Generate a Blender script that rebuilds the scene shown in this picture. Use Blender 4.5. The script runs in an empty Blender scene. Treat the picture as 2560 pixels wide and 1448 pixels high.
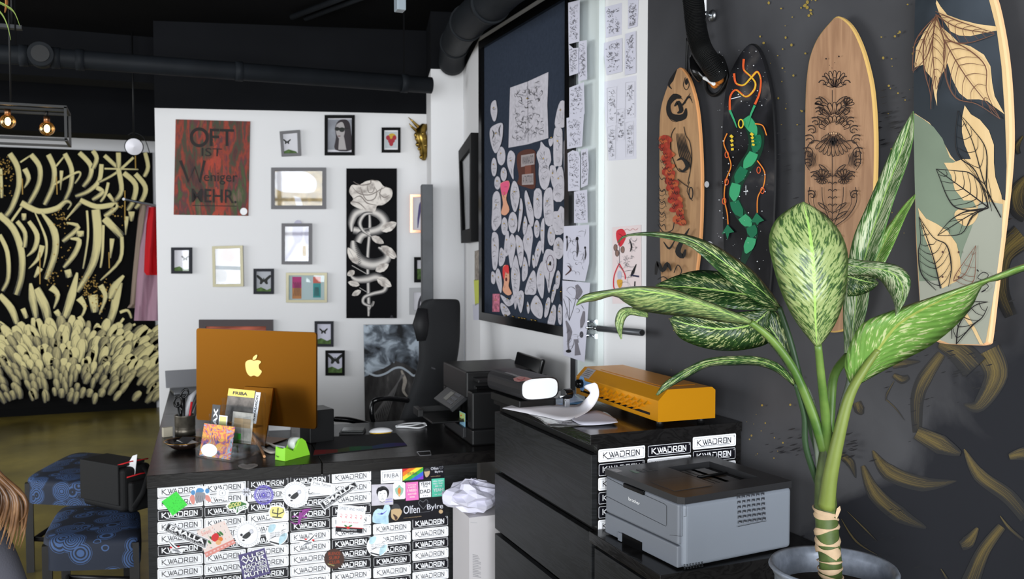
import bpy, math, random
from mathutils import Vector, Matrix
random.seed(7)
C = bpy.context.scene.collection
PI = math.pi
# ---------------------------------------------------------------- camera
FPX = 2250.0; YAW = math.radians(22.3); PIT = math.radians(2.4); CAMZ = 1.6
cd = bpy.data.cameras.new('camera'); cam = bpy.data.objects.new('camera', cd); C.objects.link(cam)
cd.sensor_width = 22.3; cd.lens = FPX*22.3/2560; cd.clip_start = .02; cd.clip_end = 60
cam.location = (0, 0, CAMZ); cam.rotation_euler = (PI/2-PIT, 0, -YAW)
cd.dof.use_dof = True; cd.dof.focus_distance = 2.1; cd.dof.aperture_fstop = 4.5
bpy.context.scene.camera = cam
# ---------------------------------------------------------------- world, view, window light
w = bpy.data.worlds.new('world'); bpy.context.scene.world = w; w.use_nodes = True
w.node_tree.nodes['Background'].inputs[0].default_value = (.75, .85, 1, 1)
w.node_tree.nodes['Background'].inputs[1].default_value = .55
vs = bpy.context.scene.view_settings
vs.view_transform = 'Standard'; vs.look = 'None'; vs.gamma = 1; vs.exposure = 0.0; vs.use_curve_mapping = False
def area(name, loc, rot, sx, sy, power, col=(1, 1, 1)):
    l = bpy.data.lights.new(name, 'AREA'); l.shape = 'RECTANGLE'; l.size = sx; l.size_y = sy; l.energy = power; l.color = col
    o = bpy.data.objects.new(name, l); C.objects.link(o); o.location = loc; o.rotation_euler = rot
    return o
area('window_light', (-1.3, -2.55, 1.75), (PI/2, 0, 0), 5.6, 2.5, 610, (.93, .97, 1))       # street window behind the camera
area('window_light', (-5.35, 4.3, 1.7), (0, -PI/2, 0), 2.3, 5.0, 215, (.95, .98, 1))     # side window, left
# ---------------------------------------------------------------- photo pixel -> place
_F = Vector((math.sin(YAW)*math.cos(PIT), math.cos(YAW)*math.cos(PIT), -math.sin(PIT)))
_R = Vector((math.cos(YAW), -math.sin(YAW), 0)); _U = _R.cross(_F); CO = Vector((0, 0, CAMZ))
def ray(x, y): return _F + _R*((x-1280)/FPX) - _U*((y-724)/FPX)
def at(x, y, Z): return CO + ray(x, y)*Z
def hit(x, y, P, n):
    d = ray(x, y); return CO + d*((P-CO).dot(n)/d.dot(n))
def hz(x, y, z): return hit(x, y, Vector((0, 0, z)), Vector((0, 0, 1)))
def hx(x, y, c): return hit(x, y, Vector((c, 0, 0)), Vector((1, 0, 0)))
def hy(x, y, c): return hit(x, y, Vector((0, c, 0)), Vector((0, 1, 0)))
# ---------------------------------------------------------------- materials
def lin(c):
    return tuple(((v/255)/12.92 if v/255 <= .04045 else ((v/255+.055)/1.055)**2.4) for v in c)+(1,)
MATS = {}
def mat(name, col=(128, 128, 128), rough=.5, metal=0., var=0., scale=20., bump=0., bscale=60., emit=None, es=1., trans=0., alpha=1., spec=.3, coat=0., stretch=(1, 1, 1)):
    if name in MATS: return MATS[name]
    m = bpy.data.materials.new(name); m.use_nodes = True; nt = m.node_tree; b = nt.nodes['Principled BSDF']
    b.inputs['Base Color'].default_value = lin(col); b.inputs['Roughness'].default_value = rough
    b.inputs['Metallic'].default_value = metal; b.inputs['Specular IOR Level'].default_value = spec
    if coat: b.inputs['Coat Weight'].default_value = coat; b.inputs['Coat Roughness'].default_value = .05
    if trans: b.inputs['Transmission Weight'].default_value = trans
    b.inputs['Alpha'].default_value = alpha
    if emit: b.inputs['Emission Color'].default_value = lin(emit); b.inputs['Emission Strength'].default_value = es
    if var or bump:
        tc = nt.nodes.new('ShaderNodeTexCoord'); mp = nt.nodes.new('ShaderNodeMapping'); mp.inputs['Scale'].default_value = stretch
        nt.links.new(tc.outputs['Object'], mp.inputs[0])
    if var:
        n = nt.nodes.new('ShaderNodeTexNoise'); n.inputs['Scale'].default_value = scale; n.inputs['Detail'].default_value = 6
        nt.links.new(mp.outputs[0], n.inputs['Vector'])
        r = nt.nodes.new('ShaderNodeValToRGB'); c = lin(col)
        r.color_ramp.elements[0].position = .3; r.color_ramp.elements[1].position = .7
        r.color_ramp.elements[0].color = tuple(max(0, v*(1-var)) for v in c[:3])+(1,)
        r.color_ramp.elements[1].color = tuple(min(1, v*(1+var)) for v in c[:3])+(1,)
        nt.links.new(n.outputs[0], r.inputs[0]); nt.links.new(r.outputs[0], b.inputs['Base Color'])
    if bump:
        n = nt.nodes.new('ShaderNodeTexNoise'); n.inputs['Scale'].default_value = bscale; n.inputs['Detail'].default_value = 5
        nt.links.new(mp.outputs[0], n.inputs['Vector'])
        bp = nt.nodes.new('ShaderNodeBump'); bp.inputs['Strength'].default_value = bump; bp.inputs['Distance'].default_value = .003
        nt.links.new(n.outputs[0], bp.inputs['Height']); nt.links.new(bp.outputs[0], b.inputs['Normal'])
    MATS[name] = m; return m
class NT:                                                  # small helper for hand made node materials
    def __init__(s, name, rough=.5, metal=0., spec=.3):
        s.m = bpy.data.materials.new(name); s.m.use_nodes = True; s.t = s.m.node_tree; s.b = s.t.nodes['Principled BSDF']
        s.b.inputs['Roughness'].default_value = rough; s.b.inputs['Metallic'].default_value = metal; s.b.inputs['Specular IOR Level'].default_value = spec
        MATS[name] = s.m
        s.tc = s.t.nodes.new('ShaderNodeTexCoord')
    def n(s, typ, **kw):
        x = s.t.nodes.new('ShaderNode'+typ)
        for k, v in kw.items():
            if k.startswith('i_'):
                k = k[2:]; k = int(k) if k.isdigit() else k.replace('_', ' ')
                if hasattr(v, 'bl_idname') or isinstance(v, bpy.types.NodeSocket): s.t.links.new(v, x.inputs[k])
                else: x.inputs[k].default_value = v
            else: setattr(x, k, v)
        return x
    def math(s, op, a, b=0., c=0.):
        x = s.t.nodes.new('ShaderNodeMath'); x.operation = op
        for i, v in enumerate((a, b, c)):
            if isinstance(v, bpy.types.NodeSocket): s.t.links.new(v, x.inputs[i])
            else: x.inputs[i].default_value = v
        return x.outputs[0]
    def ramp(s, fac, stops):
        x = s.t.nodes.new('ShaderNodeValToRGB'); e = x.color_ramp.elements
        while len(e) < len(stops): e.new(.5)
        for i, (p, c) in enumerate(stops): e[i].position = p; e[i].color = lin(c)
        s.t.links.new(fac, x.inputs[0]); return x.outputs[0]
    def mix(s, fac, a, b):
        x = s.t.nodes.new('ShaderNodeMix'); x.data_type = 'RGBA'
        for i, v in ((0, fac), (6, a), (7, b)):
            if isinstance(v, bpy.types.NodeSocket): s.t.links.new(v, x.inputs[i])
            else: x.inputs[i].default_value = v if not isinstance(v, tuple) else lin(v)
        return x.outputs[2]
    def vec(s, x, y, z=0.):
        c = s.t.nodes.new('ShaderNodeCombineXYZ')
        for i, v in enumerate((x, y, z)):
            if isinstance(v, bpy.types.NodeSocket): s.t.links.new(v, c.inputs[i])
            else: c.inputs[i].default_value = v
        return c.outputs[0]
    def uv(s):
        x = s.t.nodes.new('ShaderNodeSeparateXYZ'); s.t.links.new(s.tc.outputs['UV'], x.inputs[0]); return x.outputs[0], x.outputs[1]
    def obj(s):
        x = s.t.nodes.new('ShaderNodeSeparateXYZ'); s.t.links.new(s.tc.outputs['Object'], x.inputs[0]); return x.outputs
    def noise(s, v, scale, detail=4, dist=0.):
        x = s.t.nodes.new('ShaderNodeTexNoise'); x.inputs['Scale'].default_value = scale; x.inputs['Detail'].default_value = detail; x.inputs['Distortion'].default_value = dist
        s.t.links.new(v, x.inputs['Vector']); return x.outputs[0]
    def base(s, v): s.t.links.new(v, s.b.inputs['Base Color'])
    def bump(s, h, st=.3, d=.002):
        x = s.t.nodes.new('ShaderNodeBump'); x.inputs['Strength'].default_value = st; x.inputs['Distance'].default_value = d
        s.t.links.new(h, x.inputs['Height']); s.t.links.new(x.outputs[0], s.b.inputs['Normal'])

white_wall = mat('white_wall', (226, 225, 226), .7, bump=.08, bscale=90)
black_paint = mat('black_paint', (17, 18, 21), .8, var=.12, scale=3, spec=.08)
ceiling_black = mat('ceiling_black', (16, 16, 17), .9, var=.15, scale=2, spec=.05)
black = mat('black', (11, 11, 12), .45)
blackgloss = mat('black_gloss', (12, 12, 13), .15)
blackplastic = mat('black_plastic', (19, 19, 20), .38, bump=.05, bscale=400)
darkgrey = mat('dark_grey', (58, 59, 62), .5)
white = mat('white', (238, 238, 240), .5)
paper = mat('paper', (222, 220, 226), .8)
paper2 = mat('paper_blueish', (205, 204, 218), .8)
ink = mat('ink', (70, 68, 74), .8)
inkdark = mat('ink_dark', (22, 20, 24), .7)
inklight = mat('pencil', (150, 148, 156), .8)
chrome = mat('chrome', (215, 220, 224), .15, 1)
steel = mat('steel', (150, 152, 155), .35, 1)
gold = mat('gold_metal', (205, 150, 60), .3, 1)
red = mat('red', (196, 30, 36), .6)
# floor: worn olive brown sealed concrete
a = NT('floor_sealed', .3, spec=.5)
n1 = a.noise(a.tc.outputs['Object'], 1.6, 8); n2 = a.noise(a.tc.outputs['Object'], 14, 6)
a.base(a.mix(n2, a.ramp(n1, [(.38, (62, 54, 24)), (.62, (166, 146, 66))]), (112, 98, 46)))
floor_mat = a.m
WASH0 = -3.42
# charcoal wall with softer and darker worn patches
a = NT('charcoal_wall', .6, spec=.15)
o = a.obj()
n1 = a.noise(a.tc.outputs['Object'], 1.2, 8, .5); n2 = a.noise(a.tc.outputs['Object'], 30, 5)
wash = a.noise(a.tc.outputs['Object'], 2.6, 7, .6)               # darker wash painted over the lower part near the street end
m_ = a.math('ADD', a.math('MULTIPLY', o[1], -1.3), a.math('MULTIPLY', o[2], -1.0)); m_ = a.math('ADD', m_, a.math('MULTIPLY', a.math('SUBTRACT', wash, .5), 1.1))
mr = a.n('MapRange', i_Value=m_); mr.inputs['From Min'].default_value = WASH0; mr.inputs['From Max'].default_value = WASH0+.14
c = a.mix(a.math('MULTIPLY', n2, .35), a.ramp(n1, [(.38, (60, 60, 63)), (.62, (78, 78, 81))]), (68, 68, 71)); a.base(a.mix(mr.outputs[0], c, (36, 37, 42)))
a.bump(n2, .12, .002)
charcoal = a.m
# black-brown wood grain
def woodblack(name, c0, c1, sv, rough=.38):
    a = NT(name, rough, spec=.22); mp = a.n('Mapping', i_Vector=a.tc.outputs['Object'], i_Scale=sv)
    n1 = a.noise(mp.outputs[0], 3, 5, 1.2)
    wv = a.math('SINE', a.math('MULTIPLY', n1, 60.)); f = a.math('MULTIPLY_ADD', wv, .5, .5)
    a.base(a.mix(f, c0, c1)); a.bump(f, .15, .001); return a.m
wood_y = woodblack('black_brown_veneer', (20, 19, 19), (29, 28, 28), (2.2, .8, 4.5), .17)
wood_x = woodblack('black_brown_top', (19, 17, 17), (26, 24, 23), (.8, 6, 4), .26)
wood_f = woodblack('black_brown_front', (22, 23, 24), (32, 33, 35), (.6, .5, 7), .45)
def woodtan(name, c0, c1, rough=.45):
    a = NT(name, rough); mp = a.n('Mapping', i_Vector=a.tc.outputs['Object'], i_Scale=(4, 9, 1.2))
    n1 = a.noise(mp.outputs[0], 5, 6, .8); n2 = a.noise(a.tc.outputs['Object'], 9, 3)
    a.base(a.mix(a.math('MULTIPLY', n2, .5), a.ramp(n1, [(.35, c0), (.65, c1)]), c1)); return a.m
tan1 = woodtan('maple_tan', (148, 112, 80), (174, 136, 98)); tan3 = woodtan('maple_figured', (142, 106, 80), (172, 134, 103)); tan4 = woodtan('maple_pale', (214, 180, 128), (226, 194, 144))
# brush stroke with dry streaks running along it (u along, v across)
def brush(name, c0, c1, lo=.35, hi=.6, dens=14.):
    a = NT(name, .5); u, v = a.uv()
    n = a.noise(a.vec(a.math('MULTIPLY', u, 1.3), a.math('MULTIPLY', v, dens)), 1.0, 5)
    n2 = a.noise(a.tc.outputs['Object'], 2.2, 3)
    f = a.math('ADD', a.math('MULTIPLY', n, .75), a.math('MULTIPLY', n2, .25))
    e = a.math('ABSOLUTE', a.math('SUBTRACT', v, .5))
    f = a.math('SUBTRACT', f, a.math('MULTIPLY', a.math('MULTIPLY', e, e), .85))
    f = a.math('SUBTRACT', f, a.math('MULTIPLY', a.math('MULTIPLY', u, u), .18))
    a.base(a.ramp(f, [(lo, c0), (hi, c1)])); return a.m
cream_brush = brush('cream_brush', (14, 14, 12), (238, 224, 158), .2, .40, 9)
cream_brush2 = brush('cream_brush_dry', (28, 27, 22), (214, 200, 142), .26, .56, 12)
gold_brush = brush('dull_gold_brush', (40, 40, 41), (112, 96, 54), .34, .6, 17)
# painted tube: light centre, dark rims (the snake and rose of the canvas)
a = NT('grey_tone_stroke', .6); u, v = a.uv(); e = a.math('ABSOLUTE', a.math('SUBTRACT', v, .42))
a.base(a.ramp(e, [(.08, (214, 208, 202)), (.3, (128, 124, 122)), (.5, (36, 36, 38))])); tone = a.m
a = NT('rose_tone', .6); u, v = a.uv(); n = a.noise(a.tc.outputs['Object'], 18, 4)
a.base(a.ramp(n, [(.32, (150, 140, 134)), (.55, (226, 218, 210))])); rosetone = a.m
# ---------------------------------------------------------------- mesh builder
class MB:
    def __init__(s): s.v = []; s.f = []; s.fm = []; s.uv = []; s.sm = []; s.mats = []
    def mi(s, m):
        if m not in s.mats: s.mats.append(m)
        return s.mats.index(m)
    def add(s, vs, fs, m, uvs=None, smooth=False):
        o = len(s.v); s.v += [Vector(x) for x in vs]; k = s.mi(m)
        for i, f in enumerate(fs):
            s.f.append([o+j for j in f]); s.fm.append(k); s.sm.append(smooth)
            s.uv.append([uvs[j] for j in f] if uvs else [(0, 0)]*len(f))
    def box(s, c, sz, m, M=None, taper=1.):
        x, y, z = [q/2 for q in sz]; c = Vector(c)
        vs = [c+Vector((a*x*(taper if d > 0 else 1), b*y*(taper if d > 0 else 1), d*z)) for d in (-1, 1) for a, b in ((-1, -1), (1, -1), (1, 1), (-1, 1))]
        if M: vs = [M @ v for v in vs]
        s.add(vs, [(3, 2, 1, 0), (4, 5, 6, 7), (0, 1, 5, 4), (1, 2, 6, 5), (2, 3, 7, 6), (3, 0, 4, 7)], m)
    def box2(s, a, b, m, M=None):
        s.box([(a[i]+b[i])/2 for i in range(3)], [abs(b[i]-a[i]) for i in range(3)], m, M)
    def tube(s, pts, r, m, n=10, cap=True, flat=1., up=None):
        pts = [Vector(p) for p in pts]; N = len(pts); R = r if isinstance(r, (list, tuple)) else [r]*N
        vs = []; fs = []; uvs = []; prev = None
        for i, p in enumerate(pts):
            t = (pts[min(i+1, N-1)]-pts[max(i-1, 0)]).normalized()
            if prev is None:
                q = Vector((0, 0, 1)) if abs(t.z) < .9 else Vector((1, 0, 0))
                if up is not None: q = Vector(up)
                prev = (q-t*q.dot(t)).normalized()
            prev = (prev-t*prev.dot(t)).normalized(); b = t.cross(prev)
            for k in range(n):
                an = 2*PI*k/n; vs.append(p+prev*math.cos(an)*R[i]*flat+b*math.sin(an)*R[i]); uvs.append((k/n, i/max(1, N-1)))
        for i in range(N-1):
            for k in range(n): fs.append((i*n+k, i*n+(k+1) % n, (i+1)*n+(k+1) % n, (i+1)*n+k))
        s.add(vs, fs, m, uvs, True)
        if cap:
            o = len(s.v)-n*N
            s.f += [list(range(o+n-1, o-1, -1)), list(range(o+(N-1)*n, o+N*n))]; k = s.mi(m); s.fm += [k, k]; s.sm += [False]*2; s.uv += [[(0, 0)]*n]*2
    def lathe(s, c, prof, m, n=32, M=None, smooth=True):
        c = Vector(c); vs = []; fs = []
        for (r, z) in prof:
            for k in range(n): vs.append(Vector((r*math.cos(2*PI*k/n), r*math.sin(2*PI*k/n), z)))
        if M: vs = [M @ v for v in vs]
        vs = [c+v for v in vs]; L = len(prof)
        for i in range(L-1):
            for k in range(n): fs.append((i*n+k, i*n+(k+1) % n, (i+1)*n+(k+1) % n, (i+1)*n+k))
        s.add(vs, fs, m, None, smooth)
    def ball(s, c, r, m, nu=16, nv=10, M=None):
        if not isinstance(r, (list, tuple)): r = (r, r, r)
        vs = []; fs = []; c = Vector(c)
        for j in range(nv+1):
            ph = PI*j/nv
            for k in range(nu):
                q = Vector((r[0]*math.sin(ph)*math.cos(2*PI*k/nu), r[1]*math.sin(ph)*math.sin(2*PI*k/nu), r[2]*math.cos(ph)))
                vs.append(c+(M @ q if M else q))
        for j in range(nv):
            for k in range(nu): fs.append((j*nu+k, (j+1)*nu+k, (j+1)*nu+(k+1) % nu, j*nu+(k+1) % nu))
        s.add(vs, fs, m, None, True)
    def prism(s, poly, d, m, side=None):
        """poly: list of points in space, d: extrusion vector"""
        n = len(poly); d = Vector(d); vs = [Vector(p) for p in poly]+[Vector(p)+d for p in poly]
        s.add(vs, [list(range(n))[::-1], list(range(n, 2*n))], m)
        s.add(vs, [(i, (i+1) % n, n+(i+1) % n, n+i) for i in range(n)], side or m)
    def build(s, name, parent=None, loc=None, rotz=0, bevel=0, seg=2, mod=None):
        if parent is not None: W = RM[parent.name]
        else:
            if loc is None:
                lo = [min(v[i] for v in s.v) for i in range(3)]; hi = [max(v[i] for v in s.v) for i in range(3)]
                loc = ((lo[0]+hi[0])/2, (lo[1]+hi[1])/2, lo[2])
            W = Matrix.Translation(Vector(loc)) @ Matrix.Rotation(rotz, 4, 'Z')
        I = W.inverted(); me = bpy.data.meshes.new(name)
        me.from_pydata([tuple(I @ v) for v in s.v], [], s.f)
        for m in s.mats: me.materials.append(m)
        ul = me.uv_layers.new(name='UVMap'); i = 0
        for p, k, sm, uv in zip(me.polygons, s.fm, s.sm, s.uv):
            p.material_index = k; p.use_smooth = sm
            for q, li in enumerate(p.loop_indices): ul.data[li].uv = uv[q]
        me.update()
        o = bpy.data.objects.new(name, me); C.objects.link(o)
        if parent is not None: o.parent = parent; RM[o.name] = W
        else: o.matrix_world = W; RM[o.name] = W
        if bevel:
            b = o.modifiers.new('bevel', 'BEVEL'); b.width = bevel; b.segments = seg; b.limit_method = 'ANGLE'; b.angle_limit = .6
        return o
RM = {}
def thing(name, label, cat, loc=(0, 0, 0), rotz=0, group=None):
    e = bpy.data.objects.new(name, None); C.objects.link(e); e.empty_display_size = .1
    W = Matrix.Translation(Vector(loc)) @ Matrix.Rotation(rotz, 4, 'Z'); e.matrix_world = W; RM[e.name] = W
    e['label'] = label; e['category'] = cat
    if group: e['group'] = group
    return e
def tag(o, label, cat, group=None):
    o['label'] = label; o['category'] = cat
    if group: o['group'] = group
    return o
def struct(name, mb, **k):
    o = mb.build(name, **k); o['kind'] = 'structure'; return o
def cr(pts, n=5, closed=False):
    """Catmull-Rom through points (tuples of any length)"""
    P = [tuple(p) for p in pts]; N = len(P); out = []
    if N < 3: return P
    rng = range(N if closed else N-1)
    for i in rng:
        if closed: a, b, c, d = P[(i-1) % N], P[i], P[(i+1) % N], P[(i+2) % N]
        else: a, b, c, d = P[max(i-1, 0)], P[i], P[i+1], P[min(i+2, N-1)]
        for k in range(n):
            t = k/n
            out.append(tuple(.5*((2*b[j])+(-a[j]+c[j])*t+(2*a[j]-5*b[j]+4*c[j]-d[j])*t*t+(-a[j]+3*b[j]-3*c[j]+d[j])*t**3) for j in range(len(b))))
    if not closed: out.append(P[-1])
    return out
# text outlines from the built-in font, normalised to a unit box
_tc = {}
def textmesh(s, bold=0.):
    k = (s, bold)
    if k in _tc: return _tc[k]
    cu = bpy.data.curves.new('t', 'FONT'); cu.body = s; cu.offset = bold; cu.resolution_u = 3; cu.align_x = 'CENTER'; cu.space_line = .85
    ob = bpy.data.objects.new('t', cu); C.objects.link(ob)
    dg = bpy.context.evaluated_depsgraph_get(); me = bpy.data.meshes.new_from_object(ob.evaluated_get(dg))
    vs = [tuple(v.co)[:2] for v in me.vertices]; fs = [tuple(p.vertices) for p in me.polygons]
    bpy.data.objects.remove(ob); bpy.data.curves.remove(cu); bpy.data.meshes.remove(me)
    x0 = min(v[0] for v in vs); x1 = max(v[0] for v in vs); y0 = min(v[1] for v in vs); y1 = max(v[1] for v in vs)
    vs = [((v[0]-x0)/(x1-x0), 1-(v[1]-y0)/(y1-y0)) for v in vs]
    _tc[k] = (vs, fs); return _tc[k]
class Art:
    """flat printed or painted layers lying on a real plane; coordinates read off the photo (with an optional zoom frame)"""
    def __init__(s, P, n, mb=None, step=.0004, off=.001, zoom=None):
        s.P = Vector(P); s.n = Vector(n).normalized(); s.mb = mb or MB(); s.z = off; s.step = step; s.zm = zoom
    def px(s, p):
        if s.zm: x0, y0, k = s.zm; return (x0+p[0]/k, y0+p[1]/k)
        return p
    def w(s, p, z=None):
        q = s.px(p); return hit(q[0], q[1], s.P, s.n)+s.n*(s.z if z is None else z)
    def up(s): s.z += s.step
    def poly(s, pts, m, smooth=0, closed=True):
        if smooth: pts = cr(pts, smooth, True)
        s.up(); vs = [s.w(p) for p in pts]
        nn = Vector((0, 0, 0))
        for i in range(len(vs)): nn += vs[i].cross(vs[(i+1) % len(vs)])
        if nn.dot(s.n) < 0: vs = vs[::-1]; pts = pts[::-1]
        xs = [p[0] for p in pts]; ys = [p[1] for p in pts]; W = max(xs)-min(xs) or 1; H = max(ys)-min(ys) or 1
        s.mb.add(vs, [list(range(len(vs)))], m, [((p[0]-min(xs))/W, 1-(p[1]-min(ys))/H) for p in pts])
    def ell(s, cx, cy, rx, ry, m, n=20, rot=0):
        s.poly([(cx+rx*math.cos(t)*math.cos(rot)-ry*math.sin(t)*math.sin(rot), cy+rx*math.cos(t)*math.sin(rot)+ry*math.sin(t)*math.cos(rot)) for t in [2*PI*i/n for i in range(n)]], m)
    def ring(s, cx, cy, rx, ry, wd, m, n=24, a0=0, a1=2*PI, rot=0):
        s.stroke([(cx+rx*math.cos(t)*math.cos(rot)-ry*math.sin(t)*math.sin(rot), cy+rx*math.cos(t)*math.sin(rot)+ry*math.sin(t)*math.cos(rot)) for t in [a0+(a1-a0)*i/n for i in range(n+1)]], wd, m, 0)
    def stroke(s, pts, wd, m, smooth=4, lift=True):
        """wd: width or list of widths along the line"""
        if smooth and len(pts) > 2: P = cr(pts, smooth)
        else: P = [tuple(p) for p in pts]
        if lift: s.up()
        N = len(P); vs = []; uvs = []
        for i, p in enumerate(P):
            a = P[max(i-1, 0)]; b = P[min(i+1, N-1)]; dx = b[0]-a[0]; dy = b[1]-a[1]; L = math.hypot(dx, dy) or 1
            t = i/(N-1)
            if isinstance(wd, (list, tuple)):
                q = t*(len(wd)-1); k = min(int(q), len(wd)-2); W = wd[k]+(wd[k+1]-wd[k])*(q-k)
            else: W = wd
            nx, ny = -dy/L*W/2, dx/L*W/2
            vs += [s.w((p[0]+nx, p[1]+ny)), s.w((p[0]-nx, p[1]-ny))]; uvs += [(t, 0), (t, 1)]
        fs = [(2*i, 2*i+1, 2*i+3, 2*i+2) for i in range(N-1)]
        s.mb.add(vs, fs, m, uvs)
    def text(s, txt, q, m, bold=0.):
        """q: TL,TR,BR,BL"""
        vs, fs = textmesh(txt, bold); s.up(); out = []
        for (u, v) in vs:
            x = (1-v)*((1-u)*q[0][0]+u*q[1][0])+v*((1-u)*q[3][0]+u*q[2][0]); y = (1-v)*((1-u)*q[0][1]+u*q[1][1])+v*((1-u)*q[3][1]+u*q[2][1])
            out.append(s.w((x, y)))
        s.mb.add(out, fs, m)
    def rect(s, x0, y0, x1, y1, m): s.poly([(x0, y0), (x1, y0), (x1, y1), (x0, y1)], m)
def inset(q, l, t, r, b):
    """sub-quad of quad q (TL,TR,BR,BL) in fractions"""
    def f(u, v): return ((1-v)*((1-u)*q[0][0]+u*q[1][0])+v*((1-u)*q[3][0]+u*q[2][0]), (1-v)*((1-u)*q[0][1]+u*q[1][1])+v*((1-u)*q[3][1]+u*q[2][1]))
    return [f(l, t), f(r, t), f(r, b), f(l, b)]
# ================================================================ room shell
A = math.radians(13.7); YP = Vector((math.sin(A), math.cos(A), 0)); XP = Vector((math.cos(A), -math.sin(A), 0))
XW = 1.79; P0 = Vector((1.79, 4.847, 0)); P1 = Vector((2.013, 5.763, 0)); P2 = Vector((1.799, 5.815, 0)); P3 = Vector((1.925, 6.333, 0)); P4 = Vector((.093, 6.78, 0))
def zp(p, z): return Vector((p[0], p[1], z))
def vprism(pts, z0, z1, m, mb=None):
    mb = mb or MB(); mb.prism([zp(p, z0) for p in pts], (0, 0, z1-z0), m); return mb
CEIL = 3.2
b = MB(); b.box2((-5, -2.3, -.1), (3.2, 9.95, 0), floor_mat); struct('floor', b)
b = MB(); b.box2((-5, -2.3, CEIL), (3.2, 9.95, CEIL+.1), ceiling_black); struct('ceiling', b)
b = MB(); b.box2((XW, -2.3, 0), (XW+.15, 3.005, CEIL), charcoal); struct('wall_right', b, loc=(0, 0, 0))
b = MB(); b.box2((XW, 3.005, 0), (XW+.15, 4.847, 2.82), white_wall); b.box2((XW, 3.005, 2.82), (XW+.15, 4.847, CEIL), black_paint); struct('wall_right_white', b)
yj0 = hx(1500, 500, 1.77).y; yj1 = hx(1428, 500, XW-.025).y; yj2 = hx(1200, 500, XW-.025).y
b = MB(); b.box2((XW-.025, yj1, 0), (XW-.0005, yj2, 2.80), white_wall); struct('trim_1', b)                     # white panel carrying the pinboard
jw = mat('lacquer_white', (214, 222, 220), .25, coat=.5)
b = MB(); b.box2((XW-.02, yj0, 0), (XW-.0005, yj1-.006, 2.82), jw)
y1 = hx(1445, 500, 1.77).y; y2 = hx(1457, 500, 1.77).y
b.box2((XW-.03, y1, 0), (XW-.02, yj1-.006, 2.82), steel); b.box2((XW-.028, yj0, 0), (XW-.02, yj0+.02, 2.82), jw)
struct('trim_2', b)
def wallseg(name, a, c, z0, z1, m, th=.1, zsplit=None, m2=None):
    a = Vector(a); c = Vector(c); d = (c-a).normalized(); n = Vector((-d.y, d.x, 0))*th    # thickness on the far side
    b = vprism([a, c, c+n, a+n], z0, zsplit or z1, m)
    if zsplit: vprism([a, c, c+n, a+n], zsplit, z1, m2, b)
    struct(name, b)
wallseg('wall_recess', P1, P0+Vector((.002, 0, 0)), 0, CEIL, white_wall, .1, 2.82, black_paint)
b = vprism([P1-XP*.001, P2, P3, P3+XP*.2], 0, 2.82, white_wall); vprism([P1-XP*.001, P2, P3, P3+XP*.2], 2.82, CEIL, black_paint, b); struct('wall_pillar', b)
wallseg('wall_back', P4, P3, 0, CEIL, white_wall, .1, 2.60, black_paint)
YM = 9.9
zt = hy(0, 325, YM).z
b = MB(); b.box2((-5, YM, 0), (3.2, YM+.1, zt), white_wall); b.box2((-5, YM, zt), (3.2, YM+.1, CEIL), black_paint); struct('wall_far', b)
b = MB(); b.box2((-5.1, -2.3, 0), (-5, 1.8, CEIL), white_wall); b.box2((-5.1, 6.8, 0), (-5, 9.95, CEIL), white_wall)
b.box2((-5.1, 1.8, 0), (-5, 6.8, .55), white_wall); b.box2((-5.1, 1.8, 2.85), (-5, 6.8, CEIL), black_paint); struct('wall_left', b)
b = MB(); b.box2((-5.1, -2.4, 0), (-4.1, -2.3, CEIL), white_wall); b.box2((1.5, -2.4, 0), (2.0, -2.3, CEIL), white_wall)
b.box2((-4.1, -2.4, 0), (1.5, -2.3, .5), white_wall); b.box2((-4.1, -2.4, 3.0), (1.5, -2.3, CEIL), black_paint); struct('wall_street', b)
b = MB()
for x in (-4.08, -2.25, -.4, 1.48): b.box((x, -2.35, 1.75), (.06, .06, 2.5), black)
b.box((-1.3, -2.35, 2.2), (5.6, .05, .06), black); struct('window_1', b)
b = MB()
for y in (1.83, 3.5, 5.1, 6.77): b.box((-5.05, y, 1.7), (.06, .06, 2.3), black)
struct('window_2', b)
# ceiling beams and services (painted black)
b = MB(); b.box2((-5, 8.6, 2.62), (1.2, 9.0, CEIL), black_paint); struct('trim_3', b)
b = MB(); b.box2((-5, 7.3, 2.86), (3.2, 7.6, CEIL), black_paint); struct('trim_4', b)
pipe_m = mat('pipe_black', (26, 29, 33), .6, var=.15, scale=6, spec=.12)
def up_pt(px, py, Z): return at(px, py, Z)
# long pipe with joints
PYY, PZZ = 5.55, 2.66
r = thing('ceiling_pipe', 'long black pipe with joints crossing under the ceiling above the white partition', 'pipe', (0, PYY, PZZ))
b = MB(); b.tube([(-4.6, PYY, PZZ), (0, PYY, PZZ), (1.72, PYY, PZZ)], .052, pipe_m, 20); b.build('pipe_run', r)
for px in (60, 140, 200, 597, 1010):
    b = MB(); q = hy(px, 150, PYY); b.tube([(q.x-.022, PYY, PZZ), (q.x+.022, PYY, PZZ)], .058, pipe_m, 20); b.build('pipe_collar', r)
q = hy(105, 140, PYY); b = MB(); b.tube([(q.x, PYY, PZZ), (q.x, PYY-.09, PZZ)], .064, pipe_m, 24); b.tube([(q.x, PYY-.09, PZZ), (q.x, PYY-.1, PZZ)], .045, black, 20); b.build('cleaning_cap', r)
for px in (40, 1010):
    q = hy(px, 150, PYY); b = MB(); b.box2((q.x-.004, PYY-.004, PZZ+.05), (q.x+.004, PYY+.004, CEIL), ceiling_black); b.build('hanger', r)
r = thing('ventilation_duct', 'fat black duct under the ceiling, bending down above the white pillar', 'duct', (1.6, 4.5, 2.75))
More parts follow.
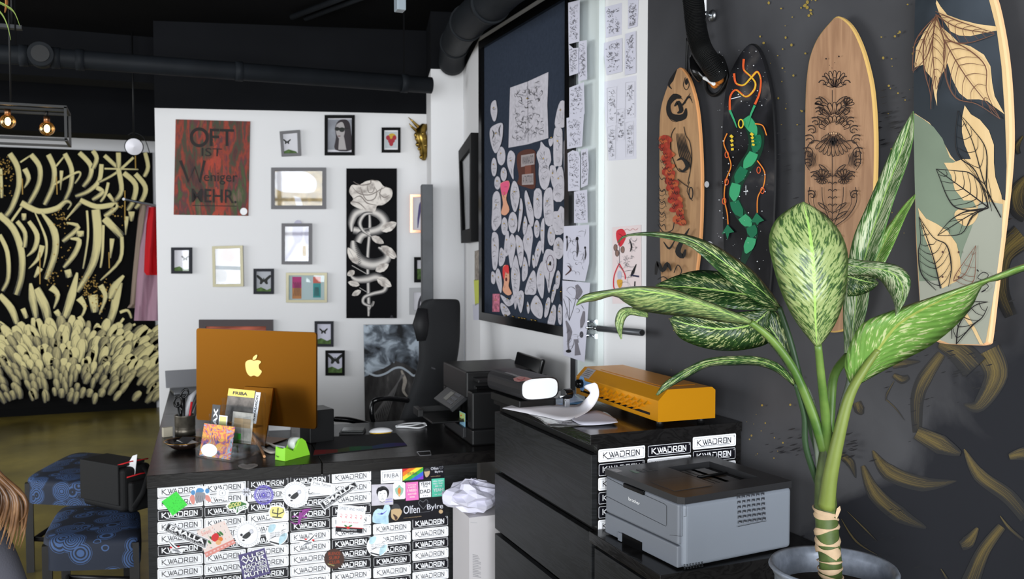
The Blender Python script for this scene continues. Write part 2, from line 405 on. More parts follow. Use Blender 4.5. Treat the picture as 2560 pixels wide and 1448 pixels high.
pts = [Vector((1.5, 2.4, 2.66)), hx(1312, -62, 1.50), hx(1226, 8, 1.52), hx(1168, 58, 1.60), hy(1138, 108, 5.35), hy(1130, 158, 5.7)]
b = MB(); b.tube([Vector(p) for p in cr([tuple(p) for p in pts], 5)], .088, pipe_m, 24); b.build('duct_run', r)
for i in (2, 3, 4):
    b = MB(); d = (pts[i+1]-pts[i-1]).normalized(); b.tube([pts[i]-d*.02, pts[i]+d*.02], .096, pipe_m, 24); b.build('duct_collar', r)
for k in (1, 3): q = pts[k]; b = MB(); b.box2((q.x-.012, q.y-.012, q.z+.08), (q.x+.012, q.y+.012, CEIL), black); b.build('hanger', r)
for k, (dx, lab) in enumerate(((0, 'left one of two thin black conduits running along the ceiling towards the pillar'), (.09, 'right one of two thin black conduits running along the ceiling towards the pillar'))):
    b = MB(); b.tube([(1.1+dx, 2.5, 3.17), (1.25+dx, 5.4, 3.17), (.95+dx, 6.2, 3.17)], .018, pipe_m, 10); tag(b.build('ceiling_conduit'), lab, 'conduit', 'ceiling conduits')
# small spotlight at the top edge
q = at(1000, 8, 3.4)
r = thing('ceiling_spotlight', 'small white square spotlight box hanging from the black ceiling', 'lamp', (q.x, q.y, q.z))
b = MB(); b.box((q.x, q.y, q.z), (.035, .05, .06), mat('spot_grey', (140, 150, 158), .3)); b.build('lamp_head', r, bevel=.004)
b = MB(); b.tube([q+Vector((0, 0, .03)), zp(q, CEIL)], .008, black); b.build('stem', r)
# strip lamp, top left
q = at(30, 68, 5.0); b = MB(); b.box((q.x-.25, q.y, q.z), (.6, .05, .02), darkgrey); b.tube([(q.x, q.y, q.z), (q.x, q.y, CEIL)], .006, black, 6)
tag(b.build('strip_lamp'), 'slim dark bar lamp hanging under the ceiling at the left edge', 'lamp')

# ================================================================ mural
b = MB(); MP = Vector((0, YM-.03, 0)); Z2 = (0, 360, 2.0675)
xl = -2.2; xr = hy(386, 700, YM-.03).x; zt = hy(0, 370, YM-.03).z; zt2 = hy(380, 379, YM-.03).z
mb_black = mat('mural_black', (12, 12, 12), .8, spec=.08)
b.box2((xl, YM-.028, .001), (xr, YM-.002, (zt+zt2)/2), mb_black)
b.box2((xl, YM-.034, .001), (xr, YM-.028, .07), mb_black)
ar = Art(MP, (0, -1, 0), b, .0006, .001, Z2)
S = [([(50,50),(90,120),(97,220),(60,330),(20,385)],30),([(105,95),(165,55)],9),([(160,55),(205,120),(200,210),(150,310)],28),([(250,55),(280,130),(272,220),(230,315)],28),([(290,115),(340,55)],10),([(335,50),(370,130),(365,220),(335,295)],26),([(280,210),(395,148),(415,160),(388,205)],12),([(410,45),(468,110),(465,170),(430,222)],26),([(480,35),(500,75),(480,130)],24),([(525,105),(512,190),(455,245),(390,272)],24),([(540,60),(610,125)],22),([(612,45),(614,130)],26),([(690,70),(600,150),(510,200)],14),([(540,128),(715,132)],9),([(612,130),(628,240),(590,300)],26),([(640,150),(700,210),(690,290),(660,345)],28),([(750,45),(765,120),(745,170)],22),([(700,155),(750,220),(740,280),(700,335)],26),([(500,225),(530,250),(478,290)],24),([(560,200),(545,260),(520,300)],16),([(60,400),(110,330),(130,300)],14),([(110,305),(200,348),(290,335),(340,298),(368,310),(350,340)],[34,30,30,24,12,8]),([(215,355),(280,450),(285,560),(240,700)],[10,40,36,34]),([(180,352),(235,480),(240,560),(225,640)],[6,14,14,6]),([(-5,365),(70,440),(112,560),(112,680),(85,780)],36),([(150,400),(192,470),(180,540),(140,582)],[22,28,26,6]),([(90,400),(130,460),(128,535)],24),([(340,392),(430,290)],[6,26]),([(415,290),(500,325),(600,315),(575,350),(540,375)],28),([(495,340),(505,480),(480,620),(400,765)],[46,48,42,26]),([(450,345),(455,480),(430,645)],12),([(345,408),(405,430),(325,505)],[8,26,26]),([(365,490),(410,500),(385,570),(330,640)],[8,28,30,22]),([(540,385),(632,480)],40),([(630,480),(620,600),(520,705)],[20,20,10]),([(580,490),(572,590)],[26,8]),([(535,420),(530,560),(520,640)],14),([(655,375),(650,470)],[26,8]),([(680,350),(680,400)],[36,20]),([(220,525),(200,590),(150,645)],[30,22,6]),([(125,360),(125,395)],26),([(415,450),(415,480)],40),([(210,640),(180,690)],[34,14]),([(610,715),(590,850),(555,950)],[50,42,36]),([(400,665),(372,780),(335,900)],[12,46,40]),([(185,750),(230,830),(250,910)],[50,52,44]),([(480,780),(492,870)],[50,40]),([(410,795),(440,850),(398,930)],[40,18,6]),([(520,730),(545,790),(515,880)],[30,24,10]),([(0,470),(40,560),(45,690),(15,760)],24),([(0,780),(60,850),(90,930)],[30,40,30]),([(160,720),(170,800),(190,900)],[14,44,30]),([(265,740),(300,780),(280,850)],[40,26,10]),([(350,650),(360,690)],36),([(640,680),(590,740),(570,800)],[14,40,30]),([(620,870),(660,860),(680,900)],16),([(700,930),(640,960),(600,990)],12),([(640,900),(610,940)],14),([(120,850),(140,900)],26),([(290,860),(310,890)],30),([(410,890),(440,940)],26),([(5,130),(12,280)],20),([(130,130),(150,180),(128,230)],[30,26,6]),([(320,140),(315,240)],[20,6]),([(560,260),(590,300)],20)]
for pts, wd in S: ar.stroke(pts, wd, cream_brush)
rnd = random.Random(3)
for row in range(15):
    y = 925+row*27
    for x in range(-40, 830, 44):
        xx = x+rnd.uniform(-16, 16)+(row % 2)*22; yy = y+rnd.uniform(-14, 14)+abs(xx-330)*.12*(1 if row < 4 else 0)
        lean = (xx-340)/420+rnd.uniform(-.2, .2); L = rnd.uniform(70, 130)*(1 if row < 7 else .62)
        tip = (xx+lean*L*.8, yy-L*.35); mid = (xx+lean*L*.25, yy+L*.15); bot = (xx-lean*L*.1, yy+L*.65)
        if bot[1] > 1340: continue
        if row > 10 and rnd.random() < .3: continue
        wd = rnd.uniform(34, 60)*(1 if row < 8 else .75)
        ar.stroke([tip, mid, bot], [wd*.45, wd*.95, wd, wd*.85, wd*.5], rnd.choice([cream_brush, cream_brush, cream_brush2]) if row < 9 else cream_brush2, 5, lift=rnd.random() < .3)
dg = mat('gold_fleck', (190, 150, 60), .5)
for cx, cy, n in ((30, 130, 60), (20, 230, 30), (320, 390, 40), (280, 690, 30), (470, 740, 80), (510, 810, 30), (560, 730, 20), (340, 560, 15), (600, 370, 15)):
    for i in range(n):
        x = rnd.gauss(cx, 24); y = rnd.gauss(cy, 30); s = rnd.uniform(1.5, 5); ar.poly([(x-s, y), (x, y-s), (x+s, y), (x, y+s)], dg) if i % 6 == 0 else ar.poly([(x-s, y), (x, y-s), (x+s, y), (x, y+s)], dg)
for pts in ([(222, 560), (222, 720)], [(305, 180), (308, 270)], [(133, 190), (135, 270)], [(648, 250), (648, 400)], [(700, 60), (702, 140)], [(568, 560), (570, 640)]): ar.stroke(pts, 5, dg)
tag(b.build('mural'), 'black wall panel covered with cream calligraphy and feather-like brush strokes', 'mural')

# ================================================================ things on the back partition
WB = dict(P=zp(P3, 0), n=-YP)
def wb(px, py, off=0.): return hit(px, py, WB['P'], WB['n'])+WB['n']*off
def frame(name, px, label, cat, wd0, fm, art=None, depth=.03, glass=True, mount=None, tilt=0, P=None, n=None, group=None):
    """px: quad TL,TR,BR,BL in photo pixels on a wall plane"""
    wd = wd0*1.55; P = WB['P'] if P is None else P; n = WB['n'] if n is None else n
    q = [hit(x, y, P, n) for x, y in px]
    c = (q[0]+q[1]+q[2]+q[3])/4; r = thing(name, label, cat, (q[2]+q[3])/2, 0, group)
    ux = ((q[1]-q[0])+(q[2]-q[3])).normalized(); uz = n.cross(ux); uz = uz if uz.z > 0 else -uz
    def I(k, s):                                                # inset corner
        sx = 1 if k in (0, 3) else -1; sz = -1 if k in (0, 1) else 1
        return q[k]+ux*sx*s+uz*sz*s
    b = MB(); o1 = n*.002; o2 = n*depth
    for k in range(4):
        j = (k+1) % 4
        vs = [q[k]+o1, q[j]+o1, I(j, wd)+o1, I(k, wd)+o1, q[k]+o2, q[j]+o2, I(j, wd)+o2, I(k, wd)+o2]
        b.add(vs, [(0, 1, 2, 3), (7, 6, 5, 4), (0, 4, 5, 1), (1, 5, 6, 2), (2, 6, 7, 3), (3, 7, 4, 0)], fm)
    b.build('frame', r)
    b = MB(); vs = [I(k, wd*.8)+n*.004 for k in range(4)]+[I(k, wd*.8)+n*(depth*.4) for k in range(4)]
    b.add(vs, [(0, 1, 2, 3), (7, 6, 5, 4), (0, 4, 5, 1), (1, 5, 6, 2), (2, 6, 7, 3), (3, 7, 4, 0)], mount or paper)
    if art:
        a = Art(P, n, b, .0004, depth*.4+.0005); art(a)
    b.build('picture', r)
    if glass:
        b = MB(); vs = [I(k, wd*.8)+n*(depth*.75) for k in range(4)]+[I(k, wd*.8)+n*(depth*.75+.002) for k in range(4)]
        if tilt: vs = [v+n*tilt*(.004 if i % 4 in (0, 1) else 0) for i, v in enumerate(vs)]
        b.add(vs, [(0, 1, 2, 3), (7, 6, 5, 4), (0, 4, 5, 1), (1, 5, 6, 2), (2, 6, 7, 3), (3, 7, 4, 0)], glass_m); b.build('glass', r)
    return r
def R4(x0, y0, x1, y1): return [(x0, y0), (x1, y0), (x1, y1), (x0, y1)]
# picture glass: clear pane with a mirror coat
def fresn(t, f0, f1):
    lw = t.nodes.new('ShaderNodeLayerWeight'); pw = t.nodes.new('ShaderNodeMath'); pw.operation = 'POWER'; t.links.new(lw.outputs['Facing'], pw.inputs[0]); pw.inputs[1].default_value = 4.
    ma = t.nodes.new('ShaderNodeMath'); ma.operation = 'MULTIPLY_ADD'; t.links.new(pw.outputs[0], ma.inputs[0]); ma.inputs[1].default_value = f1; ma.inputs[2].default_value = f0; return ma.outputs[0]
g = bpy.data.materials.new('picture_glass'); g.use_nodes = True; t = g.node_tree; t.nodes.clear()
oo = t.nodes.new('ShaderNodeOutputMaterial'); mx = t.nodes.new('ShaderNodeMixShader'); tr = t.nodes.new('ShaderNodeBsdfTransparent'); gl = t.nodes.new('ShaderNodeBsdfGlossy'); gl.inputs['Roughness'].default_value = .02
fr = fresn(t, .022, .5); t.links.new(fr, mx.inputs[0]); t.links.new(tr.outputs[0], mx.inputs[1]); t.links.new(gl.outputs[0], mx.inputs[2]); t.links.new(mx.outputs[0], oo.inputs[0])
glass_m = g
acryl = bpy.data.materials.new('clear_acrylic'); acryl.use_nodes = True; t = acryl.node_tree; t.nodes.clear()
oo = t.nodes.new('ShaderNodeOutputMaterial'); mx = t.nodes.new('ShaderNodeMixShader'); tr = t.nodes.new('ShaderNodeBsdfTransparent'); tr.inputs[0].default_value = (.93, .94, .95, 1); gl = t.nodes.new('ShaderNodeBsdfGlossy'); gl.inputs['Roughness'].default_value = .08
fr = fresn(t, .035, .4); t.links.new(fr, mx.inputs[0]); t.links.new(tr.outputs[0], mx.inputs[1]); t.links.new(gl.outputs[0], mx.inputs[2]); t.links.new(mx.outputs[0], oo.inputs[0])
# ---- text poster
a = NT('poster_streaks', .7); o = a.obj(); mp = a.n('Mapping', i_Vector=a.tc.outputs['Object'], i_Scale=(1, 1, .28))
n1 = a.noise(mp.outputs[0], 9, 8, .4); n2 = a.noise(a.tc.outputs['Object'], 90, 4); n3 = a.noise(mp.outputs[0], 22, 6)
xs_ = a.math('ABSOLUTE', a.math('ADD', o[0], -.02))
c = a.ramp(a.math('ADD', n1, a.math('MULTIPLY', a.math('SUBTRACT', n3, .5), .5)), [(.30, (56, 44, 48)), (.38, (96, 52, 46)), (.44, (60, 76, 58)), (.48, (104, 62, 50)), (.53, (160, 62, 42)), (.58, (98, 54, 60)), (.64, (66, 90, 52)), (.72, (124, 100, 88))])
mr = a.n('MapRange', i_Value=xs_); mr.inputs['From Min'].default_value = .12; mr.inputs['From Max'].default_value = .02
c = a.mix(a.math('MULTIPLY', mr.outputs[0], a.math('MULTIPLY', a.math('GREATER_THAN', n3, .54), .7)), c, (196, 72, 50)); a.base(a.mix(a.math('MULTIPLY', n2, .45), c, (70, 50, 46))); streak = a.m
q = [(440, 299), (626, 304), (621, 540), (435, 537)]; b = MB()
vs = [wb(*p, .002) for p in q]+[wb(*p, .012) for p in q]; b.add(vs, [(0, 1, 2, 3), (7, 6, 5, 4), (0, 4, 5, 1), (1, 5, 6, 2), (2, 6, 7, 3), (3, 7, 4, 0)], streak)
ar = Art(WB['P'], WB['n'], b, .0004, .0125); tk = mat('poster_black', (28, 20, 18), .6)
ar.ring(499, 344, 20, 21, 8, tk)
ar.text('FT', [(525, 322), (586, 324), (586, 366), (525, 366)], tk, .01); ar.text('IST', [(505, 370), (556, 372), (555, 392), (505, 391)], tk)
ar.stroke([(452, 402), (472, 455), (488, 418), (500, 456), (512, 402)], 7, tk, 0); ar.text('eniger', [(510, 432), (594, 432), (594, 464), (510, 460)], tk, .005)
ar.text('MEHR.', [(480, 472), (592, 475), (592, 509), (480, 506)], tk, .008); ar.stroke([(482, 514), (592, 516)], 2, tk, 0)
ar.ell(610, 529, 9, 9, white)
tag(b.build('poster'), 'streaky red and brown poster lettered OFT IST WENIGER MEHR', 'poster')
# ---- frames
fgrey = mat('frame_grey', (104, 102, 105), .5); fblack = mat('frame_black', (12, 12, 13), .55, spec=.08); fgold = mat('frame_champagne', (150, 144, 120), .4, .4)
fdark = mat('frame_dark', (48, 49, 54), .6, spec=.1); fcopper = mat('frame_copper', (214, 150, 120), .25, .8)
grn = mat('moss_green', (84, 110, 60), .8, var=.5, scale=40); but = mat('butterfly_black', (28, 30, 26), .6); skin_p = mat('portrait_grey', (176, 170, 170), .7); grey_p = mat('print_grey', (150, 152, 160), .7, var=.2, scale=12)
def butterfly(a, x, y, s, moss=None):
    if moss: a.poly([(moss[0], moss[1]), (moss[0]+(moss[2]-moss[0])*.3, moss[1]-4), (moss[0]+(moss[2]-moss[0])*.7, moss[1]+3), (moss[2], moss[1]-2), (moss[2], moss[3]), (moss[0], moss[3])], grn)
    for k in (-1, 1):
        a.poly([(x, y), (x+k*s*.9, y-s*.75), (x+k*s, y-s*.4), (x+k*s*.55, y+s*.05), (x+k*s*.6, y+s*.55), (x+k*s*.3, y+s*.6), (x, y+s*.15)], but, 3)
    a.stroke([(x, y-s*.3), (x, y+s*.3)], s*.12, but, 0)
frame('picture_frame', [(700, 330), (750, 326), (753, 390), (705, 392)], 'small tilted grey frame with a butterfly between the poster and the portrait', 'picture frame', .012, fgrey, lambda a: (butterfly(a, 718, 355, 9), a.poly([(708, 380), (722, 374), (740, 379), (745, 384), (745, 387), (708, 388)], grn)))
def portrait(a):
    a.rect(819, 299, 880, 375, grey_p); hair = mat('portrait_hair', (58, 52, 56), .8); lip = mat('portrait_lip', (120, 92, 92), .8)
    a.poly([(838, 375), (840, 345), (838, 320), (846, 303), (862, 299), (874, 308), (878, 335), (880, 375)], hair, 3)
    a.poly([(842, 312), (856, 306), (862, 322), (860, 340), (852, 349), (844, 342), (840, 328)], skin_p, 3); a.poly([(848, 345), (860, 342), (866, 375), (846, 375)], skin_p)
    a.ell(843, 323, 6, 5, but); a.ell(855, 325, 7, 6, but); a.stroke([(838, 321), (872, 322)], 2, but, 0); a.ell(848, 341, 4, 1.5, lip)
frame('picture_frame', R4(812, 289, 887, 389), 'black framed grey portrait print of a person in dark sunglasses', 'picture frame', .014, fblack, portrait)
def flow(a):
    a.rect(963, 330, 992, 371, mat('card_blue', (196, 204, 208), .8)); a.ell(980, 343, 10, 9, mat('petal_yellow', (206, 170, 60), .8)); rd = mat('petal_red', (170, 50, 60), .8)
    for x, y in ((970, 345), (975, 353), (982, 352), (986, 345), (978, 360)): a.ell(x, y, 5, 6, rd)
frame('picture_frame', R4(954, 320, 1001, 382), 'small black frame with a red and yellow flower print beside the horned mask', 'picture frame', .012, fblack, flow, mount=white)
sand = mat('relief_sand', (176, 156, 118), .85, var=.4, scale=25)
def sandy(a):
    a.rect(684, 426, 811, 517, sand); a.ell(735, 440, 40, 14, paper); a.poly([(690, 430), (760, 430), (790, 450), (785, 480), (740, 482), (700, 478), (684, 460)], paper, 3); a.poly([(735, 490), (752, 495), (758, 517), (742, 517)], paper)
frame('picture_frame', R4(679, 420, 815, 523), 'wide grey frame with sand coloured relief, largest landscape frame', 'picture frame', .016, fgrey, sandy, tilt=1)
def pale(a):
    a.ell(745, 580, 14, 30, mat('wash_lilac', (188, 186, 204), .8)); a.ell(768, 590, 8, 22, mat('wash_lilac', (1, 1, 1))); a.rect(757, 615, 765, 640, mat('wash_ochre', (186, 160, 110), .8)); a.stroke([(712, 650), (730, 625), (745, 595)], 8, mat('wash_lilac'), 4)
frame('picture_frame', R4(705, 559, 780, 661), 'grey frame with a pale lilac drawing, below the wide sand coloured one', 'picture frame', .014, fgrey, pale, tilt=-1)
frame('picture_frame', R4(430, 619, 481, 684), 'small dark frame with a butterfly, leftmost of the wall below the poster', 'picture frame', .012, fdark, lambda a: (butterfly(a, 464, 646, 9), a.poly([(434, 670), (450, 666), (462, 674), (476, 672), (476, 679), (434, 679)], grn)))
def goldp(a):
    a.ell(570, 640, 20, 18, mat('wash_pink', (216, 196, 194), .8)); a.stroke([(540, 669), (602, 671)], 9, mat('wash_teal', (96, 112, 122), .8, var=.5, scale=30), 0); a.ell(555, 690, 14, 16, mat('wash_grey', (190, 190, 192), .8))
frame('picture_frame', [(532, 616), (608, 614), (610, 716), (534, 717)], 'champagne coloured upright frame with a pale wash drawing and grey stripe', 'picture frame', .012, fgold, goldp, tilt=1)
frame('picture_frame', R4(635, 672, 685, 735), 'small dark frame with a large black spread butterfly above moss', 'picture frame', .012, fdark, lambda a: butterfly(a, 660, 700, 17, (642, 722, 679, 729)), mount=mat('mount_grey', (176, 178, 184), .8), glass=False)
def twop(a):
    a.rect(721, 687, 813, 752, mat('mount_aqua', (176, 194, 196), .8)); a.rect(731, 692, 754, 720, mat('p_mag', (176, 66, 120), .8)); a.rect(731, 720, 754, 747, mat('p_och', (182, 128, 84), .8))
    a.rect(783, 692, 802, 708, mat('p_cor', (196, 104, 92), .8)); a.rect(783, 708, 802, 744, mat('p_teal', (70, 146, 146), .8))
    for i in range(5): a.stroke([(735+i*4, 740), (738+i*3, 715), (733+i*5, 705)], 1, ink, 3); a.stroke([(786+i*3, 740), (788+i*2, 718)], 1, ink, 3)
frame('picture_frame', R4(716, 682, 818, 756), 'champagne landscape frame holding two small colourful prints', 'picture frame', .012, fgold, twop, tilt=.5)
frame('picture_frame', R4(787, 803, 834, 866), 'small dark frame with a butterfly in flight, upper one beside the golden monitor', 'picture frame', .012, fdark, lambda a: butterfly(a, 809, 828, 10, (792, 849, 829, 861)), mount=paper2, glass=False)
frame('picture_frame', R4(814, 876, 862, 938), 'small black frame with a big butterfly, lower one beside the golden monitor', 'picture frame', .012, fblack, lambda a: butterfly(a, 838, 898, 18, (819, 920, 857, 933)), mount=paper2, glass=False)
colr = mat('abstract_stripes', (170, 90, 70), .8, var=.8, scale=9, stretch=(.4, .4, 3))
frame('picture_frame', R4(499, 799, 683, 950), 'dark framed reddish striped painting half hidden behind the golden monitor', 'picture frame', .03, mat('frame_umber', (66, 56, 58), .5), lambda a: a.rect(509, 810, 674, 940, colr), glass=False)
def twig(a):
    for i in range(6): a.stroke([(1044, 570-i*4), (1048, 545-i*6), (1052, 520-i*3)], 2, mat('twig_violet', (90, 84, 130), .8), 3)
frame('picture_frame', R4(1025, 487, 1068, 582), 'copper edged frame half hidden behind the tall dark cabinet', 'picture frame', .012, fcopper, twig, glass=False)
frame('picture_frame', R4(1035, 643, 1068, 706), 'black frame half hidden behind the tall dark cabinet', 'picture frame', .014, fblack, lambda a: a.rect(1040, 672, 1064, 700, grn), glass=False)
frame('picture_frame', R4(1023, 720, 1068, 786), 'light grey frame half hidden behind the tall dark cabinet, lowest of three', 'picture frame', .02, mat('frame_light', (170, 170, 172), .5), lambda a: a.stroke([(1046, 775), (1048, 755), (1054, 740)], 6, ink, 3), glass=False)
# ---- rose and snake canvas
b = MB(); q = R4(866, 422, 992, 795); Pn = WB['n']
vs = [wb(*p, .002) for p in q]+[wb(*p, .025) for p in q]; b.add(vs, [(0, 1, 2, 3), (7, 6, 5, 4), (0, 4, 5, 1), (1, 5, 6, 2), (2, 6, 7, 3), (3, 7, 4, 0)], mat('canvas_black', (16, 16, 18), .8, spec=.08))
K = (780, 260, 2.896); ar = Art(WB['P'], Pn, b, .0003, .0255, K)
ar.stroke([(415, 760), (420, 900), (405, 1100), (408, 1300), (412, 1448), (412, 1490), (410, 1535)], [14, 26, 26, 26, 30, 24, 16], tone)
def leafg(x, y, x2, y2, wd):
    ar.stroke([(x, y), ((x+x2)/2, (y+y2)/2), (x2, y2)], [2, wd*.8, wd, wd*.7, 1], rosetone, 4); ar.stroke([(x, y), (x2, y2)], 3, tone, 0)
ar.stroke([(288, 925), (284, 860), (318, 790), (400, 770), (490, 800), (530, 860), (490, 910), (400, 930), (300, 915)], [14, 52, 66, 62, 70, 74, 70, 62, 56], tone, 6)
ar.stroke([(300, 990), (310, 1060), (350, 1130), (440, 1160), (530, 1130), (540, 1080), (480, 1040)], [36, 70, 84, 84, 70, 58, 14], tone, 6)
ar.stroke([(330, 1000), (360, 950), (420, 930)], [60, 60, 50], tone, 5)
ar.stroke([(282, 1245), (325, 1270), (400, 1265), (470, 1250), (530, 1290), (525, 1350), (440, 1375), (380, 1400), (375, 1440), (430, 1460), (445, 1430), (410, 1500)], [12, 50, 62, 60, 44, 34, 30, 28, 24, 20, 15, 8], tone, 6)
ar.stroke([(430, 960), (370, 920), (345, 860), (380, 800), (440, 790)], [6, 24, 34, 30, 12], tone, 5)
for i in range(14): t = i/13; ar.stroke([(300+t*40, 980+t*180), (318+t*40, 975+t*170)], 3, tk, 0)
for L in ((500, 920, 612, 860, 70), (430, 960, 520, 1010, 50), (500, 1030, 612, 1110, 64), (330, 1160, 260, 1040, 60), (460, 1210, 555, 1160, 60), (310, 1210, 255, 1240, 44), (470, 1260, 575, 1320, 66), (345, 1310, 262, 1290, 44), (355, 1350, 290, 1385, 40), (560, 1090, 600, 1120, 30)): leafg(*L)
ar.stroke([(395, 1360), (345, 1330)], 5, tone, 0); ar.stroke([(395, 1230), (290, 1170)], 6, tone, 0)
rose_o = [([(270, 640), (290, 590), (340, 590), (400, 560), (480, 560), (520, 600), (575, 620), (575, 680), (520, 730), (470, 740), (455, 780), (390, 775), (320, 750), (280, 720), (300, 690)], rosetone)]
for p, m in rose_o: ar.poly(p, m, 4)
rs2 = mat('rose_shade', (128, 118, 112), .7)
for p, wd in (([(300, 565), (350, 590), (420, 580), (430, 555), (480, 565)], 8), ([(290, 600), (340, 650), (420, 660), (500, 620), (540, 600)], 7), ([(300, 690), (350, 670), (400, 720), (470, 735)], 8), ([(350, 600), (370, 660), (400, 700), (450, 690), (470, 640), (450, 600)], 7), ([(400, 590), (410, 640), (440, 640), (455, 600)], 6), ([(480, 640), (520, 680), (560, 660)], 6), ([(280, 710), (340, 720), (390, 765)], 7), ([(510, 600), (490, 650), (500, 700)], 6)): ar.stroke(p, [2, wd, wd, 2], rs2, 5)
ar.text('&', [(565, 1528), (590, 1528), (590, 1548), (565, 1548)], ink)
tag(b.build('canvas_painting'), 'tall black canvas of a white rose wrapped by a grey snake', 'painting')
# ---- volcano canvas
a = NT('smoke_painting', .7); n1 = a.noise(a.tc.outputs['Object'], 8.5, 6, .7); o = a.obj()
c1 = a.ramp(n1, [(.36, (26, 28, 32)), (.5, (96, 104, 114)), (.62, (182, 194, 206))])
mp = a.n('Mapping', i_Vector=a.tc.outputs['Object'], i_Scale=(1, 1, .3)); n2 = a.noise(mp.outputs[0], 16, 5)
c2 = a.ramp(n2, [(.35, (34, 32, 32)), (.6, (74, 72, 72)), (.72, (134, 130, 126))])
u, v = a.uv(); e = a.math('ADD', v, a.math('MULTIPLY', a.math('ABSOLUTE', a.math('SUBTRACT', u, .55)), .25)); e = a.math('ADD', e, a.math('MULTIPLY', n1, .1))
a.base(a.mix(a.math('GREATER_THAN', e, .72), c2, c1)); smoke = a.m
b = MB(); q = [(909, 812), (1056, 810), (1056, 1090), (913, 1090)]
vs = [wb(*p, .002) for p in q]+[wb(*p, .03) for p in q]; b.add(vs, [(0, 1, 2, 3), (7, 6, 5, 4), (0, 4, 5, 1), (1, 5, 6, 2), (2, 6, 7, 3), (3, 7, 4, 0)], mat('canvas_edge', (40, 40, 42), .7))
ar = Art(WB['P'], Pn, b, .0003, .0303); ar.poly(q, smoke)
lv = mat('lava_light', (176, 168, 158), .8, var=.3, scale=30)
ar.stroke([(1003, 925), (1012, 950), (1008, 975), (1018, 990)], [4, 10, 7, 4], lv, 4)
for i in range(9): ar.stroke([(1003+i, 935), (985-i*6, 985+i*6), (965-i*3, 1050)], [1, 2.2, 1], mat('strk', (120, 118, 118), .8), 4)
ar.stroke([(912, 925), (930, 935), (945, 938), (965, 932), (985, 920), (1003, 918), (1020, 928), (1034, 938), (1048, 930)], 5, mat('cloud_rim', (186, 196, 206), .8), 5)
tag(b.build('canvas_painting'), 'grey canvas of billowing smoke over a dark volcano', 'painting')
# ---- horned mask, seen from the side
mg = mat('bronze_gold', (150, 124, 62), .28, 1, var=.5, scale=22)
c = wb(1047, 355, .05); r = thing('horned_mask', 'bronze gold horned demon mask hanging near the pillar corner', 'mask', c)
Mk = Matrix((XP, -YP, Vector((0, 0, 1)))).transposed()
b = MB(); k = .0028                                      # metres per photo pixel here
def mp_(x, y, d=0.): return wb(x, y, .03+d)
head = [(1068, 318, .02, .016), (1058, 322, .05, .03), (1050, 332, .06, .04), (1050, 345, .065, .045), (1054, 358, .06, .042), (1058, 372, .05, .036), (1058, 388, .045, .03), (1058, 402, .03, .016)]
b.tube([mp_(x, y, d) for x, y, d, _ in head], [w_*1.0 for *_, w_ in head], mg, 14)
b.build('face', r)
b = MB()
for (x, y, d, rr) in ((1040, 342, .07, .02), (1040, 352, .075, .014), (1043, 366, .08, .018), (1046, 376, .07, .012), (1052, 396, .06, .016), (1055, 340, .09, .017), (1060, 352, .085, .015), (1062, 368, .08, .014)):
    b.ball(mp_(x, y, d), rr, mg, 10, 8)
b.stroke = None
b.build('brow_and_nose', r)
for pts in (([(1052, 325), (1040, 318), (1030, 308), (1019, 299)]), ([(1048, 335), (1038, 330), (1028, 322), (1021, 314)])):
    b = MB(); b.tube([mp_(x, y, .05+i*.012) for i, (x, y) in enumerate(pts)], [.016, .012, .008, .002], mg, 10); b.build('horn', r)
# ---- hanging coats behind the partition edge
def coat(label, px, m, Z, z_off=0):
    b = MB(); N = len(px); vs = []; fs = []
    for i, (xl_, xr_, y) in enumerate(px):
        for k in range(7):
            t = k/6; x = xl_+(xr_-xl_)*t; dd = Z+.06*math.sin(t*9+i*.7)+.03*math.cos(i*1.3+t*4)
            vs.append(at(x, y, dd))
    M_ = len(vs)
    vs += [v+Vector((.01, .07, 0)) for v in vs]
    for i in range(N-1):
        for k in range(6): fs.append((i*7+k, (i+1)*7+k, (i+1)*7+k+1, i*7+k+1)); fs.append((M_+i*7+k, M_+i*7+k+1, M_+(i+1)*7+k+1, M_+(i+1)*7+k))
    for i in range(N-1):
        for k in (0, 6): fs.append((i*7+k, (i+1)*7+k, M_+(i+1)*7+k, M_+i*7+k))
    b.add(vs, fs, m, None, True); tag(b.build('coat'), label, 'coat', 'coats behind the partition')
coat('beige coat hanging at the right edge of the mural, longest one', [(352, 372, 508), (345, 378, 545), (340, 372, 600), (332, 368, 680), (325, 362, 760), (318, 352, 770)], mat('cloth_beige', (150, 132, 118), .9), 8.05)
coat('pink and cream jacket hanging below the red one', [(368, 390, 512), (360, 392, 560), (350, 398, 620), (342, 398, 700), (338, 396, 760), (335, 398, 802)], mat('cloth_pink', (172, 136, 152), .9), 7.78)
coat('bright red jacket hanging at the partition edge', [(372, 396, 518), (366, 400, 560), (362, 402, 620), (360, 402, 680), (366, 400, 688)], mat('cloth_red', (196, 22, 32), .85), 7.5)
b = MB(); q0 = at(365, 506, 7.8); q1 = at(400, 517, 7.42); b.tube([at(350, 508, 8.12), q1], .012, steel, 8); b.tube([q1, q1-YP*((q1-P4).dot(YP)-.1)], .010, steel, 8); tag(b.build('coat_rail'), 'thin metal rail carrying the coats', 'rail')
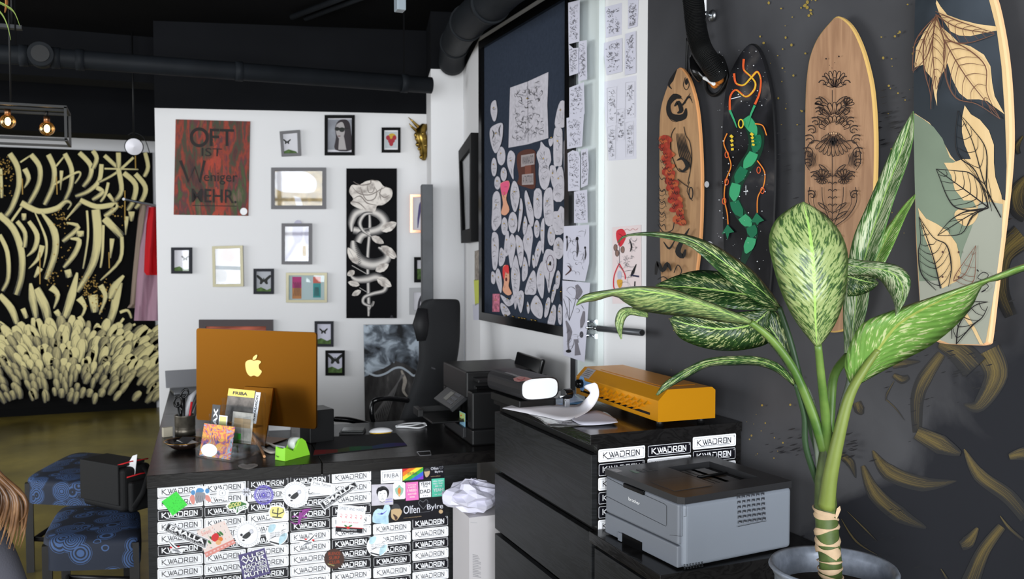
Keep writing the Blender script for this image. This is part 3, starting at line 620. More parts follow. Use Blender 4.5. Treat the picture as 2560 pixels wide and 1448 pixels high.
# ---- round lamp / mirror by the mural
c = at(335, 367, 6.6); r = thing('round_mirror_lamp', 'round silver faced spot lamp hanging in front of the mural', 'lamp', c)
d = (CO-c).normalized(); M3 = d.to_track_quat('Z', 'Y').to_matrix()
b = MB(); b.lathe(c, [(0, -.05), (.045, -.045), (.062, -.01), (.066, .0), (.062, .004)], fblack, 28, M3); b.build('lamp_housing', r)
b = MB(); b.lathe(c, [(.060, .001), (0, .006)], mat('mirror_face', (150, 148, 152), .35, .5), 28, M3); b.build('reflector', r)
b = MB(); b.tube([c+Vector((0, 0, .06)), zp(c, CEIL)], .006, black, 8); b.build('stem', r)
b = MB(); b.tube([Vector(p) for p in cr([tuple(at(375, 385, 6.6)), tuple(at(360, 345, 6.6)), tuple(at(335, 332, 6.6)), tuple(at(320, 338, 6.6))], 5)], .003, black, 6); b.build('cable', r)
# ---- wire box pendant with bulbs
bulb_g = bpy.data.materials.new('bulb_glass'); bulb_g.use_nodes = True; t = bulb_g.node_tree; t.nodes.clear()
oo = t.nodes.new('ShaderNodeOutputMaterial'); mx = t.nodes.new('ShaderNodeMixShader'); tr = t.nodes.new('ShaderNodeBsdfTransparent'); tr.inputs[0].default_value = (1, .86, .62, 1); gl = t.nodes.new('ShaderNodeBsdfGlossy'); gl.inputs[0].default_value = (1, .8, .5, 1); gl.inputs['Roughness'].default_value = .1
lw = t.nodes.new('ShaderNodeLayerWeight'); lw.inputs[0].default_value = .35; t.links.new(lw.outputs[1], mx.inputs[0]); t.links.new(tr.outputs[0], mx.inputs[1]); t.links.new(gl.outputs[0], mx.inputs[2]); t.links.new(mx.outputs[0], oo.inputs[0])
fil = mat('filament', (255, 200, 120), .5, emit=(255, 214, 150), es=22)
Zl = 4.4; c0 = at(165, 350, Zl); c1 = at(155, 342, Zl+.35)
r = thing('pendant_lamp', 'black wire box pendant lamp with glowing globe bulbs', 'lamp', (c0.x-.6, c0.y+.15, c0.z))
zb = c0.z; ztp = at(167, 268, Zl).z; xR = c0.x; yF = c0.y; yB = c0.y+.28; xL = xR-1.1
b = MB(); s = .012
for y in (yF, yB):
    for z in (zb, ztp): b.box(((xL+xR)/2, y, z), (xR-xL+s, s, s), black)
    for x in (xL, xR): b.box((x, y, (zb+ztp)/2), (s, s, ztp-zb), black)
for x in (xL, xR):
    for z in (zb, ztp): b.box((x, (yF+yB)/2, z), (s, yB-yF, s), black)
b.box(((xL+xR)/2, (yF+yB)/2, ztp), (xR-xL, .03, .012), black)
b.build('wire_frame', r)
for i, (px, py) in enumerate(((120, 325), (28, 312))):
    q = at(px, py, Zl+.14); q.y = (yF+yB)/2
    b = MB(); b.ball(q, .036, bulb_g, 18, 12); o = b.build('bulb', r)
    b = MB(); b.ball(q+Vector((0, 0, .0)), (.013, .013, .02), fil, 10, 8); b.build('filament', r)
    b = MB(); b.tube([q+Vector((0, 0, .03)), zp(q, q.z+.06)], .014, mat('brass', (150, 110, 80), .4, 1), 12); b.tube([zp(q, q.z+.06), zp(q, ztp)], .008, black, 8); b.build('socket', r)
for x in (xL+.2, xR-.25):
    b = MB(); b.tube([(x, (yF+yB)/2, ztp), (x, (yF+yB)/2, CEIL)], .004, black, 6); b.build('suspension_wire', r)
# ---- tall dark cabinet in front of the pillar
c = hit(1052, 700, P2-YP*.02, -YP); c2 = hit(1079, 700, P2-YP*.02, -YP); zc = hit(1065, 466, P2-YP*.02, -YP).z
b = MB(); f = P2+YP*.06; 
l0 = Vector((c.x, c.y, 0)); l1 = Vector((c2.x, c2.y, 0))
vprism([l0-YP*.18, l1-YP*.18, l1-YP*.01, l0-YP*.01], 0, zc, mat('cabinet_anthracite', (66, 68, 72), .45, var=.2, scale=8), b)
tag(b.build('tall_cabinet', bevel=.004), 'tall narrow dark grey cabinet standing against the white pillar', 'cabinet')
# ---- things on the recess wall
RW = dict(P=P0, n=-XP)
frame('picture_frame', [(1165, 378), (1199, 332), (1199, 604), (1172, 608)], 'black framed dark picture in the recess between pillar and pinboard', 'picture frame', .05, fblack, None, .05, mount=mat('print_dark', (84, 86, 92), .6), P=P0, n=-XP)
def slip(px, m, label, off=.004):
    b = MB(); q = [hit(x, y, P0, -XP)-XP*off for x, y in px]; b.prism(q, -XP*.002, m); tag(b.build('paper_slip'), label, 'paper', 'paper slips in the recess')
slip([(1189, 628), (1199, 625), (1199, 700), (1189, 702)], mat('slip_mixed', (150, 140, 130), .8, var=.6, scale=40), 'patterned paper slip right below the dark picture in the recess')
slip([(1187, 700), (1199, 698), (1199, 760), (1190, 765)], mat('slip_yellow', (200, 206, 90), .8), 'yellow green paper slip in the recess')
slip([(1184, 762), (1199, 758), (1199, 800), (1186, 800)], paper2, 'bluish white paper slip, lowest in the recess')
# ================================================================ pinboard and its papers
XB = XW-.025
def quadw(px, x): return [hx(a_, b_, x) for a_, b_ in px]
yl = hx(1209, 450, XB).y; yr = hx(1437, 450, XB).y; zlo = hx(1213, 800, XB).z; zhi = hx(1206, 107, XB).z
r = thing('pinboard', 'big slate blue pinboard in a black frame on the right wall', 'pinboard', (XB, (yl+yr)/2, zlo))
felt = mat('slate_felt', (49, 56, 69), .95, spec=.05, var=.1, scale=60)
b = MB(); b.box2((XB-.012, yr+.01, zlo+.01), (XB-.0005, yl-.01, zhi-.01), felt); b.build('felt_panel', r)
b = MB(); f = .045
for (y0, y1_, z0, z1) in ((yr, yl, zlo, zlo+f), (yr, yl, zhi-f, zhi), (yl-f, yl, zlo+f, zhi-f), (yr, yr+f, zlo+f, zhi-f)): b.box2((XB-.03, y0, z0), (XB-.0008, y1_, z1), blackgloss)
b.build('frame', r)
XS = XB-.0125
ZA = (1140, 0, 2.896); ZB = (1160, 450, 2.896)
def inpoly(p, P):
    c = False; j = len(P)-1
    for i in range(len(P)):
        if (P[i][1] > p[1]) != (P[j][1] > p[1]) and p[0] < (P[j][0]-P[i][0])*(p[1]-P[i][1])/(P[j][1]-P[i][1])+P[i][0]: c = not c
        j = i
    return c
dr = random.Random(11)
def doodle(ar, P, n=6, m=None, m2=None, wd=1.6, dense=False):
    xs = [p[0] for p in P]; ys = [p[1] for p in P]; cx = sum(xs)/len(xs); cy = sum(ys)/len(ys); W = max(xs)-min(xs); H = max(ys)-min(ys)
    S = [(cx+(p[0]-cx)*.8, cy+(p[1]-cy)*.86) for p in P]
    for i in range(n):
        for _ in range(20):
            p = (dr.uniform(min(xs), max(xs)), dr.uniform(min(ys), max(ys)))
            if inpoly(p, S): break
        else: continue
        an = dr.uniform(0, 6.3); L = dr.uniform(.12, .3)*(W+H)*.5*min(1, (9/n)**.5*1.25); pts = [p]; cv = dr.uniform(-1.2, 1.2)
        for k in range(4):
            q = (pts[-1][0]+math.cos(an)*L/3, pts[-1][1]+math.sin(an)*L/3)
            if not inpoly(q, S): break
            pts.append(q); an += cv
        if len(pts) > 2: ar.stroke(pts, [wd*.4, wd*dr.uniform(.8, 2.2), wd*.4], (m2 if m2 and dr.random() < .35 else m) or ink, 3, lift=i % 3 == 0)
pinm = mat('pin_brass', (190, 160, 90), .25, 1)
lay = [0]
pcut = mat('paper_cut', (192, 188, 196), .85, var=.10, scale=40)
def cutout(px, label, zoom, m=pcut, smooth=3, n=6, group='cut-out designs on the pinboard', name='paper_cutout', x=None, m1=None, m2=None, extra=None, pin=True, wd=1.6, cat='paper'):
    x = XS if x is None else x; lay[0] += 1; off = .0012+.0016*(lay[0] % 4)
    P = cr(px, smooth, True) if smooth else px
    x0, y0, k = zoom; W = [hx(x0+a_/k, y0+b_/k, x-off) for a_, b_ in P]
    nn = Vector((0, 0, 0))
    for i in range(len(W)): nn += W[i].cross(W[(i+1) % len(W)])
    if nn.x > 0: W = W[::-1]
    cz = min(w_.z for w_ in W); cy = sum(w_.y for w_ in W)/len(W)
    b = MB(); b.prism(W, (off*.0+.0006, 0, 0), m)
    # leave the front face towards the room
    ar = Art((x-off, 0, 0), (-1, 0, 0), b, .0001, .0003, zoom)
    if extra: extra(ar)
    if n: doodle(ar, P, n, m1 or ink, m2 or inklight, wd)
    if pin:
        xs = [p[0] for p in P]; ys = [p[1] for p in P]; c = ar.w((sum(xs)/len(xs), min(ys)+(max(ys)-min(ys))*.35)); b.ball(c+Vector((-.002, 0, 0)), .004, pinm, 6, 5)
    o = b.build(name, loc=(x-off, cy, cz)); tag(o, label, cat, group); return o
def ov(cx, cy, rx, ry, n=8): return [(cx+rx*math.sin(2*PI*i/n), cy-ry*math.cos(2*PI*i/n)) for i in range(n)]
pk = mat('tattoo_pink', (226, 92, 130), .8); sk = mat('tattoo_skin', (220, 160, 130), .8); hair_r = mat('tattoo_red', (214, 60, 60), .8); brown = mat('card_brown', (84, 46, 36), .7); greyc = mat('card_grey', (160, 150, 150), .7)
def spread(ar):
    ar.stroke([(520, 585), (522, 1030)], 3, ink, 0)
cutout([(392, 635), (520, 590), (668, 522), (660, 760), (668, 1000), (520, 1045), (380, 1070), (385, 850)], 'large double sheet of small flash drawings, biggest paper on the pinboard', ZA, n=150, smooth=0, m1=inkdark, extra=spread, wd=2.2, name='flash_sheet', group='flash sheets')
CUTS = [
(ZA, [(285,725),(293,760),(298,800),(290,860),(275,880),(260,850),(250,800),(258,745)], 3, 'bean shaped cut-out, topmost at the left edge of the pinboard'),
(ZA, [(335,893),(338,960),(325,1040),(290,1110),(262,1070),(245,990),(250,930),(290,900)], 9, 'shield shaped cut-out with bold wings below the bean shaped one'),
(ZA, ov(327,1130,30,68), 2, 'round blank cut-out right under the winged shield'),
(ZA, ov(402,1190,1,1), 0, None),
(ZA, [(400,1090),(428,1130),(415,1230),(415,1300),(390,1250),(370,1180),(378,1110)], 5, 'drop shaped cut-out with a dark tip left of the brown envelope'),
(ZA, ov(275,1210,20,68), 3, 'narrow oval cut-out at the left edge beside the round blank one'),
(ZA, ov(345,1262,22,50), 4, 'small oval cut-out just above the pink dress'),
(ZA, ov(300,1325,22,48), 3, 'small oval cut-out left of the pink dress'),
(ZA, [(615,1025),(645,1060),(675,1080),(688,1160),(670,1210),(682,1260),(670,1340),(640,1375),(610,1340),(598,1260),(600,1190),(583,1120),(608,1070)], 16, 'spiky pineapple shaped cut-out right of the brown envelope'),
(ZA, [(715,930),(740,922),(765,935),(770,1000),(766,1190),(735,1202),(708,1190),(706,1000)], 5, 'long rounded board shaped cut-out'),
(ZA, [(755,735),(795,750),(800,905),(720,918),(725,830)], 4, 'small house shaped cut-out, highest at the right side of the pinboard'),
(ZA, [(800,610),(822,620),(822,770),(790,735)], 2, 'narrow cut-out at the upper right edge, partly under the paper column'),
(ZA, [(680,1205),(720,1210),(725,1300),(705,1360),(685,1290)], 3, 'small shield cut-out below the long rounded one'),
(ZA, [(745,1205),(775,1240),(780,1440),(705,1445),(715,1300)], 5, 'tall bell shaped cut-out'),
(ZA, [(670,1010),(700,1000),(715,960),(700,1040),(680,1060)], 1, 'tiny leaf shaped cut-out beside the big double sheet corner'),
(ZA, [(780,1030),(805,1040),(800,1300),(785,1295)], 2, 'narrow strip cut-out touching the paper column, upper one'),
(ZA, [(790,1330),(820,1325),(820,1448),(790,1440)], 2, 'narrow strip cut-out touching the paper column, lower one'),
(ZB, [(355,10),(385,30),(402,120),(375,230),(350,200),(335,100)], 7, 'leaf shaped cut-out right of the pink dress'),
(ZB, [(410,130),(425,180),(420,260),(398,370),(390,350),(402,200)], 3, 'pencil thin cut-out held by a brass clip'),
(ZB, [(240,80),(262,120),(265,220),(270,300),(250,340),(220,370),(200,330),(205,200),(210,110)], 10, 'large ragged cut-out at the left edge under the pink dress'),
(ZB, ov(293,335,23,65), 3, 'plain oval cut-out right of the large ragged one'),
(ZB, ov(353,310,33,78), 6, 'round cut-out with a brass clip, centre left'),
(ZB, [(450,75),(480,160),(500,230),(505,300),(490,340),(465,290),(450,210),(438,120)], 8, 'long curved feather cut-out'),
(ZB, [(508,82),(560,80),(558,262),(508,260)], 5, 'upright rectangular card below the brown envelope'),
(ZB, [(605,60),(640,80),(645,310),(592,320),(575,200),(580,100)], 9, 'large jar shaped cut-out below the pineapple'),
(ZB, [(700,190),(730,230),(722,380),(645,382),(645,240),(680,225)], 6, 'stepped card shaped like two overlapping slips'),
(ZB, [(440,260),(458,320),(437,400),(425,350)], 3, 'tiny dagger cut-out left of the curved feather'),
(ZB, ov(527,355,20,65), 3, 'small oval cut-out under the upright card'),
(ZB, [(573,275),(582,330),(575,530),(560,480),(553,350)], 4, 'very thin needle cut-out in the centre right'),
(ZB, ov(632,405,27,72), 3, 'plain oval cut-out left of the big round one'),
(ZB, ov(685,495,38,80), 6, 'big round cut-out at the right side'),
(ZB, [(205,385),(245,400),(250,520),(235,640),(210,640),(200,520)], 8, 'tall ragged strip at the left edge above the red haired figure'),
(ZB, [(320,370),(327,440),(320,540),(290,540),(300,400)], 3, 'small square cut-out behind the dagger shapes'),
(ZB, [(345,390),(375,450),(360,560),(338,640),(318,480)], 5, 'dagger shaped cut-out, left of two side by side'),
(ZB, [(375,400),(420,440),(430,540),(410,635),(385,520)], 7, 'dagger shaped cut-out, right of two side by side'),
(ZB, [(470,320),(498,400),(485,520),(472,630),(455,540),(422,460)], 4, 'long diamond shaped cut-out, pale and pointed'),
(ZB, [(545,440),(565,480),(545,560),(520,630),(512,530)], 6, 'small shaded feather right of the long diamond'),
(ZB, [(605,500),(660,530),(668,620),(640,720),(615,820),(595,720),(565,640),(580,540)], 3, 'hand mirror shaped cut-out with a beaded oval'),
(ZB, [(680,655),(697,690),(685,780),(665,780),(665,700)], 3, 'small bottle cut-out right of the hand mirror'),
(ZB, [(435,555),(460,620),(455,700),(425,735),(420,660)], 4, 'small bell cut-out under the long diamond'),
(ZB, [(375,545),(395,620),(405,720),(390,850),(370,940),(355,820),(340,700),(350,620)], 11, 'very long totem cut-out right of the red haired figure'),
(ZB, [(245,640),(265,680),(275,760),(265,820),(235,740),(228,680)], 2, 'plain leaf cut-out behind the red haired figure'),
(ZB, [(200,665),(225,680),(222,750),(198,740)], 3, 'tiny cut-out at the left edge beside the red haired figure'),
(ZB, [(500,655),(520,700),(520,820),(470,830),(440,820),(460,730)], 8, 'vase shaped cut-out in the lower middle'),
(ZB, [(565,590),(580,680),(578,800),(565,860),(530,780),(528,680)], 4, 'pointed lens cut-out behind the hand mirror'),
(ZB, [(655,755),(668,790),(640,890),(632,850)], 4, 'thin dark feather below the hand mirror'),
(ZB, [(410,800),(432,820),(428,900),(410,965),(385,890),(385,830)], 6, 'leaf shaped cut-out under the small bell'),
(ZB, [(265,830),(330,870),(350,830),(360,890),(320,915),(285,880)], 6, 'whale tail shaped cut-out under the red haired figure'),
(ZB, [(270,890),(310,920),(335,970),(290,985),(265,930)], 4, 'small hand cut-out near the lower left corner'),
(ZB, [(520,835),(550,870),(570,930),(558,1005),(510,980),(482,930),(490,880)], 3, 'broad rounded cut-out near the bottom, under the vase'),
(ZB, [(610,850),(625,880),(605,980),(582,990),(590,900)], 3, 'slim stick cut-out near the bottom edge'),
(ZB, [(645,905),(665,930),(655,1045),(605,1045),(625,960)], 5, 'jar shaped cut-out, lowest at the bottom edge'),
(ZB, [(690,900),(708,930),(705,1040),(685,1035),(678,960)], 4, 'small cut-out in the lower right corner of the pinboard'),
(ZB, [(460,880),(475,930),(465,970),(455,930)], 1, 'tiny drop cut-out near the bottom between two leaves'),
(ZB, [(500,540),(520,600),(505,640),(493,590)], 1, 'tiny drop cut-out right of the long diamond tip'),
(ZB, [(270,490),(300,540),(285,610),(255,620),(255,530)], 7, 'dark shaded cut-out above the red haired figure'),
]
for z, p, n, lab in CUTS:
    if not lab: continue
    ex = None
    if 'hand mirror shaped' in lab: ex = lambda ar: (ar.ring(625, 605, 26, 60, 4, mat('ink_violet', (96, 70, 90), .8)), ar.ell(625, 605, 8, 16, inkdark), ar.stroke([(620, 670), (614, 780)], 4, ink, 0))
    if 'shield shaped cut-out with bold wings' in lab: ex = lambda ar: (ar.stroke([(262, 940), (275, 970), (262, 1010)], [2, 10, 2], inkdark, 4), ar.stroke([(325, 905), (312, 940), (320, 990)], [2, 10, 2], inkdark, 4))
    cutout(p, lab, z, n=int(n*1.8)+2, extra=ex)
# coloured ones
cutout([(450,1110),(520,1080),(575,1100),(570,1200),(572,1360),(500,1355),(445,1330),(455,1280),(440,1180)], 'dark brown card carrying grey printed labels', ZA, m=brown, smooth=3, n=0, pin=False,
       extra=lambda ar: (ar.poly([(472, 1125), (568, 1110), (568, 1190), (472, 1210)], greyc), ar.poly([(500, 1200), (545, 1195), (545, 1270), (500, 1270)], mat('card_rust', (120, 70, 56), .7)), ar.poly([(478, 1265), (560, 1255), (562, 1335), (478, 1340)], greyc), ar.text('WANNA DO', [(480, 1135), (560, 1122), (560, 1180), (480, 1195)], ink), ar.text('A TATTOO', [(484, 1275), (556, 1267), (556, 1322), (484, 1330)], ink)))
cutout([(320,5),(330,42),(312,97),(305,145),(328,215),(300,255),(268,240),(282,180),(275,120),(262,40),(270,20)], 'cut-out of a figure in a pink dress near the left edge', ZB, m=sk, n=4, extra=lambda ar: ar.poly([(320,8),(327,42),(310,100),(278,108),(265,45),(272,22)], pk, 3))
cutout([(280,640),(300,615),(322,640),(328,720),(322,770),(345,820),(315,835),(280,800),(290,740)], 'cut-out of a red haired head and shoulders', ZB, m=sk, n=5, extra=lambda ar: (ar.poly([(282,640),(300,618),(322,622),(324,680),(300,670),(292,720),(282,700)], hair_r, 3), ar.ell(306, 720, 8, 14, mat('tattoo_mouth', (96, 40, 44), .8))))
cutout([(208,825),(258,825),(256,955),(205,955)], 'pink and violet patterned card in the lower left corner', ZB, m=mat('card_pinkish', (190, 110, 130), .8, var=.6, scale=60), smooth=0, n=3)
cutout([(703,770),(714,800),(714,850),(700,880),(692,820)], 'black rimmed ring cut-out half under the paper column', ZB, m=inkdark, n=0)
# loose pins on the lower rail
for (x, y) in ((300, 988), (355, 988), (398, 1005), (420, 1018), (438, 1008), (490, 1030), (515, 1026)):
    q = hx(1160+x/2.896, 450+y/2.896, XB-.02); q.z = zlo+f+.004; b = MB(); b.tube([q+Vector((0, -.012, 0)), q+Vector((0, .012, .002))], .0038, pinm, 6)
    tag(b.build('paper_clip'), 'small brass clip lying on the lower rail of the pinboard', 'clip', 'brass clips on the pinboard rail')
# column of papers on the door jamb
XJ = XW-.0565
COL = [
(ZA, [(812,20),(895,0),(893,300),(815,320)], 'topmost drawing sheet of the paper column'),
(ZA, [(815,320),(850,350),(885,345),(885,530),(820,550)], 'ragged edged sheet, left one in the second row of the column'),
(ZA, [(890,300),(945,290),(948,575),(885,590)], 'narrow sheet, right one in the second row of the column'),
(ZA, [(820,635),(925,595),(930,825),(820,850)], 'sheet with a flower drawing, third row of the column'),
(ZA, [(800,855),(925,825),(912,1060),(805,1080)], 'sheet with dense ornament, fourth row of the column'),
(ZA, [(808,1110),(845,1088),(885,1098),(898,1140),(895,1380),(812,1385)], 'arched sheet with a rounded top, fifth row of the column'),
(ZA, [(905,1085),(952,1075),(960,1200),(952,1340),(905,1360)], 'narrow sheet right of the arched one'),
(ZB, [(797,85),(890,70),(895,310),(797,312)], 'sheet with a wave pattern below the arched one')]
for z, p, lab in COL: cutout(p, lab, z, smooth=0, n=90, m=paper2, m1=ink, group='drawing sheets in the column on the door frame', name='drawing_sheet', x=XJ, pin=False, wd=1.5)
def figs(ar):
    for x, y, h in ((745, 470, 90), (820, 500, 120), (878, 540, 80)): ar.stroke([(x, y-h*.6), (x+4, y), (x-2, y+h*.5)], [4, h*.16, 4], ink, 4); ar.ell(x, y-h*.62, h*.09, h*.12, inkdark)
    ar.stroke([(750, 620), (775, 650), (735, 690)], [3, 14, 6], mat('ink_brownish', (80, 52, 50), .8), 4)
cutout([(722,335),(905,325),(905,600),(875,735),(715,720)], 'large sheet of small standing figures low in the paper column', ZB, m=paper2, smooth=0, n=34, extra=figs, group='flash sheets', name='flash_sheet', x=XJ, pin=False)
def mush(ar):
    for x in (745, 765, 790): ar.stroke([(762, 1020), (x, 940), (x-10+(x-760), 860)], 4, ink, 4)
    ar.stroke([(740, 1020), (765, 1100), (755, 1180), (760, 1230)], [10, 40, 12, 14], mat('ink_soft', (120, 116, 124), .8), 4); ar.ell(758, 1240, 20, 12, inkdark)
    ar.stroke([(815, 760), (835, 810), (815, 860)], [20, 50, 20], mat('ink_soft'), 4); ar.stroke([(870, 950), (860, 1020), (850, 1070)], [14, 36, 14], mat('ink_soft'), 4)
    ar.ell(852, 1120, 14, 24, ink); ar.stroke([(800, 1170), (830, 1165)], [30, 26], mat('ink_soft'), 0); ar.stroke([(815, 1180), (825, 1270)], [20, 44], mat('ink_soft'), 0)
cutout([(712,728),(912,745),(872,1320),(720,1270)], 'long sheet with vases, shells and mushrooms, lowest of the paper column', ZB, m=paper2, smooth=0, n=30, extra=mush, group='flash sheets', name='flash_sheet', x=XJ, pin=False)
XP_ = XW-.0005
WS = [([(1080,50),(1200,20),(1198,250),(1085,275)], 'sheet with a dark flower, upper left on the white door panel'),
([(1245,0),(1320,-14),(1312,190),(1245,210)], 'narrow sheet, upper right on the white door panel'),
([(1060,315),(1200,275),(1200,520),(1090,545)], 'sheet with a standing figure, second row left on the door panel'),
([(1225,245),(1300,225),(1300,530),(1222,545)], 'narrow sheet with ornament, second row right on the door panel')]
for p, lab in WS: cutout(p, lab, ZA, smooth=0, n=80, wd=2.2, m=paper2, group='drawing sheets on the white door panel', name='drawing_sheet', x=XP_, pin=False)
def five(ar):
    for q in ([(1095,640),(1168,625),(1163,890),(1100,892)], [(1232,600),(1300,590),(1300,850),(1230,860)], [(1170,795),(1225,785),(1225,1010),(1172,1020)], [(1105,920),(1165,905),(1163,1150),(1105,1160)], [(1235,890),(1295,875),(1295,1130),(1240,1140)]):
        doodle(ar, q, 44, ink, inklight, 2.0); ar.stroke(q+[q[0]], 1.5, inklight, 0)
cutout([(1060,595),(1305,545),(1305,1150),(1105,1165)], 'big sheet holding five narrow drawings on the white door panel', ZA, smooth=0, n=0, m=mat('paper_pale', (214, 213, 224), .8), extra=five, group='drawing sheets on the white door panel', name='drawing_sheet', x=XP_, pin=False)
def redrose(ar):
    rr = mat('rose_red', (206, 50, 62), .8)
    ar.poly([(1105, 370), (1150, 355), (1175, 400), (1160, 450), (1130, 485), (1105, 430)], rr, 3); ar.stroke([(1120, 390), (1150, 410), (1130, 440)], 3, inkdark, 3)
    for x, y in ((1098, 490), (1150, 505), (1110, 530)): ar.ell(x, y, 12, 22, mat('leaf_taupe', (140, 110, 100), .8)); ar.ring(x, y, 13, 24, 3, inkdark)
    ar.stroke([(1128, 480), (1126, 600)], 3, ink, 0); ar.stroke([(1125, 605), (1090, 690), (1085, 770), (1100, 800)], 8, rr, 4); ar.stroke([(1125, 605), (1165, 680), (1170, 720)], 8, rr, 4)
    ar.ell(1128, 690, 16, 34, mat('drop_grey', (190, 190, 205), .8)); ar.poly([(1110, 725), (1148, 725), (1145, 765), (1130, 785), (1115, 765)], mat('drop_amber', (214, 160, 60), .8), 3)
    ar.stroke([(1200, 430), (1215, 480), (1205, 520)], [4, 12, 4], inkdark, 4); ar.stroke([(1250, 610), (1225, 670), (1210, 700)], [4, 22, 6], inkdark, 4); ar.stroke([(1240, 735), (1238, 775)], 8, inkdark, 0); ar.stroke([(1215, 690), (1270, 700)], 12, mat('ink_blue', (50, 50, 80), .8), 0)
    for i in range(9): an = i*.7; ar.stroke([(1180+6*math.cos(an), 590+12*math.sin(an)), (1180+24*math.cos(an), 590+46*math.sin(an))], 2, ink, 0)
    ar.text('flash by artist', [(1165, 350), (1262, 342), (1262, 368), (1165, 374)], mat('ink_rose', (210, 150, 150), .8)) if 0 else ar.stroke([(1165, 365), (1185, 355), (1205, 368), (1225, 352), (1245, 364), (1262, 350)], 3, mat('ink_rose', (210, 150, 150), .8), 4)
    doodle(ar, [(1180,400),(1270,400),(1270,600),(1180,600)], 16, ink, inklight, 2)
cutout([(1075,343),(1280,325),(1283,885),(1075,898)], 'pinkish sheet with a red rose and hanging drops on the white door panel', ZB, smooth=0, n=10, m=mat('paper_rosy', (228, 212, 212), .8), extra=redrose, group='flash sheets', name='flash_sheet', x=XP_, pin=False)
# door closer: two chrome brackets and a grey tube
r = thing('door_handle_bar', 'grey metal tube on chrome brackets sticking out from the white door panel', 'handle', hx(1490, 815, XW))
for y0 in (803, 838):
    b = MB(); q = hx(1490, y0, XW); b.tube([q+Vector((0, -.0, 0)), q+Vector((-.06, 0, 0))], .008, chrome, 12); b.ball(q+Vector((-.03, .03, 0)), .010, chrome); b.tube([q+Vector((-.03, .045, 0)), q+Vector((-.03, -.05, 0))], .005, chrome, 10); b.tube([q+Vector((-.03, -.05, 0)), q+Vector((-.03, -.056, 0))], .011, chrome, 12); b.build('bracket', r)
b = MB(); t0 = hx(1472, 819, XW-.05); t1 = hx(1605, 832, XW-.07); b.tube([t0+(t1-t0)*.2, t1], .013, mat('tube_grey', (92, 94, 98), .35, .6), 20); b.tube([t1, t1+(t1-t0).normalized()*.001], .010, black, 20); b.build('tube', r)
b = MB(); b.ball(t0, .014, chrome, 14, 10); b.tube([t0, t0+(t1-t0)*.22], .008, chrome, 10); b.tube([t0, Vector((XW, t0.y, t0.z))], .006, chrome, 10); b.build('ball_joint', r)

# ================================================================ skateboard decks on the charcoal wall
def deck(name, label, outline, zoom, front, side, x=XW-.045, th=.011, art=None, back=None):
    """outline in zoom coordinates; the deck hangs parallel to the wall, on two pegs"""
    P = cr(outline, 4, True); x0, y0, k = zoom; W = [hx(x0+a_/k, y0+b_/k, x) for a_, b_ in P]
    nn = Vector((0, 0, 0))
    for i in range(len(W)): nn += W[i].cross(W[(i+1) % len(W)])
    if nn.x > 0: W = W[::-1]
    zc = (min(w_.z for w_ in W)+max(w_.z for w_ in W))/2; yc = sum(w_.y for w_ in W)/len(W); z0 = min(w_.z for w_ in W)
    r = thing(name, label, 'skateboard', (x, yc, z0), 0, 'decks on the charcoal wall')
    b = MB(); N = len(W); vs = []
    sc = lambda p, s, dx: Vector((p.x+dx, yc+(p.y-yc)*s, zc+(p.z-zc)*(1-(1-s)*.3)))
    ringv = [[sc(p, .965, 0) for p in W], [sc(p, 1, .003) for p in W], [sc(p, 1, th) for p in W]]
    for R_ in ringv: vs += R_
    b.add(vs[:N], [list(range(N))], front); b.add(vs, [(j*N+i, (j+1)*N+i, (j+1)*N+(i+1) % N, j*N+(i+1) % N) for j in (0, 1) for i in range(N)], side, None, False)
    b.add(ringv[2], [list(range(N))[::-1]], side)
    if art: a = Art((x, 0, 0), (-1, 0, 0), b, .0002, .0003, zoom); art(a)
    b.build('board', r)
    b = MB()
    for s in (.25, -.2):
        z = zc+(max(w_.z for w_ in W)-zc)*s; b.tube([(x+th, yc, z), (XW, yc, z)], .01, black, 10)
    b.build('wall_mount', r)
    return r
Z3 = (1600, 0, 2.0675); Z4 = (1980, 0, 2.4138)
cloud = mat('paint_black', (24, 22, 22), .5); redf = mat('paint_red', (150, 50, 34), .6, var=.3, scale=60); orf = mat('paint_orange', (172, 84, 48), .6)
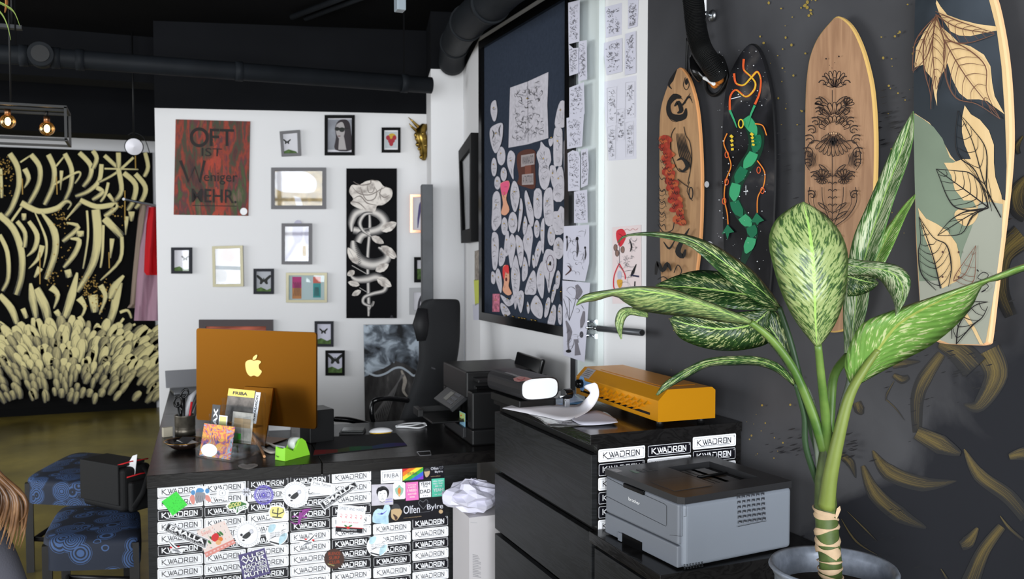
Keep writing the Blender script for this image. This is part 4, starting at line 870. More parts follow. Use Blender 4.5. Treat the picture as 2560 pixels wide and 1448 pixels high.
def art1(a):
    b4 = lambda p, w_, m=cloud: a.stroke(p, [q*1.5 for q in w_] if isinstance(w_, list) else w_*1.3, m, 4)
    b4([(190, 360), (165, 410), (150, 440), (165, 460)], [2, 14, 8, 2]); b4([(235, 400), (225, 440), (240, 465), (255, 440), (245, 405)], 3); a.poly([(240, 405), (250, 425), (240, 440), (232, 425)], cloud, 3)
    a.ring(185, 560, 46, 70, 3, cloud, a0=.3, a1=5.6); b4([(215, 505), (180, 500), (150, 540), (155, 590), (190, 610), (230, 600), (240, 560)], [8, 22, 14, 18, 24, 20, 4]); b4([(180, 550), (200, 530), (215, 570), (195, 585)], [4, 14, 16, 4])
    for i in range(4): b4([(205+i*9, 560-i*8), (240+i*5, 520-i*8), (262+i*4, 480+i*18)], [5, 4, 1])
    b4([(185, 660), (165, 700), (165, 790), (200, 880), (245, 890)], 3); b4([(230, 655), (240, 700), (262, 740), (270, 830), (250, 950)], 3)
    for i in range(7): b4([(190+i*7, 690), (200+i*8, 760), (215+i*9, 820), (262, 840+i*6)], [1, 4, 3, 1])
    b4([(195, 830), (225, 820), (250, 860), (225, 885), (205, 870)], [2, 10, 14, 6, 2]); b4([(200, 925), (230, 950), (260, 970)], 3)
    rf = random.Random(5)
    for i in range(40):
        t = i/39; x = 125+t*100+rf.uniform(-18, 18); y = 720+t*440+rf.uniform(-14, 14); a.ell(x, y, rf.uniform(13, 25), rf.uniform(16, 32), redf if i % 3 else orf, 8, rf.uniform(0, 3))
    for i in range(34):
        t = i/33; x = 125+t*100+rf.uniform(-22, 22); y = 720+t*440+rf.uniform(-10, 10); b4([(x-8, y-10), (x, y+4), (x+10, y-6)], 2)
    for y in (900, 960, 1020, 1080, 1140): b4([(120, y), (135, y+30), (150, y+20), (160, y+50)], [2, 3, 2])
    for y in range(980, 1140, 22): b4([(118, y), (140, y+12), (155, y)], 2)
    b4([(285, 940), (272, 990), (300, 1040)], 3); a.ring(292, 1000, 10, 30, 6, cloud); b4([(120, 1160), (150, 1200), (195, 1190), (205, 1150)], 4); b4([(150, 1250), (180, 1285), (210, 1240)], [3, 8, 3])
    b4([(285, 1180), (250, 1240), (225, 1300), (250, 1325), (265, 1290)], [2, 14, 20, 16, 6]); b4([(110, 1420), (120, 1360), (145, 1400), (170, 1365), (190, 1400)], [8, 16, 12, 16, 4]); b4([(205, 1410), (225, 1370), (245, 1400), (230, 1430)], 4)
    b4([(120, 1445), (150, 1430), (180, 1450)], 4)
O1 = [(200, 350), (160, 400), (120, 500), (100, 600), (97, 800), (98, 1100), (102, 1350), (112, 1500), (140, 1580), (190, 1600), (245, 1580), (278, 1500), (292, 1400), (312, 1200), (318, 950), (312, 750), (295, 560), (262, 430), (230, 370)]
deck('skateboard_deck', 'tan wooden deck painted with black clouds and red blossoms, leftmost deck', O1, Z3, tan1, mat('ply_edge', (196, 138, 88), .5), art=art1)
space = NT('deck_space', .3, spec=.25); n1 = space.noise(space.tc.outputs['Object'], 4.5, 7, .6)
space.base(space.ramp(n1, [(.42, (12, 12, 15)), (.58, (38, 38, 42)), (.72, (104, 98, 94))])); space = space.m
def art2(a):
    # generic stand-in: an abstract green ribbon with warm flame lines on a night sky
    g1 = mat('paint_green', (24, 108, 74), .3); g2 = mat('paint_green_dark', (14, 52, 36), .3); g3 = mat('paint_green_light', (60, 160, 110), .3); yl_ = mat('paint_yellow', (222, 190, 52), .4); og = mat('paint_flame', (222, 92, 44), .4); st = mat('paint_star', (220, 222, 226), .5)
    glow = mat('paint_glow', (112, 104, 98), .6)
    body = [(545, 610), (600, 700), (590, 790), (540, 870), (500, 950), (490, 1040), (530, 1120), (575, 1170), (580, 1230), (550, 1310), (520, 1400)]
    a.stroke(body, [50, 84, 74, 74, 66, 56, 60, 64, 52, 44, 10], g2, 5)
    for i in range(9):
        p0 = cr(body, 5)[i*5:i*5+6]; a.stroke(p0, [46, 54, 50, 10], g1 if i % 2 else g3, 2)
    for p in ([(540, 305), (540, 360), (575, 395), (600, 430), (590, 470), (550, 500), (500, 465), (470, 500), (468, 570)], [(490, 380), (500, 430), (540, 440), (580, 400), (610, 372), (628, 410), (622, 480), (598, 540)]):
        a.stroke(p, [12, 9, 9, 12, 9, 9, 12], og, 6); a.stroke(p[1:-2], [2, 7, 8, 6, 2], yl_, 6)
    for p in ([(468, 570), (490, 620), (505, 660)], [(598, 545), (575, 600), (560, 660)]): a.stroke(p, [12, 9, 4], g3, 4)
    for p in ([(455, 690), (438, 740), (460, 800), (475, 860), (450, 930), (440, 1020), (455, 1100), (460, 1160)], [(600, 640), (640, 650), (660, 700)], [(612, 830), (650, 890), (645, 960), (615, 1020), (612, 1100)]): a.stroke(p, 6, og, 5); a.stroke(p, 2, yl_, 5)
    for x, y in ((455, 800), (620, 880), (442, 1040), (640, 985), (455, 940)): a.ring(x, y, 9, 16, 4, og)
    a.poly([(460, 1160), (495, 1200), (470, 1205), (460, 1240), (450, 1205), (430, 1210)], g1); a.poly([(610, 1100), (650, 1140), (625, 1150), (615, 1165), (605, 1150), (580, 1150)], g1)
    for i in range(4): a.stroke([(475+i*4, 700+i*22), (488, 712+i*22)], 14, yl_, 0); a.stroke([(580+i*6, 690+i*18), (594, 700+i*18)], 14, yl_, 0)
    a.ring(532, 640, 12, 22, 6, yl_); 
    rs = random.Random(9)
    for i in range(120):
        x = rs.uniform(430, 690); y = rs.uniform(260, 1500); s = rs.choice([1.2, 1.2, 2, 3.5]); a.poly([(x-s, y), (x, y-s), (x+s, y), (x, y+s)], st)
    a.stroke([(592, 960), (592, 1010)], 3, st, 0); a.stroke([(580, 992), (604, 992)], 3, st, 0); a.stroke([(515, 515), (565, 502)], 4, st, 0)
    a.text('TRIBAL', [(478, 1590), (620, 1590), (620, 1640), (478, 1640)], st) if 0 else None
O2 = [(570, 225), (520, 270), (470, 360), (438, 470), (425, 640), (420, 850), (425, 1150), (435, 1400), (455, 1620), (500, 1730), (560, 1750), (625, 1720), (660, 1600), (680, 1400), (692, 1150), (700, 900), (697, 680), (680, 480), (645, 330), (610, 250)]
deck('skateboard_deck', 'black deck with a green and orange abstract ribbon on a starry sky', O2, Z3, space, mat('deck_black_edge', (22, 22, 24), .3), art=art2)
def art3(a):
    I_ = mat('burnt_line', (44, 32, 28), .6); fill = mat('burnt_fill', (70, 50, 42), .6)
    def fan(cx, cy, r0, r1, a0, a1, n, wd=4.4, ry=1.):
        for i in range(n):
            t = a0+(a1-a0)*(i+.5)/n; h = (a1-a0)/n*.5; P = []
            for s, q in ((-.9, .0), (-1, .6), (-.6, .95), (0, 1.04), (.6, .95), (1, .6), (.9, 0)):
                rr = r0+(r1-r0)*q; P.append((cx+rr*math.cos(t+h*s), cy-rr*ry*math.sin(t+h*s)))
            a.stroke(P, wd, I_, 3, lift=False); m_ = (r0+r1*1.3)/2.3
            a.stroke([(cx+(r0+2)*math.cos(t), cy-(r0+2)*ry*math.sin(t)), (cx+m_*math.cos(t), cy-m_*ry*math.sin(t))], [5, 7, 1], fill, 0, lift=False)
        a.up()
    def scroll(cx, cy, r, s, rot=0, wd=5):
        a.stroke([(cx+s*math.cos(rot+q*.55)*r*(1-q/11), cy-math.sin(rot+q*.55)*r*(1-q/11)) for q in range(10)], [wd*1.5, wd, wd, 1], I_, 3, lift=False)
    X = 258
    fan(X, 540, 14, 110, .9, 2.24, 5); fan(X, 530, 10, 60, .2, 2.94, 5)
    for s in (-1, 1): scroll(X+s*62, 495, 36, s, 1.2); scroll(X+s*70, 505, 26, s, .2); fan(X+s*60, 640, 8, 58, 1.57-s*1.2 if s < 0 else .1, 1.57+1.4 if s < 0 else 1.57, 4)
    fan(X, 730, 40, 110, .5, 2.64, 7); fan(X, 800, 60, 100, .3, 2.84, 9); 
    for i in range(9): t = .3+2.54*i/8; a.ell(X+44*math.cos(t), 838-34*math.sin(t), 7, 8, mat('wood_dot', (196, 156, 120), .6)); a.ring(X+44*math.cos(t), 838-34*math.sin(t), 7, 8, 2, I_, 10)
    a.poly([(X-26, 850), (X-20, 835), (X, 828), (X+20, 835), (X+26, 850), (X, 880)], cloud, 3)
    fan(X, 800, 50, 140, -2.5, -.64, 9, 4); fan(X, 790, 30, 90, -2.6, -.54, 7, 3)
    for s in (-1, 1):
        for (dx, y, r_) in ((85, 680, 34), (105, 740, 36), (128, 790, 36), (140, 850, 40), (150, 930, 44), (150, 990, 34), (110, 1070, 38), (130, 1180, 34), (85, 620, 30)): scroll(X+s*dx, y, r_, s, .8, 5); scroll(X+s*dx, y+6, r_*.62, s, .3, 4)
        a.stroke([(X+s*60, 860), (X+s*120, 850), (X+s*160, 900), (X+s*168, 980), (X+s*140, 1030)], [4, 6, 6, 3], I_, 5)
        fan(X+s*66, 1080, 10, 58, .3, 2.84, 6); fan(X+s*66, 1070, 8, 40, -2.6, -.5, 5)
        a.stroke([(X+s*66, 1130), (X+s*60, 1220), (X+s*20, 1330), (X, 1380)], 4, I_, 5)
        a.stroke([(X+s*140, 1130), (X+s*145, 1220), (X+s*90, 1310), (X+s*8, 1370)], 5, I_, 5); a.stroke([(X+s*105, 1150), (X+s*115, 1230), (X+s*60, 1320)], 3, I_, 5)
        for y in range(1060, 1400, 44): a.stroke([(X, y+10), (X+s*16, y-4), (X+s*28, y+2)], [3, 5, 6], I_, 4, lift=False)
        a.ell(X+s*40, 356 if s < 0 else 342, 5, 5, I_); scroll(X+s*30, 1440, 26, s, .4)
    a.stroke([(X, 545), (X, 620)], 4, I_, 0); a.stroke([(X, 930), (X, 1500)], 4, I_, 0)
    for s in (-1, 1):
        for i, y in enumerate((600, 660, 720, 1010, 1240, 1290)): a.stroke([(X+s*20, y+30), (X+s*46, y), (X+s*(80+6*(i % 3)), y-16), (X+s*60, y+14), (X+s*22, y+34)], [3, 6, 4, 6, 3], I_, 4, lift=False)
        for i in range(7): a.stroke([(X+s*(96+i*8), 1000+i*4), (X+s*(104+i*7), 960-i*6), (X+s*(96+i*9), 930-i*4)], [2, 5, 2], I_, 3, lift=False)
    for y in range(380, 470, 16): a.ell(X+((y//16) % 3-1)*16, y, 2.5, 2.5, I_, 6)
O3 = [(275, 98), (220, 140), (150, 230), (105, 340), (85, 460), (76, 620), (74, 900), (72, 1200), (80, 1500), (95, 1760), (130, 1930), (200, 2000), (300, 2000), (370, 1940), (420, 1800), (460, 1560), (485, 1300), (500, 1080), (502, 800), (486, 560), (455, 400), (410, 260), (350, 150)]
deck('skateboard_deck', 'figured wooden deck with a symmetrical black lace flower ornament', O3, Z4, tan3, mat('ply_edge_gold', (196, 160, 96), .35), art=art3)
def art4(a):
    ZL = (2240, 250, 2.2276); Z0 = a.zm
    charc = NT('deck_charcoal', .35); n1 = charc.noise(charc.tc.outputs['Object'], 3, 3); charc.base(charc.ramp(n1, [(.4, (38, 44, 50)), (.7, (74, 82, 92))])); charc = charc.m
    sage = mat('deck_sage', (122, 136, 116), .4, var=.16, scale=3); sage2 = mat('deck_sage_pale', (158, 160, 146), .4); coff = mat('paint_copper', (122, 84, 66), .35, .3); ln = mat('paint_line', (26, 22, 22), .5)
    # zones painted on the pale wood, read in the two zoom frames
    a.zm = None
    def c2(p): return (1980+p[0]/2.4138, p[1]/2.4138)
    def c5(p): return (2240+p[0]/2.2276, 250+p[1]/2.2276)
    edge = [(748, -60), (742, 60), (738, 300), (735, 500), (736, 680)]
    a.poly([c2(p) for p in edge]+[c2(p) for p in ((830, 740), (900, 830), (960, 940), (1020, 1010), (1150, 1100), (1260, 1200), (1288, 1210), (1296, 1000), (1286, 700), (1265, 400), (1236, 180), (1190, 0), (1175, -60))], charc)
    a.poly([c5(p) for p in ((100, 75), (150, 105), (210, 150), (260, 215), (300, 320), (380, 380), (430, 560), (470, 640), (420, 760), (380, 830), (330, 1000), (130, 1010), (112, 700), (104, 400), (100, 200))], sage, 0)
    a.poly([c5(p) for p in ((470, 560), (540, 570), (596, 580), (590, 760), (560, 1000), (520, 1240), (500, 1350), (480, 1362), (300, 1358), (230, 1330), (140, 1250), (130, 1010), (330, 1000), (380, 820), (420, 720))], sage2)
    T = tan4
    a.poly([c2(p) for p in ((750, 290), (800, 190), (860, 110), (880, 100), (900, 160), (960, 210), (1010, 260), (1080, 280), (1160, 330), (1200, 400), (1210, 500), (1225, 580), (1285, 690), (1230, 650), (1180, 610), (1130, 600), (1060, 600), (1010, 560), (970, 480), (940, 380), (925, 420), (890, 470), (875, 570), (878, 640), (862, 580), (845, 470), (810, 430), (800, 390), (760, 400), (740, 410))], T)
    a.poly([c2(p) for p in ((875, 0), (900, 40), (940, 90), (1020, 120), (1120, 145), (1235, 160), (1238, 185), (1160, 200), (1080, 218), (1010, 215), (960, 190), (920, 130), (890, 80), (870, 20))], T)
    a.poly([c5(p) for p in ((385, 30), (420, 80), (470, 110), (520, 170), (548, 250), (548, 350), (556, 430), (590, 530), (595, 575), (540, 560), (490, 570), (440, 560), (380, 560), (330, 500), (310, 420), (270, 350), (320, 350), (370, 330), (420, 330), (385, 250), (370, 180), (370, 100))], T, 0)
    a.poly([c5(p) for p in ((125, 600), (170, 660), (230, 690), (290, 730), (340, 800), (360, 880), (365, 960), (340, 1010), (260, 1050), (230, 960), (200, 860), (160, 760), (140, 680))], T)
    a.poly([c5(p) for p in ((450, 600), (460, 640), (430, 690), (380, 700), (330, 650), (350, 610))], T, 3); a.poly([c5(p) for p in ((400, 1190), (450, 1280), (490, 1362), (470, 1360), (430, 1280), (380, 1210))], T)
    def leaf(mid, L, R, m, wd, nv, cc):
        wd = wd*1.35
        a.stroke([cc(p) for p in mid], [wd*1.2, wd, wd*.5], m, 5)
        for S_ in (L, R): a.stroke([cc(p) for p in S_], [wd*.5, wd*1.3, wd*.8, wd*.5], m, 5)
        Mi = cr(mid, 8); 
        for S_ in (L, R):
            Si = cr(S_, 8)
            for i in range(1, nv): 
                p = Mi[min(len(Mi)-1, int(len(Mi)*i/nv*.92))]; q = Si[min(len(Si)-1, int(len(Si)*(i/nv*.85+.13)))]; mm = ((p[0]+q[0])/2+(Mi[-1][0]-Mi[0][0])*-.03, (p[1]+q[1])/2+(Mi[-1][1]-Mi[0][1])*-.03)
                a.stroke([cc(p), cc(mm), cc(q)], [wd*.7, wd*.5, wd*.3], m, 3, lift=False)
    leaf([(520, 600), (400, 510), (228, 385)], [(520, 600), (440, 615), (340, 600), (290, 540), (250, 440), (228, 385)], [(520, 600), (490, 490), (420, 410), (340, 395), (228, 385)], ln, 2.0, 8, c5)
    leaf([(590, 655), (500, 470), (430, 230), (350, 60)], [(520, 600), (450, 400), (360, 320), (335, 220), (350, 60)], [(540, 620), (510, 480), (508, 280), (430, 160), (370, 90)], ln, 1.8, 8, c5)
    leaf([(520, 602), (420, 640), (238, 755)], [(520, 602), (400, 620), (310, 670), (238, 755)], [(500, 610), (430, 650), (370, 745), (238, 755)], ln, 1.8, 6, c5)
    leaf([(255, 1050), (210, 860), (135, 650)], [(230, 1060), (150, 970), (132, 850), (145, 780), (135, 650)], [(300, 1040), (316, 930), (290, 810), (215, 765), (135, 650)], ln, 2.0, 9, c5)
    leaf([(345, 1360), (360, 1250), (440, 1150), (520, 1125)], [(320, 1330), (330, 1200), (420, 1130), (520, 1125)], [(345, 1360), (430, 1260), (490, 1210), (520, 1150)], ln, 2.2, 6, c5)
    leaf([(330, 1010), (400, 960), (455, 810)], [(330, 1010), (350, 960), (455, 810)], [(380, 1040), (445, 1000), (455, 810)], coff, 1.6, 6, c5)
    leaf([(880, 100), (860, 280), (880, 540)], [(880, 100), (810, 240), (810, 420), (845, 560), (850, 660)], [(880, 100), (930, 250), (930, 380), (885, 540)], coff, 2.0, 9, c2)
    leaf([(930, 240), (1060, 460), (1270, 720)], [(930, 240), (935, 440), (1000, 590), (1130, 630), (1270, 720)], [(930, 240), (1060, 290), (1180, 400), (1190, 560), (1270, 720)], coff, 2.0, 9, c2)
    leaf([(880, 90), (1020, 170), (1235, 205)], [(880, 90), (960, 240), (1080, 260), (1235, 210)], [(880, 70), (1020, 130), (1235, 200)], coff, 2.0, 8, c2)
    leaf([(880, 100), (800, 260), (745, 440)], [(870, 110), (760, 250), (742, 430)], [(885, 120), (840, 320), (750, 430)], coff, 1.8, 6, c2)
    a.stroke([c5(p) for p in ((465, 945), (475, 955))], 3, ln, 0); a.stroke([c5(p) for p in ((480, 1060), (500, 1010), (470, 990), (500, 960), (530, 975), (510, 1010), (530, 1040), (490, 1070), (515, 1060))], 1.8, ln, 4)
    for q in ((275, 847), (365, 848), (275, 985), (365, 987)): a.ell(*c5(q), 2.6, 3, mat('screw_hole', (90, 60, 50), .5))
O4 = [(2385, -90), (2340, -50), (2305, 20), (2290, 120), (2284, 250), (2285, 400), (2286, 560), (2292, 680), (2300, 780), (2318, 838), (2350, 858), (2400, 862), (2440, 864), (2468, 862), (2476, 840), (2490, 720), (2510, 560), (2524, 430), (2528, 330), (2522, 200), (2508, 90), (2485, -10), (2450, -75)]
a4 = None
deck('skateboard_deck', 'large deck with sage and charcoal fields and line drawn leaves, rightmost deck', [((x-0)*1.0, y) for x, y in O4], (0, 0, 1), tan4, mat('ply_edge_pale', (226, 176, 132), .4), art=art4, x=XW-.05)
# gold paint marks and splatter on the charcoal wall: one painted layer
b = MB(); ar = Art((XW, 0, 0), (-1, 0, 0), b, .00012, .0004)
K8 = (1900, 900, 2.6424); ar.zm = K8
gb2 = mat('wall_smear_dark', (58, 56, 52), .6, var=.2, scale=8)
for p, wd in [([(1200, -40), (1090, 120), (1040, 260), (1040, 480)], [60, 100, 90, 60]), ([(1500, -60), (1560, 100), (1450, 300), (1350, 295)], [200, 160, 90, 20]), ([(745, 600), (850, 740), (1080, 820), (1300, 800)], [14, 110, 100, 6]), ([(680, 700), (760, 880), (920, 1020), (1100, 1110)], [30, 100, 110, 14]), ([(1350, 590), (1450, 760), (1640, 900), (1760, 1040)], [10, 90, 100, 90]), ([(1600, 1100), (1480, 1260), (1400, 1448), (1380, 1500)], [60, 90, 120, 120]), ([(1440, 1110), (1380, 1200), (1330, 1230)], [20, 90, 60]), ([(640, 280), (660, 330), (680, 360)], [60, 70, 20]), ([(880, 40), (960, 20), (1060, 10)], [40, 60, 8]), ([(885, 100), (940, 130), (985, 110)], [30, 60, 30]), ([(520, 620), (600, 680), (635, 780)], [40, 60, 4]), ([(1650, 640), (1744, 620), (1800, 640)], [40, 90, 60]), ([(1590, 1030), (1650, 1110), (1744, 1190)], [6, 24, 20]), ([(540, 1050), (640, 1200), (800, 1300)], [4, 16, 2]), ([(580, 1000), (700, 1120), (780, 1200)], [2, 12, 2]), ([(835, 260), (900, 320), (960, 400)], [6, 8, 2]), ([(890, 140), (845, 220), (835, 270)], [3, 12, 4]), ([(1040, 480), (1200, 560), (1330, 620)], [90, 130, 30]), ([(1200, 1380), (1240, 1448)], [6, 20])]: ar.stroke(p, wd, gold_brush, 6)
ar.zm = None
for p, wd in [([(2560, 340), (2545, 365), (2550, 385)], [4, 16, 10]), ([(2570, 440), (2545, 480), (2548, 520), (2570, 540)], [10, 40, 44, 40]), ([(2560, 590), (2510, 640), (2505, 720), (2530, 790)], [70, 50, 40, 30]), ([(2350, 860), (2400, 880), (2440, 920)], [20, 60, 70])]: ar.stroke(p, wd, gold_brush, 6)
sp = random.Random(21); fleck = mat('wall_fleck', (150, 128, 60), .5); blk = mat('wall_blot', (28, 28, 31), .5)
for (cx, cy, sx_, sy_, n, m, s0) in ((2020, 15, 12, 14, 14, fleck, 3), (1950, 90, 40, 60, 14, fleck, 2.4), (1960, 250, 30, 40, 22, fleck, 2.2), (2250, 100, 40, 60, 12, fleck, 3), (2240, 300, 30, 120, 16, fleck, 2.4), (1900, 1120, 40, 50, 14, fleck, 2), (2000, 1040, 40, 60, 8, fleck, 2.2), (2220, 320, 25, 25, 16, blk, 5), (2040, 1110, 70, 20, 30, blk, 4), (2130, 1120, 30, 24, 30, blk, 4), (2180, 1350, 60, 50, 30, blk, 3), (2240, 250, 40, 20, 12, blk, 3), (2340, 950, 60, 60, 24, blk, 3), (1690, 720, 30, 120, 6, fleck, 1.6), (2530, 560, 20, 30, 24, blk, 4), (2520, 780, 30, 40, 16, blk, 3.4), (1980, 420, 20, 40, 12, blk, 4), (2450, 900, 40, 30, 18, blk, 4)):
    for i in range(n):
        x = sp.gauss(cx, sx_); y = sp.gauss(cy, sy_); s = s0*sp.uniform(.4, 1.4)
        if m is blk: ar.stroke([(x-s*2.2, y+s*.5), (x, y), (x+s*2, y-s*.6)], [.6, s*.9, .6], m, 2)
        else: ar.ell(x, y, s, s*sp.uniform(.7, 1.3), m, 7)
for x, y, s in ((1793, 462, 6), (1800, 615, 9), (1778, 95, 5)): ar.ring(x, y, s*.7, s, s*.6, mat('wall_dot', (176, 176, 180), .5), 14)
ar.ell(1793, 462, 5, 8, mat('wall_dot'))
o = b.build('trim_5'); o['kind'] = 'structure'
# ---- flexible hose with clamps
r = thing('flexible_hose', 'thick black corrugated hose hanging down between the first two decks', 'hose', hx(1790, 190, XW))
hosem = NT('hose_rubber', .45); u, v = hosem.uv(); wv = hosem.math('SINE', hosem.math('MULTIPLY', v, 700.)); hosem.b.inputs['Base Color'].default_value = lin((18, 19, 20)); hosem.bump(wv, .9, .005)
pts = [(1722, -330, .10), (1724, -200, .10), (1727, -60, .10), (1735, 20, .10), (1742, 80, .10), (1755, 125, .09), (1778, 160, .08), (1794, 184, .045)]
HP = [hx(x, y, XW-d) for x, y, d in pts]; HP = [Vector(p) for p in cr([tuple(p) for p in HP], 8)]
b = MB(); b.tube(HP, .035, hosem.m, 24); b.build('hose', r)
b = MB(); c = hx(1772, 190, XW-.045); b.tube([Vector(p) for p in cr([tuple(hx(x, y, XW-d)) for x, y, d in ((1738, 145, .05), (1742, 175, .06), (1760, 195, .04))], 4)], .022, blackgloss, 16); b.build('branch', r)
b = MB(); pw = [hx(x, y, XW-.05) for x, y in ((1742, 174), (1752, 190), (1770, 200), (1785, 210))]; b.tube([Vector(p) for p in cr([tuple(p) for p in pw], 4)], .006, white, 10); b.build('white_sleeve', r)
b = MB(); 
for x, y, s in ((1785, 196, .018), (1795, 200, .016), (1790, 206, .015), (1802, 196, .014), (1776, 192, .01), (1788, 188, .014)): b.ball(hx(x-3, y+4, XW-.028), s, mat('foam_orange', (190, 112, 40), .9, bump=.6, bscale=80), 8, 6)
b.build('foam_filling', r)
b = MB(); b.tube([Vector(p) for p in cr([tuple(hx(x, y, XW-.01)) for x, y in ((1764, 200), (1768, 225), (1785, 238), (1806, 222), (1818, 190), (1808, 150), (1795, 138))], 6)], .006, black, 10); b.build('cable_loop', r)
b = MB(); b.tube([Vector(p) for p in cr([tuple(hx(x, y, XW-.01)) for x, y in ((1719, 95), (1716, 180), (1722, 190), (1738, 168))], 6)], .005, black, 8); b.build('thin_cable', r)
r2 = thing('pipe_clamp', 'small chrome pipe clamp with a white rod beside the black hose', 'clamp', hx(1765, 35, XW))
b = MB(); q = hx(1762, 36, XW-.05); b.ball(q, .012, chrome); b.tube([q, hx(1780, 40, XW)], .008, chrome, 12); b.ball(hx(1781, 39, XW-.012), (.012, .02, .02), steel); b.build('bracket', r2)
b = MB(); b.tube([hx(1762, -330, XW-.05), q], .006, white, 10); b.build('rod', r2)
# ================================================================ reception desk
DA = math.radians(-3.6); D0 = Vector((0, 3.655, 0)); DX = Vector((math.cos(DA), math.sin(DA), 0)); DY = Vector((-math.sin(DA), math.cos(DA), 0))
DM = Matrix.Translation(D0) @ Matrix.Rotation(DA, 4, 'Z')          # desk frame: x along the front, y to the back
desk = thing('reception_desk', 'black-brown L-shaped reception desk with a sticker covered front', 'desk', D0, DA)
b = MB(); b.box2((0, 0, .70), (.655, 2.45, .75), wood_x, DM); b.build('tabletop', desk, bevel=.002)
b = MB(); b.box2((.658, 0, .70), (1.70, .80, .75), wood_x, DM); b.build('tabletop', desk, bevel=.002)
PY = .012
b = MB(); b.box2((.002, PY, 0), (1.31, PY+.03, .699), wood_f, DM); b.build('front_panel', desk)
b = MB(); b.box2((.004, PY+.031, 0), (.034, 2.40, .699), wood_f, DM); b.build('side_panel', desk)
b = MB(); b.box2((.60, .78, 0), (.63, 2.40, .699), wood_f, DM); b.build('side_panel', desk)
b = MB(); b.box2((1.66, .05, 0), (1.69, .78, .699), wood_f, DM); b.build('side_panel', desk)
b = MB(); b.box2((.036, 2.37, 0), (.598, 2.40, .699), wood_f, DM); b.build('end_panel', desk)
SN = -DY; SP = D0+DY*PY
def fp(x, y): return hit(x, y, SP, SN)
# KWADRON sticker: letters drawn as wide strokes
def kw_letters():
    L = []
    L += [[(0, 0), (0, 1)], [(.11, 1), (.015, .52), (.13, -.22), (.2, -.22), (1.0, -.22)]]
    L += [[(.17, 1), (.22, 0), (.265, .75)], [(.235, 1), (.285, 0), (.33, 1)]]
    L += [[(.33, 0), (.385, 1), (.44, 0)], [(.36, .35), (.42, .35)]]
    L += [[(.48, 1), (.58, 1), (.60, .8), (.60, .2), (.58, 0), (.48, 0), (.48, .62)]]
    L += [[(.65, 0), (.65, 1), (.74, 1), (.75, .85), (.75, .6), (.74, .45), (.66, .45)], [(.70, .45), (.76, 0)]]
    L += [[(.80, .5), (.80, .95), (.81, 1), (.89, 1), (.90, .95), (.90, .05), (.89, 0), (.81, 0), (.80, .05), (.80, .5)], [(.845, .58), (.845, .42)]]
    L += [[(.94, 0), (.94, 1), (1.03, 0), (1.03, 1)]]
    return L
def sticker_mesh(name, bg, fg, SW=.176, SH=.0405):
    """local: x right, z up, front towards -y"""
    b = MB(); k = [0]
    def lay(): k[0] += 1; return -.0005-.0001*k[0]
    def rr(w_, h_, r_, m, y):
        P = []
        for cx, cz, a0 in ((w_/2-r_, h_/2-r_, 0), (-w_/2+r_, h_/2-r_, 90), (-w_/2+r_, -h_/2+r_, 180), (w_/2-r_, -h_/2+r_, 270)):
            for i in range(5): t = math.radians(a0+i*22.5); P.append(Vector((cx+r_*math.cos(t), y, cz+r_*math.sin(t))))
        b.add(P, [list(range(len(P)))[::-1]][:1], m)
    rr(SW, SH, .005, bg, lay())
    if bg is white_s: rr(SW-.010, SH-.010, .003, fg, lay()); rr(SW-.0112, SH-.0112, .0026, bg, lay())
    else: rr(SW-.004, SH-.004, .004, fg, lay()); rr(SW-.0065, SH-.0065, .003, bg, lay())
    lw_ = .0026 if bg is white_s else .0034
    for li, L in enumerate(kw_letters()):
        y = lay(); pts = [(-SW*.40+p[0]*SW*.75, -.0075+p[1]*.0165) for p in L]
        for i in range(len(pts)-1):
            p, q = pts[i], pts[i+1]; dx, dz = q[0]-p[0], q[1]-p[1]; l = math.hypot(dx, dz) or 1; w2 = lw_/2*(.5 if (li == 1 and i >= 3) else 1)
            nx, nz = -dz/l*w2, dx/l*w2; ex, ez = dx/l*w2*.7, dz/l*w2*.7
            b.add([(p[0]+nx-ex, y, p[1]+nz-ez), (p[0]-nx-ex, y, p[1]-nz-ez), (q[0]-nx+ex, y, q[1]-nz+ez), (q[0]+nx+ex, y, q[1]+nz+ez)], [(0, 1, 2, 3)], fg)
    y = lay(); c = (SW/2-.008, SH/2-.008)
    for i in range(8):
        t0, t1 = 2*PI*i/8, 2*PI*(i+1)/8; b.add([(c[0]+.0022*math.cos(t0), y, c[1]+.0022*math.sin(t0)), (c[0]+.0022*math.cos(t1), y, c[1]+.0022*math.sin(t1)), (c[0]+.0014*math.cos(t1), y, c[1]+.0014*math.sin(t1)), (c[0]+.0014*math.cos(t0), y, c[1]+.0014*math.sin(t0))], [(0, 1, 2, 3)], fg)
    me = bpy.data.meshes.new(name); me.from_pydata([tuple(v) for v in b.v], [], b.f)
    for m in b.mats: me.materials.append(m)
    for p, kk in zip(me.polygons, b.fm): p.material_index = kk
    return me
white_s = mat('sticker_white', (250, 250, 254), .35); black_s = mat('sticker_black', (20, 19, 26), .3)
me_w = sticker_mesh('sticker', white_s, black_s); me_b = sticker_mesh('sticker', black_s, white_s)
def put_sticker(parent, me, p, rz, sc=(1, 1, 1)):
    o = bpy.data.objects.new('sticker', me); C.objects.link(o); o.parent = parent
    o.matrix_local = RM[parent.name].inverted() @ (Matrix.Translation(p) @ Matrix.Rotation(rz, 4, 'Z') @ Matrix.Diagonal((sc[0], 1, sc[1], 1)))
panel = [o for o in C.objects if o.name.startswith('front_panel')][0]
COLS = [(393, 508, 1227, 'WWBWWBWWBW'), (510, 615, 1219, 'WWBWWBWWBB'), (618, 722, 1209, 'BWBWWBWWBB'), (725, 826, 1201, 'BWBBBWWWWW'), (829, 928, 1192, 'WWWBWWBBBWW')]
